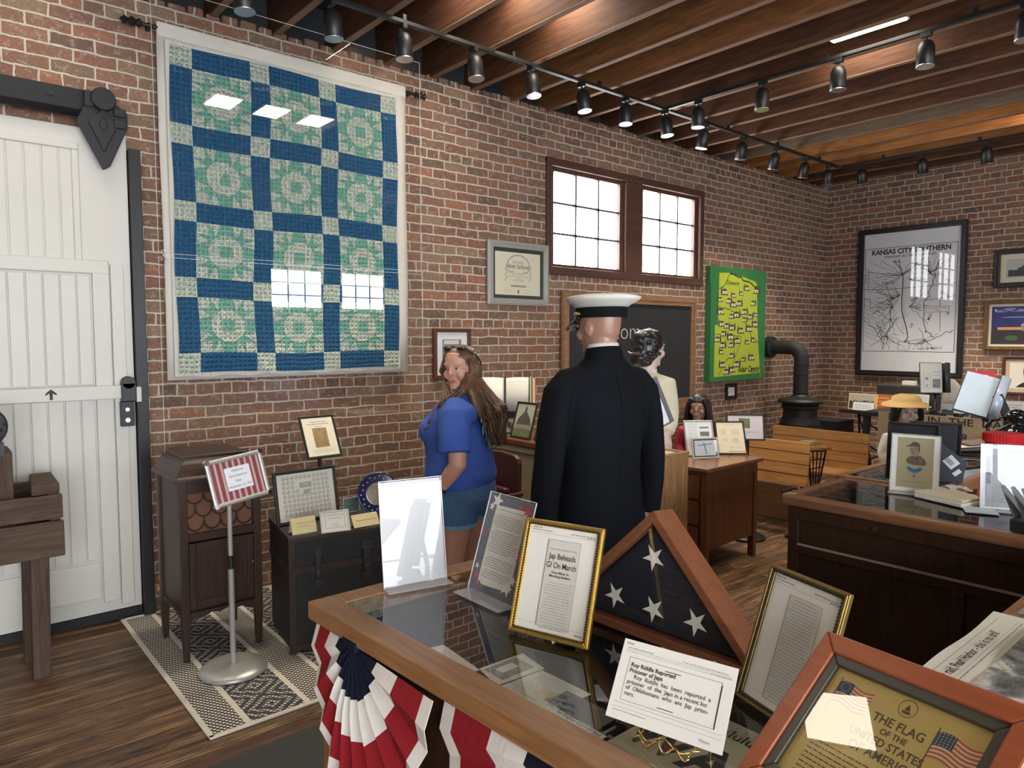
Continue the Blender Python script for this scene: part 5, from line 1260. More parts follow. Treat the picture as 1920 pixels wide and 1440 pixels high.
rects(o,[(.10,.24,.27,.30),(.11,.18,.21,.25),(.20,.255,.20,.24)],M['paper'],.0085); rects(o,[(.095,.25,.10,.18)],M['ink'],.0083); rects(o,[(.11,.235,.12,.165)],M['greytone'],.0087)
# chalkboard
o=picture('chalkboard',(4.40,YA-.022,.90),0,0,1.985,1.125,.085,.035,wood('chalkboard_oak',(.22,.11,.055),(.40,.23,.125),.5,'x'),'oak framed chalkboard reading Welcome, below the window pair','chalkboard',None,((.083,plain('slate',(.020,.023,.027),.75,var=.2,scale=5)),),glass=False,prop=False)
chalk=plain('chalk',(.55,.56,.57),.9)
put_text(o,'Welcome',.74,.700,.235,chalk,z=.0065,bold=-.018,sx=1.0)
put_text(o,'Room 1',.84,.35,.14,chalk,z=.0065,bold=-.012)
m=MB(); m.box(.05,1.93,-.012,.012,.03,.085); m.done('chalk_tray',M['caseoakx'],o)
# green county map painting
o=empty('map_painting',(6.605,YA,1.128),0,'green painted county map with little houses, on the brick wall beside the stove pipe','painting')
w,h=1.105,1.262
m=MB(); m.box(0,w,-.075,-.002,0,h); m.done('canvas',plain('map_green',(.035,.19,.06),.5,var=.06),o,bevel=.006)
fs=sheet('face',(0,-.0755,0),0,0); fs.parent=o
lime=plain('lime_paint',(.44,.54,.05),.5,var=.07,scale=8)
m=MB(); P_=[(.14,1.19),(.34,1.20),(.42,1.185),(.52,1.175),(.62,1.17),(.72,1.15),(.86,1.13),(.90,1.10),(.93,.60),(1.0,.12),(1.01,.075),(.07,.055),(.075,.62),(.13,.63)]
c_=m.v(.5,.6,.001); V=[m.v(x,y,.001) for x,y in P_]
for i in range(len(V)): m.face([c_,V[i],V[(i+1)%len(V)]])
m.done('county_shape',lime,fs)
def wig(pts,amp=.008,n=5,seed=1):
    rr=random.Random(seed); out=[]
    for (a,b),(c,d) in zip(pts,pts[1:]):
        for k in range(n): out.append((a+(c-a)*k/n+rr.uniform(-amp,amp),b+(d-b)*k/n+rr.uniform(-amp,amp)))
    out.append(pts[-1]); return out
strokes(fs,[(wig([(.34,1.20),(.50,1.17),(.62,1.14),(.90,1.07)],.012,5,2),2.6),(wig([(.13,.82),(.35,.80),(.45,.76),(.58,.74),(.72,.62),(.90,.60)],.008,5,3),1.3),(wig([(.72,.62),(.80,.50),(.97,.42)],.006,4,4),1.2),(wig([(.08,.52),(.45,.51),(.60,.50),(.55,.37),(.42,.18)],.006,4,5),1),(wig([(.42,.30),(.26,.20),(.16,.07)],.006,4,6),1.2),([(.42,.18),(.41,.06)],1),(wig([(.34,1.20),(.24,1.05),(.14,1.02)],.006,3,7),1.4)],M['ink'],.006,.002)
rr=random.Random(12); sp_=[]
for _ in range(800):
    x,y=rr.uniform(.12,.90),rr.uniform(.10,1.08)
    if all(abs(x-a)>.085 or abs(y-b)>.075 for a,b in sp_) and not(.42<x<.80 and y<.16) and not(.25<x<.5 and y>1.02): sp_.append((x,y))
    if len(sp_)>=40: break
wal=MB();roof=MB();tr=MB();grd=MB()
for x,y in sp_:
    s=rr.uniform(.8,1.25)*.062
    flatpoly(grd,[(x-s,y-s*.5),(x+s,y-s*.5),(x+s*.8,y-s*.3),(x-s*.8,y-s*.3)],.0016)
    flatpoly(wal,[(x-s*.6,y-s*.35),(x+s*.5,y-s*.35),(x+s*.5,y+s*.15),(x-s*.6,y+s*.15)],.0022)
    flatpoly(roof,[(x-s*.7,y+s*.12),(x+s*.6,y+s*.12),(x+s*.35,y+s*.45),(x-s*.45,y+s*.45)],.0026)
    flatpoly(roof,[(x-s*.1,y-s*.35),(x+s*.1,y-s*.35),(x+s*.1,y-s*.05),(x-s*.1,y-s*.05)],.0026)
    dx=rr.choice((-1,1))*s*.8; flatpoly(tr,[(x+dx-s*.25,y-s*.3),(x+dx+s*.25,y-s*.3),(x+dx+s*.2,y+s*.2),(x+dx,y+s*.9),(x+dx-s*.2,y+s*.2)],.0020)
grd.done('house_shadow',plain('dark_brown_paint',(.06,.045,.03),.6),fs); wal.done('little_houses',M['cream'],fs); roof.done('little_roofs',plain('red_brown_paint',(.12,.04,.035),.6),fs); tr.done('little_trees',plain('spruce_paint',(.02,.10,.06),.6),fs)
put_text(fs,'Adair County',.76,.095,.095,M['ink'],z=.003,bold=.02,sx=.85,shear=.2); put_text(fs,'Delaware',.40,1.07,.07,M['ink'],z=.003,sx=.9,shear=.2)
o=wallA('wall_card',7.0,.91,.215,.185,.022,.016,M['black'],'small black mounted white caption card below the green map',((.02,M['blackm']),(.045,M['paperw'])),'card')
lines_print(o,[(.06,.16,.115,.006),(.06,.16,.10,.006),(.06,.15,.085,.006)],M['softink'],.0085,3)
# far wall: railroad map
KM=picture('railway_map',(XB-.016,4.105,1.14),R(-90),0,1.215,1.825,.062,.05,M['black'],'big black framed white railroad map of Kansas City Southern on the far brick wall','map',None,((.055,plain('map_white',(.70,.72,.76),.4,var=.01)),),glass=True,prop=False)
x0,x1,y0,y1=.075,1.12,.30,1.585; Z=.0065
outline(KM,x0,x1,y0,y1,.006,M['ink'],Z)
put_text(KM,'KANSAS CITY SOUTHERN',.60,1.505,.083,M['ink'],z=Z+.001,bold=.035,sx=.93); put_text(KM,'STRAIGHT AS THE CROW FLIES',.60,1.455,.042,M['ink'],z=Z+.001,bold=.01)
rr=random.Random(21); L_=[]
kc=(.53,1.24); stl=(.83,1.24); dal=(.40,.70); no=(.80,.45); pa=(.60,.43)
main=[kc,(.53,1.1),(.525,.95),(.53,.80),(.565,.68),(.60,.55),(.61,.47),(.57,.42)]
L_.append((main,3.2))
for hub,n,(lo,hi),(a0,a1) in ((kc,22,(.15,.5),(20,220)),(stl,20,(.12,.35),(-60,200)),(dal,16,(.1,.32),(0,360)),(no,12,(.08,.22),(0,360)),((.50,1.0),14,(.1,.4),(120,250)),((.62,.85),12,(.1,.35),(-50,60)),((.42,.85),14,(.1,.35),(90,270)),((.35,.50),14,(.08,.28),(0,360))):
    for k in range(n):
        a=R(rr.uniform(a0,a1)); l=rr.uniform(lo,hi); e=(min(max(hub[0]+l*math.cos(a),x0),x1),min(max(hub[1]+l*math.sin(a),y0+.02),1.43)); L_.append((wig([hub,e],.014,5,rr.randint(0,999)),rr.choice((1,1,1.4))))
for k in range(10): L_.append((wig([(x0,.95-.05*k+rr.uniform(-.02,.02)),(.35,.80-.045*k)],.012,8,k),1))
for k in range(9): L_.append((wig([(.10,1.30-.03*k),(.50,1.22-.03*k)],.006,6,k+50),1))
for k in range(30): y=1.2-.023*k; L_.append(([(.53,y),(.53+rr.uniform(.02,.09),y+rr.uniform(-.01,.01))],.8))
L_+=[([(x0,1.08),(.36,1.07),(.78,1.085),(x1,1.11)],1.6),([(.12,1.10),(.12,1.33),(x0,1.33)],1.6),([(x0,.96),(.15,.96),(.15,.87)],1.6),(wig([(.95,1.40),(.90,1.28),(.88,1.15),(.83,1.0),(.78,.85),(.77,.7),(.80,.55),(.90,.48)],.018,5,77),2.2),([(.80,.92),(1.11,.96)],1.5),([(.95,.94),(.96,.55)],1.5),(wig([(.57,.42),(.70,.40),(.85,.43),(1.0,.52),(1.11,.56)],.014,5,9),2),(wig([(x0,.70),(.2,.6),(.3,.45),(.33,.33)],.014,5,10),2)]
strokes(KM,L_,M['ink'],.0035,Z)
for s,x,y,r_,sz in (('MISSOURI',.70,1.16,-5,.045),('KANSAS',.36,1.14,0,.04),('OKLAHOMA',.33,.99,-25,.045),('ARK.',.68,.93,40,.045),('TEXAS',.28,.52,-70,.06),('TENN.',.99,.97,-30,.05),('KY.',1.02,1.13,-25,.05),('ILL.',.93,1.22,-70,.045),('MISS.',.86,.72,70,.045),('ALA.',1.02,.78,-80,.05),('LA.',.66,.62,60,.045),('COLO.',.10,1.22,90,.04),('GULF OF MEXICO',.86,.335,4,.034),('IOWA',.45,1.39,0,.035)):
    put_text(KM,s,x,y,sz,M['ink'],z=Z+.001,rot=R(r_),bold=.005)
m=MB(); m.box(.80,1.05,.775,.845,Z,Z+.0012); m.done('legend_box',M['paper'],KM); outline(KM,.80,1.05,.775,.845,.004,M['ink'],Z+.0015); put_text(KM,'KANSAS CITY SOUTHERN',.925,.815,.018,M['ink'],z=Z+.002); put_text(KM,'LINES',.925,.788,.022,M['ink'],z=Z+.002)
outline(KM,.50,.63,.32,.43,.004,M['ink'],Z)
# photos at the right edge of the far wall
o=picture('picture_frame',(XB-.016,2.613,2.165),R(-90),0,.72,.42,.055,.05,M['black'],'wide black framed old photo of a building, high on the far wall',group='framed photos on the brick walls',mats=((.05,M['cream']),(.11,plain('faded_photo',(.50,.50,.48),.6,var=.1))),prop=False)
m=MB(); rr=random.Random(6)
for k in range(26):
    x=.13+.018*k; hh_=.06+.09*math.exp(-((x-.36)/.13)**2)+rr.uniform(-.01,.012); m.poly([(x,.12,.009),(x+.018,.12,.009),(x+.018,.12+hh_,.009),(x,.12+hh_,.009)])
m.done('photo_building',plain('photo_dark',(.05,.05,.05),.6,var=.6,scale=60),o)
o=picture('painting',(XB-.016,2.69,1.475),R(-90),0,.80,.552,.042,.04,wood('gilt_brown_frame',(.13,.065,.02),(.24,.13,.045),.4,'y'),'gold framed night painting of a lit railway station, on the far wall','painting',None,((.04,plain('linen_liner',(.68,.62,.50),.7)),(.068,plain('night_blue',(.03,.035,.17),.5,var=.6,scale=5))),prop=False,glass=False)
rects(o,[(.068,.732,.068,.24)],plain('night_ground',(.035,.03,.035),.6,var=.4,scale=14),.0085)
m=MB()
for (cx_,cy_,rx_,ry_) in ((.16,.425,.06,.022),(.24,.44,.07,.03),(.34,.43,.08,.022),(.45,.42,.06,.018),(.30,.36,.14,.012),(.55,.38,.1,.014)): m.poly([(cx_+rx_*math.cos(a*math.pi/9),cy_+ry_*math.sin(a*math.pi/9)*(1 if a<9 else .3),.0088) for a in range(18)])
m.done('clouds',plain('cloud_blue',(.22,.25,.48),.6,var=.3,scale=20),o)
m=MB(); m.poly([(.105+.010*math.cos(a*math.pi/8),.445+.010*math.sin(a*math.pi/8),.009) for a in range(16)]); m.done('moon',M['paper'],o)
rects(o,[(.13,.36,.225,.255)],plain('lit_orange',(.70,.30,.12),.5,var=.3,scale=60),.0092); rects(o,[(.35,.50,.215,.275)],plain('station_grey',(.30,.27,.28),.5,var=.3,scale=60),.0094)
m=MB(); flatpoly(m,[(.34,.275),(.51,.275),(.47,.305),(.38,.305)],.0096); m.done('station_roof',plain('roof_pale',(.42,.38,.42),.6),o)
m=MB(); m.poly([(.26+.065*math.cos(a*math.pi/8),.135+.03*math.sin(a*math.pi/8),.009) for a in range(16)]); m.done('bush',plain('bush_green',(.05,.12,.04),.6,var=.5,scale=40),o)
o=picture('picture_frame',(XB-.016,2.495,.985),R(-90),0,.52,.42,.028,.03,wood('red_brown_frame2',(.07,.022,.014),(.12,.04,.025),.4,'y'),'brown framed engraving of a bearded man, low on the far wall',group='framed photos on the brick walls',mats=((.026,plain('tan_mat',(.56,.44,.30),.7)),(.068,M['paper'])),prop=False)
m=MB(); flatpoly(m,[(.13,.085),(.42,.085),(.36,.13),(.32,.15),(.22,.15),(.17,.12)],.0088); m.done('engraved_coat',M['ink'],o)
m=MB(); flatpoly(m,[(.215,.15),(.325,.15),(.34,.20),(.335,.30),(.30,.325),(.25,.32),(.225,.28)],.0090); m.done('engraved_face',plain('engraving_tone',(.42,.46,.48),.6),o)
m=MB(); flatpoly(m,[(.195,.26),(.20,.31),(.23,.345),(.29,.352),(.335,.335),(.325,.315),(.27,.318),(.245,.29),(.24,.26),(.235,.235),(.245,.21),(.26,.185),(.30,.165),(.325,.168),(.32,.145),(.27,.135),(.225,.145),(.205,.19)],.0094)
flatpoly(m,[(.285,.262),(.305,.262),(.303,.268),(.287,.268)],.0094); m.done('engraved_hair_and_beard',M['ink'],o)
m=MB(); flatpoly(m,[(.225,.15),(.235,.115),(.27,.13),(.31,.115),(.325,.15),(.27,.14)],.0096); m.done('engraved_collar',M['paper'],o)

# =================================================================== STOVE, BENCHES, COUNTER, DESKS
o=empty('potbelly_stove',(7.87,4.10,0),0,'black cast iron potbelly stove with an elbow pipe into the brick wall','stove')
m=MB(); m.lathe([(.13,.10),(.20,.12),(.215,.16),(.17,.20),(.18,.24),(.235,.38),(.245,.50),(.225,.62),(.19,.70),(.185,.78),(.205,.80),(.21,.83),(.19,.85)],36); m.done('body',M['iron'],o,smooth=False)
m=MB(); m.lathe([(.20,.85),(.245,.862),(.25,.885),(.23,.905),(.14,.925),(.10,.94),(.085,.955)],36); m.done('top_plate',M['iron'],o)
for a in (45,135,225,315):
    m=MB(); c,s=math.cos(R(a)),math.sin(R(a)); m.tube([(.15*c,.15*s,.14),(.22*c,.22*s,.08),(.25*c,.25*s,.0)],[.022,.018,.022],8); m.done('leg',M['iron'],o,smooth=True)
m=MB(); m.box(-.245,-.19,-.09,.09,.36,.56); m.done('door',M['iron'],o,bevel=.01)
m=MB(); m.tube([(-.06,-.235,.50),(-.06,-.27,.52),(-.03,-.27,.58),(.0,-.235,.58)],.008,6); m.done('handle',M['iron'],o,smooth=True)
m=MB(); m.lathe([(.082,.93),(.082,1.33)],24); 
for z in (.98,1.20,1.31): m.lathe([(.085,z-.006),(.087,z),(.085,z+.006)],24)
pts=[((0,0,1.33),.082,.082)]+[((0,.14-.14*math.cos(R(a)),1.36+.14*math.sin(R(a))),.082,.082) for a in range(0,91,15)]+[((0,.40,1.50),.082,.082)]
m.loft(pts,24,(1,0,0)); m.done('stove_pipe',M['blackm'],o,smooth=False)
m=MB(); m.lathe([(.082,.34),(.125,.36),(.13,.42),(.11,.44)],28,(0,1.50),'y'); m.done('wall_collar',M['iron'],o)

def school_bench(name,x,y0,y1,ztop,label,folded=False,desk=False):
    o=empty(name,(x,(y0+y1)/2,0),0,label,'school bench','wooden school benches'); hy=(y1-y0)/2
    bh=.365
    for k in range(4):
        m=MB(); z1=ztop-k*bh/4; z0=z1-bh/4+.004; dx=-.03*(k)/4-.0
        m.hexa([(dx-.012,-hy,z0),(dx+.010,-hy,z0),(dx+.010,hy,z0),(dx-.012,hy,z0)],[(dx,-hy,z1),(dx+.020,-hy,z1),(dx+.020,hy,z1),(dx,hy,z1)])
        m.done('back_slat',M['bench'],o,bevel=.004)
    m=MB()
    if folded: 
        m.hexa([(-.20,-hy*.86,.12),(-.17,-hy*.86,.12),(-.17,hy*.86,.12),(-.20,hy*.86,.12)],[(-.16,-hy*.86,.42),(-.13,-hy*.86,.42),(-.13,hy*.86,.42),(-.16,hy*.86,.42)]); m.done('folded_seat',M['benchd'],o,bevel=.012)
    else:
        for k in range(4): m.box(-.36+k*.085,-.36+k*.085+.08,-hy,hy,.40,.42)
        m.done('seat',M['bench'],o,bevel=.004)
    for s in (-1,1):
        m=MB(); y=s*(hy-.05)
        m.tube([(.035,y,ztop-.10),(.0,y,.42),(.02,y,.22),(.08,y,.02)],.013,8); m.tube([(.0,y,.42),(-.10,y,.20),(-.20,y,.02)],.013,8); m.tube([(-.34,y,.395),(-.12,y,.395),(-.02,y,.30)],.011,8); m.box(-.24,.14,y-.02,y+.02,0,.02)
        m.done('iron_standard',M['iron'],o)
    if desk:
        m=MB(); m.hexa([(.03,-hy,ztop-.05),(.38,-hy,ztop-.09),(.38,hy,ztop-.09),(.03,hy,ztop-.05)],[(.03,-hy,ztop-.030),(.38,-hy,ztop-.07),(.38,hy,ztop-.07),(.03,hy,ztop-.030)]); m.done('desktop',M['bench'],o,bevel=.003)
        for s in (-1,1):
            m=MB(); y=s*(hy-.03)
            A=[(.04,ztop-.07),(.34,ztop-.10),(.24,ztop-.36),(.10,ztop-.38)]
            for i in range(4): a=A[i];b=A[(i+1)%4]; m.bar((a[0],y,a[1]),(b[0],y,b[1]),.014,.010,(0,1,0))
            for t in (.25,.5,.75):
                p=[A[0][i]+(A[1][i]-A[0][i])*t for i in (0,1)];q=[A[3][i]+(A[2][i]-A[3][i])*t for i in (0,1)]; m.bar((p[0],y,p[1]),(q[0],y,q[1]),.009,.008,(0,1,0))
                p=[A[0][i]+(A[3][i]-A[0][i])*t for i in (0,1)];q=[A[1][i]+(A[2][i]-A[1][i])*t for i in (0,1)]; m.bar((p[0],y,p[1]),(q[0],y,q[1]),.009,.008,(0,1,0))
            m.tube([(.20,y,ztop-.37),(.12,y,.25),(.06,y,.02)],.013,8); m.done('lattice_bracket',M['iron'],o)
    return o
school_bench('school_bench',6.50,2.735,3.66,.752,'golden slatted school bench further from the small desk, nearer the stove')
school_bench('school_bench',5.58,2.815,3.75,.752,'golden slatted school bench with folded dark seat, directly behind the small desk',True,True)
o=box_thing('book',(5.82,2.93,.716),(.16,.11,.022),R(0),plain('olive_book',(.22,.25,.10),.6),'small olive green book lying on the school desk top','book'); o.rotation_euler=(0,R(6.5),0)

# small mahogany desk
DK=empty('small_desk',(4.345,2.875,0),R(1),'small mahogany desk with drawers, carrying three framed sheets','desk')
x0,x1,y0,y1=-.27,.385,-.10,.36
# the end panel faces the camera
m=MB(); m.prism([(-.30,-.13),(.42,-.13),(.42,.40),(-.30,.40)],.708,.735); m.done('desktop',wood('desk_top_wood',(.13,.052,.026),(.24,.11,.055),.25,'x'),DK,bevel=.006)
for a,b in ((x0,y0),(x1-.04,y0),(x0,y1-.04),(x1-.04,y1-.04)):
    m=MB(); m.box(a,a+.045,b,b+.045,0,.708); m.done('leg',M['mahog'],DK,bevel=.003)
m=MB(); m.box(x0+.045,x1-.04,y0+.008,y0+.022,.16,.708); m.box(x1-.030,x1-.012,y0+.04,y1-.04,.16,.708); m.box(x0+.04,x1-.04,y1-.03,y1-.015,.16,.708)
m.box(x0+.045,x1-.04,y0-.0,y0+.012,.64,.708); m.box(x0+.012,x0+.03,y0+.04,y1-.04,.12,.708); m.done('panel',M['mahog'],DK,bevel=.002)
for k in range(3):
    m=MB(); z=.53-.18*k; m.box(x0-.012,x0+.02,y0+.055,y1-.055,z-.02,z+.145); d=m.done('drawer',M['mahog'],DK,bevel=.004)
    m=MB(); m.lathe([(.006,x0-.012),(.006,x0-.022),(.014,x0-.026),(.014,x0-.036),(.006,x0-.040)],14,((y0+y1)/2,z+.06),'x'); m.done('knob',plain('glass_knob',(.45,.42,.40),.2),d,smooth=True)
def deskframe(BL,yaw,lean,w,h,label,fm,mats): return picture('picture_frame',BL,R(yaw),R(lean),w,h,.012,.012,fm,label,group='frames on the small desk',mats=mats)
ZD=.737
o=deskframe((4.373,3.150,ZD),-36,22,.225,.272,'silver framed blue-white sheet at the back left of the small desk',M['silverp'],((.011,M['paperw']),))
rects(o,[(.12,.19,.15,.185),(.12,.19,.21,.222)],M['greyink'],.0066); lines_print(o,[(.03,.10,.24-.012*i,.005) for i in range(15)],M['softink'],.0066,3)
o=deskframe((4.300,3.045,ZD),-27,12,.21,.152,'small silver framed picture of a cross, front left on the small desk',M['silverp'],((.011,M['black']),(.020,M['paper'])))
rects(o,[(.022,.178,.022,.128)],plain('ice_blue',(.66,.74,.82),.4,var=.05),.0078); strokes(o,[([(.095,.118),(.112,.030)],2.2),([(.045,.096),(.160,.105)],1.6)],plain('cross_blue',(.16,.28,.38),.6),.004,.0085)  # blue strokes draw the cross
o=deskframe((4.610,3.04,ZD),-41,28,.225,.268,'black framed cream list of names standing on a small wire easel',M['black'],((.011,M['cream']),))
lines_print(o,[(.07,.15,.235,.005)]+[(.04,.085,.20-.010*i,.004) for i in range(5)]+[(.12,.18,.20-.010*i,.004) for i in range(5)]+[(.05,.09,.125-.010*i,.004) for i in range(3)]+[(.12,.17,.125-.010*i,.004) for i in range(4)]+[(.10,.13,.06-.010*i,.004) for i in range(2)]+[(.15,.18,.06-.010*i,.004) for i in range(2)],M['greyink'],.0066,7)
o=sheet('brass_easel',(4.602,3.012,ZD),R(-41),R(20),'small wire easel in front of the cream list on the small desk','easel'); m=MB(); m.tube([(.06,0,.03),(.06,.025,.028),(.19,.025,.028),(.19,0,.03)],.002,6); m.tube([(.06,0,.03),(.06,.004,-.05)],.002,6); m.tube([(.19,0,.03),(.19,.004,-.05)],.002,6); m.done('wire',M['brass'],o)
# black floor stand with landscape frame
o=empty('frame_stand',(5.10,3.09,0),0,'black floor stand with a framed notice showing a green field photo, behind the small desk','frame stand')
m=MB(); m.lathe([(.155,0),(.155,.015),(.13,.028),(.03,.036)],36); m.done('base',M['black'],o,smooth=True)
m=MB(); m.lathe([(.013,.03),(.013,.83)],12); m.done('pole',M['black'],o)
f=picture('frame_panel',(4.97-5.10,3.20-3.09,.795),R(-48),R(16),.300,.215,.014,.014,M['black'],None,None,mats=((.013,plain('lilac_paper',(.66,.60,.66),.6,var=.03)),),prop=False); f.parent=o
m=MB(); m.bar((.16,.09,-.002),(.16,.03,-.06),.03,.012); m.done('arm',M['black'],f)
rects(f,[(.10,.185,.10,.178)],plain('field_photo',(.16,.19,.06),.5,var=.9,scale=22),.0066); lines_print(f,[(.07,.25,.065,.007),(.10,.17,.05,.006)],plain('purple_ink',(.25,.14,.26),.6),.0066,4)

# light oak cabinet
o=empty('oak_cabinet',(3.22,2.78,0),0,'light oak cabinet with a glass inset top, right behind the officer mannequin','cabinet')
m=MB(); m.box(-.27,.27,-.28,.28,0,.925); m.done('body',M['oak'],o,bevel=.003)
m=MB(); m.ring([(-.275,-.285),(.275,-.285),(.275,.285),(-.275,.285)],[(-.24,-.25),(.24,-.25),(.24,.25),(-.24,.25)],.925,.945); m.done('top_rim',M['oak'],o,bevel=.003)
m=MB(); m.box(-.24,.24,-.25,.25,.926,.935); m.done('pale_inset',M['paper'],o)
# tilted sign partly hidden by the officer
o=sheet('slanted_sign',(3.29,2.66,1.045),R(-15),R(10),'slanted white sheet in a grey edged holder on the oak cabinet, right of the officer','sign holder')
o.rotation_euler=(o.rotation_euler.to_matrix()@Matrix.Rotation(R(20),3,'Z')).to_euler()
m=MB(); m.box(0,.20,0,.28,-.004,0); m.done('sheet',M['paperw'],o)
m=MB(); m.box(.195,.222,-.005,.285,-.008,.010); m.box(0,.20,-.008,.002,-.008,.008); m.done('edge',plain('mid_grey',(.12,.125,.13),.5),o,bevel=.002)
e=empty('foot',(3.36,2.68,.937)); m=MB(); m.box(-.05,.05,-.03,.03,0,.006); m.box(-.015,.015,-.008,.008,.006,.17); q_=m.done('foot',M['blackm'],None); bpy.data.objects.remove(e)
q_.parent=o; bpy.context.view_layer.update(); q_.matrix_parent_inverse=o.matrix_world.inverted(); q_.location=(3.36,2.69,.937)
o['kind']='thing'

# counter with frames, theatre seats in front
CT=empty('wall_counter',(3.46,4.01,0),0,'beige fronted counter with a brown top against the brick wall','counter')
m=MB(); m.box(-.24,.26,-.51,.50,0,.868); m.done('body',M['beige'],CT,bevel=.004)
m=MB(); m.box(-.27,.27,-.53,.51,.870,.905); m.done('worktop',M['mahog'],CT,bevel=.004)
m=MB(); m.box(-.255,-.24,-.52,.50,.82,.855); m.done('batten',M['beige'],CT,bevel=.003)
o=picture('picture_frame',(3.262,3.86,.906),R(-91),R(17),.215,.262,.013,.014,M['black'],'black framed photo of children before a steepled building, on the beige counter',group='frames on the beige counter',mats=((.012,plain('sky_sepia',(.50,.49,.40),.6,var=.08)),))
rects(o,[(.013,.202,.013,.07)],plain('grass_sepia',(.14,.17,.09),.6,var=.4,scale=60),.0066)
m=MB(); flatpoly(m,[(.03,.10),(.19,.10),(.17,.145),(.125,.19),(.095,.19),(.05,.145)],.007); flatpoly(m,[(.098,.19),(.122,.19),(.122,.215),(.11,.24),(.098,.215)],.0072); m.done('photo_school',plain('school_grey',(.09,.09,.085),.6,var=.3,scale=60),o)
m=MB(); rr=random.Random(3)
for k in range(15): x=.03+.011*k; m.poly([(x,.065,.0076),(x+.007,.065,.0076),(x+.006,.098+rr.uniform(-.006,.01),.0076),(x+.001,.098,.0076)])
m.done('photo_children',plain('child_rose',(.30,.20,.17),.6,var=.6,scale=200),o)
o=picture('picture_frame',(3.262,3.605,.906),R(-91),R(17),.215,.262,.013,.014,M['black'],'black framed white sheet next to the steeple photo, half hidden by the officer',group='frames on the beige counter',mats=((.012,M['paper']),))
# open book on swivel stand
s=empty('book_stand',(3.40,4.10,.906),0,'black swivel stand under the open book on the beige counter','stand')
m=MB(); m.lathe([(.11,0),(.10,.012),(.07,.03),(.05,.05),(.045,.075)],30); m.done('base',M['black'],s,smooth=True)
m=MB(); m.bar((0,0,.06),(.03,.03,.16),.06,.03); m.bar((-.13,.10,.125),(.14,-.14,.135),.012,.05); m.done('rest',M['black'],s)
bk=sheet('open_book',(3.26,4.22,1.058),R(-40),R(16),'open book of typed pages with coloured ribbon markers on the black stand','book')
m=MB(); m.box(-.02,.40,-.008,.27,-.024,-.016); m.done('cover',M['black'],bk,bevel=.003)
for sx,nm in ((0,'left_page'),(1,'right_page')):
    m=MB(); n=8; G=[]
    for j in (0,1):
        row=[]
        for i in range(n+1):
            u=i/n; x=(.19-.19*u) if sx==0 else (.19+.19*u); z=-.014+.022*math.sin(math.pi*min(1,u*.9+.08))
            row.append(m.v(x,.262*j+.006*u,z))
        G.append(row)
    for i in range(n): m.face([G[0][i],G[0][i+1],G[1][i+1],G[1][i]])
    m.done(nm,M['paper'],bk,solid=.004,smooth=True)
lines_print(bk,[(.215,.355,.235-.0095*i,.004) for i in range(23)],M['softink'],.0105,5); m=MB(); m.box(.183,.197,0,.27,-.014,.006); m.done('ribbon_gutter',M['ink'],bk)
for k,cl in enumerate(((.02,.09,.14),(.62,.58,.20),(.03,.12,.08),(.60,.30,.08),(.65,.62,.5),(.40,.08,.05))):
    m=MB(); m.box(.372+.009*k,.380+.009*k,.0,.275-.004*k,-.016-.002*k,.004-.002*k); m.done('page_marker',plain('marker_%d'%k,cl,.6),bk)
def seat(y,label):
    o=empty('theatre_seat',(2.97,y,0),0,label,'theatre seat','maroon folding theatre seats')
    m=MB(); P_=[(-.17,.40),(.17,.40),(.185,.80),(.175,.835),(.14,.855),(0,.865),(-.14,.855),(-.175,.835),(-.185,.80)]
    m.prismx(P_,-.012,.022); m.done('backrest',M['maroon'],o,bevel=.008)
    m=MB(); m.hexa([(-.07,-.18,.30),(-.03,-.18,.30),(-.03,.18,.30),(-.07,.18,.30)],[(-.13,-.19,.66),(-.08,-.19,.66),(-.08,.19,.66),(-.13,.19,.66)]); m.done('folded_seat',M['maroon'],o,bevel=.015)
    for s_ in (-1,):
        m=MB(); m.box(-.26,.02,s_*.205-.012,s_*.205+.012,.0,.03); m.tube([(-.10,s_*.205,.02),(-.06,s_*.205,.35),(-.10,s_*.205,.60)],.014,8); m.done('standard',M['iron'],o)
    m=MB(); m.box(-.30,.0,-.225,-.190,.60,.625); m.done('armrest',M['maroon'],o,bevel=.006)
    return o
for y,l in ((4.05,'partly behind the woman'),(3.61,'just right of the woman')): q_=seat(y,'maroon theatre seat with folded seat pan, '+l)
q_=[o for o in bpy.data.objects if o.name=='theatre_seat'][0]
m=MB(); m.box(-.30,.0,.190,.225,.60,.625); m.done('armrest',M['maroon'],q_,bevel=.006)
m=MB(); m.box(-.26,.02,.193,.217,.0,.03); m.tube([(-.10,.205,.02),(-.06,.205,.35),(-.10,.205,.60)],.014,8); m.done('standard',M['iron'],q_)

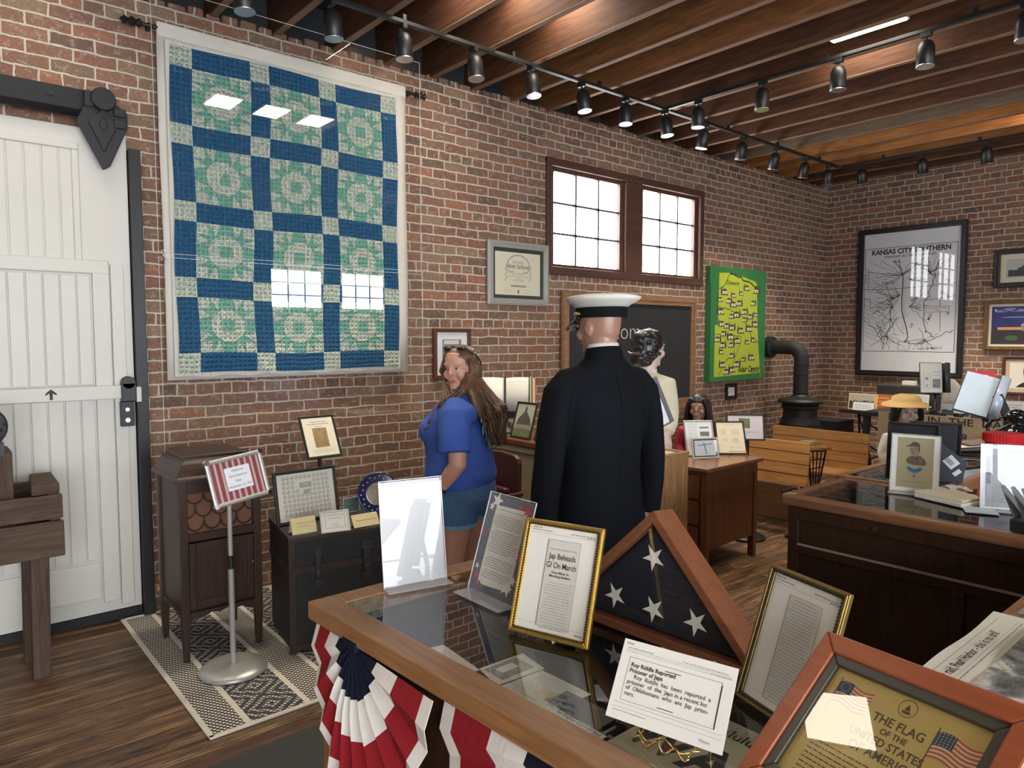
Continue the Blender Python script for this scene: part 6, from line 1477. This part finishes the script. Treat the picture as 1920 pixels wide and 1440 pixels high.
# =================================================================== FIGURES
def T_(M4,p): return tuple(M4@Vector(p))
class FB(MB):
    """mesh builder with a transform"""
    def __init__(s,M4=None,k=1): super().__init__(); s.M=M4 or Matrix.Identity(4); s.k=k
    def v(s,*p):
        q=p[0] if len(p)==1 else p
        return s.bm.verts.new(s.M@(Vector(q)*s.k))
def head_mesh(m,nose=1.0):
    m.loft([((.048,0,-.114),.012,.012),((.046,0,-.108),.026,.026),((.040,0,-.094),.040,.042),((.026,0,-.075),.051,.062),((.012,0,-.05),.061,.079),((.003,0,-.02),.068,.090),((0,0,.01),.073,.094),((-.003,0,.045),.075,.097),((-.006,0,.075),.069,.089),((-.008,0,.098),.05,.068),((-.008,0,.112),.02,.03)],24,(0,1,0))
    m.loft([((.088,0,.020),.005,.005),((.096,0,-.002),.006,.008),((.104,0,-.018),.010,.010),((.095,0,-.030),.012,.008)],10,(0,1,0))
    m.ball((.086,0,-.056),.012,.023,.010,12,8); m.ball((.070,0,-.095),.018,.022,.014,12,8)
    for s in (-1,1):
        m.ball((-.002,.074*s,-.008),.020,.007,.032,12,8); m.ball((.062,.040*s,-.030),.022,.022,.024,12,8)
        m.ball((.081,.030*s,.026),.012,.022,.007,12,6)
    m.loft([((-.03,0,-.185),.062,.062),((-.018,0,-.13),.052,.055),((-.004,0,-.05),.05,.054)],16,(0,1,0))
def face_parts(root,Mh,k,eyec,lipc,browc,iris=(.05,.035,.025)):
    wh=plain('eye_white',(.45,.42,.40),.4); ir=plain('iris_%.2f'%iris[0],iris,.15)
    for s in (-1,1):
        m=FB(Mh,k); m.ball((.0812,.031*s,.006),.0085,.0125,.0060,14,10); e=m.done('eye',wh,root,smooth=True)
        m=FB(Mh,k); m.ball((.0872,.031*s,.006),.0046,.0072,.0064,12,8); m.done('iris',ir,e,smooth=True)
        m=FB(Mh,k); m.tube([(.082,.016*s,.024),(.087,.030*s,.030),(.078,.046*s,.026)],[.002,.003,.0015],6); m.done('eyebrow',browc,root)
    m=FB(Mh,k); m.loft([((.088,-.021,-.054),.001,.001),((.0965,-.010,-.053),.004,.0028),((.0985,0,-.054),.004,.0022),((.0965,.010,-.053),.004,.0028),((.088,.021,-.054),.001,.001)],8,(1,0,0))
    m.loft([((.088,-.018,-.058),.001,.001),((.096,-.009,-.0605),.0035,.0032),((.0975,0,-.061),.004,.0036),((.096,.009,-.0605),.0035,.0032),((.088,.018,-.058),.001,.001)],8,(1,0,0))
    m.done('lips',lipc,root,smooth=True)
def hand(m,w,d,palm,k=1.0,curl=.5):
    """wrist point w, pointing direction d, palm side vector (where fingers curl to)"""
    w=Vector(w);d=Vector(d).normalized();p=Vector(palm);p=(p-d*p.dot(d)).normalized();s=d.cross(p)
    m.loft([(w-d*.01,.027*k,.020*k),(w+d*.02*k,.031*k,.017*k),(w+d*.055*k,.040*k,.015*k),(w+d*.088*k,.040*k,.013*k)],14,s)
    for i,(off,l) in enumerate(((-.030,.068),(-.010,.077),(.010,.072),(.029,.057))):
        a=w+d*.082*k+s*off*k; q=a; pts=[(q,.0088*k,.0085*k)]; ang=0
        for j,f in enumerate((.42,.32,.26)):
            ang+=curl*(.45+.25*j+.08*i); dd=d*math.cos(ang)+p*math.sin(ang); q=q+dd*l*f*k; pts.append((q,(.0084-.0009*j)*k,(.0078-.0009*j)*k))
        m.loft(pts,10,s)
    a=w+d*.022*k-s*.024*k
    t1=a+(d*.7-s*.6+p*.25).normalized()*.040*k; t2=t1+(d*.9-s*.15+p*.35).normalized()*.032*k
    m.loft([(a,.014*k,.013*k),(t1,.0105*k,.0105*k),(t2,.008*k,.008*k)],10,s)
def limb(m,pts,rad,side=(0,1,0)):
    P=[Vector(p) for p in pts]; out=[]
    for i in range(len(P)-1):
        for t in (0,.25,.5,.75): out.append((P[i].lerp(P[i+1],t),rad[i]+(rad[i+1]-rad[i])*t))
    out.append((P[-1],rad[-1]))
    m.loft([(p,r,r) for p,r in out],14,side)

# ---------------- the visitor
WY=R(127); Wm=empty('person',(2.215,3.045,0),WY,'person in blue t-shirt and denim shorts looking over a shoulder, by the trunk','person')
HY=R(203)-WY
Mh=Matrix.Translation((-.005,.0,1.455))@Matrix.Rotation(HY,4,'Z')@Matrix.Rotation(R(2),4,'Y')
m=FB(); 
m.M=Mh; head_mesh(m); m.M=Matrix.Identity(4)
m.loft([((-.02,0,1.345),.055,.052),((-.025,0,1.30),.075,.06),((-.02,0,1.26),.15,.09),((0,0,1.0),.17,.14),((0,0,.85),.18,.16),((0,0,.76),.16,.14)],20,(0,1,0))
limb(m,[(-.01,.095,.80),(.015,.10,.43),(-.02,.10,.08)],[.105,.062,.040]); m.ball((-.005,.10,.33),.058,.055,.10); 
limb(m,[(-.02,-.095,.80),(-.05,-.10,.43),(-.16,-.10,.10)],[.105,.062,.040]); m.ball((-.115,-.10,.33),.055,.052,.10)
limb(m,[(-.035,.185,1.245),(-.065,.245,.985),(.055,.205,.835)],[.058,.046,.030]); hand(m,(.055,.205,.835),(.65,-.25,-.7),(.2,-1,0),.95,.55)
limb(m,[(-.02,-.185,1.245),(-.02,-.235,.985),(.10,-.20,.86)],[.058,.046,.030]); hand(m,(.10,-.20,.86),(.8,.3,-.5),(0,1,-.2),.95,.55)
body=m.done('body',M['skin'],Wm,remesh=.0055,sm=3)
face_parts(Wm,Mh,1,None,plain('lips',(.42,.13,.11),.4),plain('brown_brow',(.12,.07,.04),.8))
m=FB()
m.loft([((.0,0,.835),.205,.178),((.0,0,.86),.21,.186),((-.005,0,.93),.205,.188),((.0,0,1.0),.195,.178),((.012,0,1.06),.195,.172),((.024,0,1.12),.198,.170),((.018,0,1.18),.195,.150),((.0,0,1.24),.185,.118),((-.014,0,1.285),.150,.088),((-.022,0,1.315),.085,.066),((-.022,0,1.325),.07,.06)],28,(0,1,0))
m.ball((-.075,.150,1.225),.065,.070,.065); m.ball((-.075,-.150,1.225),.065,.070,.065); m.ball((-.10,0,.90),.10,.17,.08); m.ball((.12,.08,1.13),.075,.09,.08); m.ball((.12,-.08,1.13),.075,.09,.08)
for s in (1,-1): m.loft([((-.025,.13*s,1.262),.07,.07),((-.035,.195*s,1.22),.082,.075),((-.045,.235*s,1.13),.083,.072),((-.055,.255*s,1.045),.084,.070)],18,(1,0,0))
m.done('t_shirt',M['tee'],Wm,remesh=.008,sm=4)
m=FB(); m.loft([((-.01,0,.875),.19,.165),((-.015,0,.83),.20,.178),((-.02,0,.78),.20,.18),((-.015,0,.74),.185,.165)],24,(0,1,0))
for s,dx in ((1,.0),(-1,-.02)): m.loft([((-.01+dx,.095*s,.80),.105,.13),((dx,.10*s,.72),.107,.125),((.0+dx,.102*s,.645),.108,.120)],18,(0,1,0))
m.done('denim_shorts',M['denim'],Wm,remesh=.008,sm=3)
for s,dx in ((1,.0),(-1,-.02)):
    m=FB(); m.loft([((dx,.102*s,.660),.110,.122),((dx,.102*s,.640),.111,.123)],24,(0,1,0)); m.done('shorts_hem',plain('pale_denim',(.16,.27,.40),.9,var=.3,scale=80),Wm)
# shirt back print
m=FB(); rr=random.Random(5)
for k in range(26):
    y=rr.uniform(-.085,.085); z=rr.uniform(1.05,1.20); xx=-.150+.9*y*y-.0; 
    xx=-( .176-(z-1.05)*.20) - .004+ y*y*1.6
    m.M=Matrix.Translation((xx,y,z))@Matrix.Rotation(R(90),4,'Y'); m.mi=0; m.lathe([(rr.uniform(.010,.022),-.001),(rr.uniform(.010,.02),.001)],9)
m.done('shirt_print',plain('mint_print',(.32,.62,.60),.7,var=.3,scale=60),Wm)
# hair: shell and long strands
hm=N('long_brown_hair'); v=hm.coord((1,1,1)); f=hm.noise(v,30,4); hm.col(hm.ramp(f,[(.3,(.055,.027,.013)),(.55,(.13,.065,.032)),(.75,(.25,.14,.07))])); hm.rough(.42,0,.5); hm=hm.m
m=FB(Mh); m.loft([((-.05,0,-.075),.062,.050),((-.042,0,-.03),.080,.070),((-.030,0,.01),.086,.085),((-.016,0,.045),.086,.100),((-.012,0,.075),.081,.102),((-.010,0,.100),.064,.083),((-.010,0,.120),.035,.05),((-.010,0,.126),.01,.02)],20,(0,1,0))
m.M=Matrix.Identity(4); m.loft([((-.06,0,1.42),.065,.045),((-.085,.01,1.34),.09,.045),((-.125,.01,1.24),.09,.030),((-.150,.01,1.17),.06,.018)],16,(0,1,0))
m.loft([((-.04,.03,1.43),.03,.03),((-.045,.055,1.36),.030,.024),((-.01,.09,1.315),.030,.020),((.045,.115,1.275),.030,.020),((.09,.125,1.225),.024,.016),((.115,.13,1.18),.012,.01)],14,(1,0,0))
m.done('hair',hm,Wm,remesh=.007,sm=3)
m=FB(); rr=random.Random(9)
Rh=Mh.to_3x3()
for k in range(760):
    a=R(rr.uniform(62,298)); zt=rr.uniform(.0,.10)
    r=.092 if zt<.06 else .078
    st=Mh@Vector((r*math.cos(a)*1.05-.012,r*math.sin(a)*.95,zt))
    mid=Mh@Vector((.100*math.cos(a)-.02,.098*math.sin(a),-.05))
    yloc=mid.y; 
    front=(k%5<2)
    if front:   # falls over the shoulder toward the chest on the visible side
        end=Vector((rr.uniform(.04,.145),rr.uniform(.09,.175),rr.uniform(1.09,1.18))); m2=Vector((rr.uniform(.0,.06),rr.uniform(.10,.15),rr.uniform(1.26,1.305)))
        if mid.y<-.02: front=False
    if not front:
        end=Vector((rr.uniform(-.225,-.165),max(-.16,min(.16,yloc*1.3+rr.uniform(-.06,.06))),rr.uniform(1.04,1.24))); m2=Vector((-.15+rr.uniform(-.045,.015),yloc*1.15+rr.uniform(-.02,.02),1.27))
    pts=[st,mid,m2,m2.lerp(end,.5)+Vector((rr.uniform(-.022,.022),rr.uniform(-.022,.022),0)),end]
    P=[]
    for i in range(len(pts)-1):
        p0=pts[max(i-1,0)];p1=pts[i];p2=pts[i+1];p3=pts[min(i+2,len(pts)-1)]
        for t in (0,.33,.66):
            P.append(.5*((2*p1)+(p2-p0)*t+(2*p0-5*p1+4*p2-p3)*t*t+(3*p1-p0-3*p2+p3)*t*t*t))
    P.append(pts[-1]); n=len(P)
    m.tube([tuple(q) for q in P],[.0068-.0045*i/n for i in range(n)],5)
m.done('hair_strands',hm,Wm,smooth=True)
m=FB(Mh); 
for s in (-1,1):
    m.ball((.045,.040*s,.108),.022,.030,.012,16,8)
    m.tube([(.045,.066*s,.105),(-.01,.092*s,.075),(-.06,.094*s,.03),(-.07,.088*s,.0)],.0035,6)
m.tube([(.05,-.015,.117),(.05,.015,.117)],.003,6); m.done('sunglasses',plain('dark_lens',(.012,.010,.009),.08),Wm,smooth=True)
m=FB(); Mw=Matrix.Translation((.035,.212,.858))@Matrix.Rotation(R(-40),4,'Y'); m.M=Mw; m.lathe([(.0335,-.010),(.0335,.010)],20); m.done('watch_strap',M['black'],Wm)
m=FB(); m.M=Mw@Matrix.Translation((.0,.036,0))@Matrix.Rotation(R(90),4,'X'); m.lathe([(.019,-.005),(.019,.005)],20); m.done('watch_face',plain('watch_dial',(.35,.35,.33),.2,.5),Wm)
m=FB(); m.M=Matrix.Translation((.018,.219,.880))@Matrix.Rotation(R(-40),4,'Y'); m.lathe([(.0335,-.003),(.0335,.003)],20); m.done('bracelet',plain('pink_band',(.62,.40,.38),.5),Wm)
for s,dx in ((1,-.02),(-1,-.16)):
    z0=0 if s==1 else .02
    m=FB(); m.loft([((-.06+dx,.10*s,.045),.035,.040),((0+dx,.10*s,.055),.042,.05),((.08+dx,.10*s,.040),.045,.036),((.15+dx,.10*s,.028),.040,.024),((.185+dx,.10*s,.022),.02,.015)],14,(0,1,0)); m.done('shoe',M['blackm'],Wm,smooth=True)

# ---------------- officer mannequin
OY=R(80); OF=empty('mannequin',(2.245,2.055,0),OY,'mannequin seen from behind in a dark navy dress uniform and white topped officer cap','mannequin')
Mo=Matrix.Translation((.02,.0,1.665))@Matrix.Rotation(R(12),4,'Z')@Matrix.Rotation(R(3),4,'Y')
m=FB(); m.M=Mo@Matrix.Scale(1.06,4); head_mesh(m); m.M=Matrix.Identity(4); m.loft([((-.03,0,1.40),.07,.065),((-.015,0,1.50),.066,.062),((.0,0,1.62),.060,.060)],18,(0,1,0))
m.loft([((0,0,.86),.15,.11),((0,0,1.1),.15,.11),((0,0,1.4),.15,.09)],16,(0,1,0))
for s in (1,-1):
    limb(m,[(-.01,.10*s,.90),(0,.10*s,.50),(-.01,.10*s,.10)],[.085,.055,.04])
    wv=(.03,.262*s,.80); hand(m,wv,(.15,0,-1),(.2,-s,0),1.05,.35); limb(m,[(.02,.262*s,.90),wv],[.034,.028])
m.done('body',M['mskin'],OF,remesh=.006,sm=3)
face_parts(OF,Mo@Matrix.Scale(1.06,4),1,None,M['mskin'],M['mskin'])
m=FB()
m.loft([((-.005,0,.70),.225,.165),((-.005,0,.78),.22,.16),((0,0,.90),.205,.145),((0,0,1.02),.188,.132),((0,0,1.12),.190,.132),((0,0,1.22),.205,.140),((0,0,1.32),.218,.140),((-.004,0,1.40),.220,.122),((-.010,0,1.455),.195,.094),((-.014,0,1.50),.135,.080),((-.014,0,1.535),.085,.074),((-.010,0,1.565),.070,.068)],30,(0,1,0))
for s in (1,-1): m.loft([((-.01,.12*s,1.455),.055,.050),((-.008,.185*s,1.44),.068,.052),((-.004,.228*s,1.395),.078,.052),((-.004,.252*s,1.27),.082,.056),((-.004,.272*s,1.10),.076,.056),((.008,.282*s,.98),.070,.055),((.022,.282*s,.84),.062,.052)],22,(1,0,0))
m.done('uniform_jacket',M['navy'],OF,remesh=.008,sm=4)
m=FB(); m.loft([((-.014,0,1.520),.090,.082),((-.012,0,1.545),.083,.078),((-.008,0,1.575),.073,.071)],26,(0,1,0)); m.done('jacket_collar',M['navy'],OF,smooth=True,bevel=.002)
m=FB(); m.loft([((-.008,0,1.56),.0685,.0675),((-.004,0,1.590),.0665,.0655)],26,(0,1,0)); m.done('shirt_collar',M['whitecl'],OF,smooth=True)
m=FB(); zz=[.74,.9,1.02,1.12,1.22,1.32,1.40,1.455,1.50]; xx=[-.166,-.146,-.133,-.133,-.141,-.141,-.127,-.105,-.094]
m.tube([(a+.001,0,b) for a,b in zip(xx,zz)],.0016,6)
m.done('back_seam',M['navy'],OF)
m=FB(); m.loft([((0,0,.90),.17,.12),((0,0,.80),.175,.125)],20,(0,1,0))
for s in (1,-1): limb(m,[(-.005,.095*s,.84),(0,.10*s,.45),(-.005,.10*s,.08)],[.105,.085,.085])
m.done('trousers',M['navy'],OF,remesh=.01,sm=2)
for s in (1,-1):
    m=FB(); m.loft([((-.08,.10*s,.04),.036,.036),((0,.10*s,.06),.044,.055),((.10,.10*s,.045),.048,.04),((.18,.10*s,.03),.044,.026),((.215,.10*s,.022),.02,.015)],14,(0,1,0)); m.done('shoe',M['black'],OF,smooth=True)
# cap
Mc=Mo@Matrix.Translation((-.012,0,.036))@Matrix.Rotation(R(-2),4,'Y')@Matrix.Scale(1.07,4)
m=FB(Mc); m.loft([((0,0,.0),.088,.108),((0,0,.015),.090,.110),((0,0,.045),.092,.112)],32,(0,1,0),flat=True); c=m.done('cap_band',M['navy'],OF,smooth=False)
m=FB(Mc); m.loft([((0,0,.040),.092,.112),((-.002,0,.050),.105,.122),((-.006,0,.062),.128,.142),((-.010,0,.072),.140,.152),((-.010,0,.078),.141,.153),((-.008,0,.084),.130,.142),((-.004,0,.090),.095,.105),((0,0,.093),.04,.05),((0,0,.0935),.005,.005)],40,(0,1,0),flat=True); m.done('cap_crown',plain('cap_white',(.72,.70,.64),.8,var=.05,scale=10),OF,smooth=True)
m=FB(Mc); n=16; G=[[],[]]
for i in range(n+1):
    a=R(-68+136*i/n); G[0].append(m.v(.108*math.cos(a),.088*math.sin(a),.008)); G[1].append(m.v((.108+.072*math.cos(a*1.2))*math.cos(a),.098*math.sin(a),.008-.055*math.cos(a*1.15)))
for i in range(n): m.face([G[0][i],G[0][i+1],G[1][i+1],G[1][i]])
m.done('cap_visor',plain('patent_black',(.012,.012,.014),.18),OF,solid=.003,smooth=True)
m=FB(Mc); m.tube([(.114*math.cos(R(a)),.094*math.sin(R(a)),.014+.004*math.cos(R(a))) for a in range(-72,73,8)],.0055,8); m.done('chin_strap',M['gold'],OF,smooth=True)
m=FB(Mc); 
for s in (1,-1): m.ball((.045,.090*s,.016),.008,.005,.008)
m.done('cap_button',M['brass'],OF,smooth=True)

# ---------------- generic smaller mannequins
def figure(name,loc,yaw,H,label,top,bottom,hyaw=0,arms=None,skirt=False,skin=None,sleeve=.95,hscale=1.0,tuck=None):
    k=H/1.6; o=empty(name,loc,yaw,label,'mannequin'); skin=skin or M['dskin']
    Mh=Matrix.Translation((0,0,(1.6-.112*hscale)*k))@Matrix.Rotation(hyaw,4,'Z')
    hk=k*hscale
    m=FB(Mh,hk); head_mesh(m); m.M=Matrix.Identity(4); m.k=k
    nb=1.6-.224*hscale
    m.loft([((-.02,0,nb-.06),.06,.05),((-.01,0,nb),.045,.042),((0,0,nb+.06),.045,.042)],14,(0,1,0)); m.loft([((0,0,.8),.13,.09),((0,0,1.1),.13,.09),((0,0,nb-.09),.12,.06)],14,(0,1,0))
    arms=arms or ([(0,.175,nb-.12),(-.01,.22,1.0),(.06,.20,.80)],[(0,-.175,nb-.12),(-.01,-.22,1.0),(.06,-.20,.80)])
    for A in arms:
        limb(m,A,[.045,.036,.026]); d=Vector(A[-1])-Vector(A[-2]); d.normalize(); d=(d+Vector((.2,0,0)) if len(A)<4 else d)
        hand(m,A[-1],d,(.0,-1 if A[0][1]>0 else 1,-.3),.9,.45)
    for s in (1,-1): limb(m,[(0,.085*s,.80),(0,.085*s,.43),(0,.085*s,.03)],[.08,.05,.04])
    m.done('body',skin,o,remesh=max(.0045,.006*k),sm=2)
    m=FB(None,k); m.loft([((0,0,.80),.165,.120),((0,0,.90),.155,.115),((0,0,1.0),.15,.11),((.01,0,nb-.22),.165,.125),((0,0,nb-.12),.165,.10),((-.01,0,nb-.07),.12,.075),((-.01,0,nb-.035),.062,.055)],22,(0,1,0))
    for A in arms:
        a=Vector(A[0]);b=Vector(A[1]);c=Vector(A[2]); e=b.lerp(c,sleeve)
        m.loft([(a+Vector((0,-.05*(1 if a.y>0 else -1),.0)),.065,.065),(a,.075,.07),(a.lerp(b,.5),.068,.066),(b,.062,.060),(b.lerp(e,.5),.060,.056),(e,.042,.042)],16,(1,0,0))
    m.done('shirt',top,o,remesh=.008,sm=3)
    m=FB(None,k)
    if skirt: m.loft([((0,0,.95),.115,.10),((0,0,.80),.118,.11),((0,0,.4),.12,.11),((0,0,.06),.12,.11)],24,(0,1,0))
    else:
        m.loft([((0,0,.90),.16,.115),((0,0,.78),.165,.125)],18,(0,1,0))
        for s in (1,-1): limb(m,[(0,.085*s,.80),(0,.088*s,.43),(0,.088*s,.07)],[.10,.08,.075])
    m.done('skirt' if skirt else 'trousers',bottom,o,remesh=.012,sm=2)
    return o,Mh,hk,k,nb
# schoolteacher
cream=plain('cream_blouse',(.62,.57,.43),.85,var=.12,scale=14,bump=.3)
o,Mh_,hk,k_,nb=figure('mannequin',(3.66,2.935,0),R(-8),1.66,'dark haired teacher mannequin in a cream blouse behind the oak cabinet',cream,plain('brown_skirt',(.06,.04,.03),.9),R(2),[[(0,.14,1.26),(.0,.17,1.0),(.08,.15,.80)],[(0,-.135,1.27),(.01,-.165,1.10),(-.075,-.235,.985)]],True)
m=FB(Mh_,hk); m.loft([((-.045,0,-.085),.055,.045),((-.05,0,-.05),.080,.075),((-.035,0,.0),.088,.090),((-.016,0,.05),.089,.107),((-.010,0,.085),.080,.10),((-.008,0,.112),.052,.07),((-.008,0,.124),.015,.02)],20,(0,1,0))
m.ball((-.105,0,-.055),.045,.060,.042); m.ball((-.07,.03,-.08),.04,.05,.03); m.ball((-.07,-.03,-.08),.04,.05,.03)
rr=random.Random(4)
for _ in range(46):
    a=R(rr.uniform(80,280)); b=rr.uniform(-.06,.10); r=.088 if b<.05 else .072
    m.ball((-.02+r*1.08*math.cos(a),r*.97*math.sin(a),b),.015,.015,.013,8,6)
m.done('hair',M['blackhair'],o,remesh=.005,sm=1)
m=FB(Mh_,hk); m.tube([(-.02,-.075,.085),(-.01,-.04,.117),(-.01,0,.127),(-.01,.04,.117)],.004,6); m.done('hair_band',M['whitecl'],o)
m=FB(Mh_,hk)
m.tube([(-.135,-.05,-.02),(-.155,0,-.03),(-.135,.05,-.02)],.006,8); m.done('hair_comb',plain('tortoise',(.12,.05,.04),.3),o)
face_parts(o,Mh_,hk,None,plain('lips',(.42,.13,.11),.4),M['blackhair'])
m=FB(None,k_); m.loft([((-.012,0,nb-.06),.060,.053),((-.008,0,nb-.01),.054,.050)],20,(0,1,0)); m.done('blouse_collar',M['whitecl'],o,smooth=True)
# girl in red
o,Mh_,hk,k_,nb=figure('mannequin',(5.02,3.50,0),R(215),1.14,'girl mannequin with long black hair and a red top, behind the small desk',plain('red_top',(.35,.02,.04),.8,var=.1),M['blackm'],R(-14),None,True,plain('tan_doll_skin',(.34,.19,.13),.35),.95,1.36)
m=FB(Mh_,hk); m.loft([((-.07,0,-.21),.11,.05),((-.06,0,-.12),.105,.07),((-.045,0,-.03),.095,.082),((-.02,0,.03),.092,.102),((-.010,0,.075),.085,.108),((-.008,0,.108),.058,.078),((-.008,0,.122),.015,.02)],20,(0,1,0))
for s in (1,-1): m.loft([((.05,.05*s,.085),.03,.02),((.05,.080*s,.03),.035,.018),((.035,.092*s,-.04),.04,.02),((.02,.10*s,-.12),.045,.028),((.0,.115*s,-.20),.04,.03)],10,(1,0,0))
m.done('hair',M['blackhair'],o,remesh=.006,sm=2)
m=FB(Mh_,hk); rr=random.Random(3)
for _ in range(90):
    a=R(rr.uniform(55,305)); y=math.sin(a)*.095; x=math.cos(a)*.10-.02
    m.tube([(x*.8,y*.8,.09),(x*1.04,y*1.02,.02),(x*1.08-.005,y*1.15,-.09),(x*1.1-.01+rr.uniform(-.02,.02),y*1.3+rr.uniform(-.02,.02),-.24)],[.004,.005,.005,.002],5)
m.done('hair_strands',M['blackhair'],o,smooth=True)
face_parts(o,Mh_,hk,None,plain('lips',(.42,.13,.11),.4),M['blackhair'])
# boy in straw hat
o,Mh_,hk,k_,nb=figure('mannequin',(5.87,2.20,0),R(226),1.155,'boy mannequin in a straw hat and pale shirt behind the oak case',plain('pale_shirt',(.52,.48,.44),.85,var=.12,scale=30,bump=.3),plain('dark_trousers',(.03,.03,.035),.9),R(-3),None,False,None,.6,1.42)
m=FB(Mh_,hk); m.loft([((-.05,0,-.075),.085,.06),((-.04,0,-.03),.096,.085),((-.02,0,.03),.092,.100),((-.010,0,.07),.085,.104),((-.008,0,.10),.06,.08)],20,(0,1,0))
for s in (1,-1): m.loft([((.045,.055*s,.075),.03,.02),((.045,.083*s,.03),.03,.018),((.025,.095*s,-.03),.035,.022),((.01,.098*s,-.08),.03,.022)],10,(1,0,0))
m.loft([((.088,-.06,.055),.016,.02),((.100,0,.062),.016,.02),((.088,.06,.055),.016,.02)],10,(0,0,1))
m.done('hair',M['blackhair'],o,remesh=.006,sm=2)
face_parts(o,Mh_,hk,None,plain('doll_lips',(.40,.22,.20),.4),M['blackhair'])
Mt=Mh_@Matrix.Translation((-.005,0,.070*hk))@Matrix.Rotation(R(4),4,'Y')
m=FB(Mt,hk); n=40; rings=[]
prof=[(.088,.0),(.115,.0),(.145,-.006),(.158,-.012),(.160,-.008),(.142,.0),(.108,.010),(.098,.014),(.093,.036),(.082,.052),(.055,.062),(.02,.066)]
for r,z in prof: rings.append([m.v((r*1.12)*math.cos(2*math.pi*k/n),r*math.sin(2*math.pi*k/n)*1.05,z-.012*abs(math.sin(2*math.pi*k/n))**2*(1 if r>.11 else 0)) for k in range(n)])
for a,b in zip(rings,rings[1:]):
    for k in range(n): m.face([a[k],a[(k+1)%n],b[(k+1)%n],b[k]])
m.face(rings[-1]); hat=m.done('straw_hat',M['straw'],o,smooth=True)
m=FB(Mt,hk); m.loft([((0,0,.012),.102,.108),((0,0,.028),.100,.106)],30,(0,1,0)); m.done('hat_band',plain('straw_band',(.50,.33,.13),.8),hat)
for s in (1,-1):
    m=FB(None,k_); m.tube([(.118,.07*s,.92),(.135,.075*s,1.12),(.10,.085*s,1.23),(.0,.09*s,1.275),(-.10,.06*s,1.12)],.011,6); m.done('brace',M['navycl'],o)
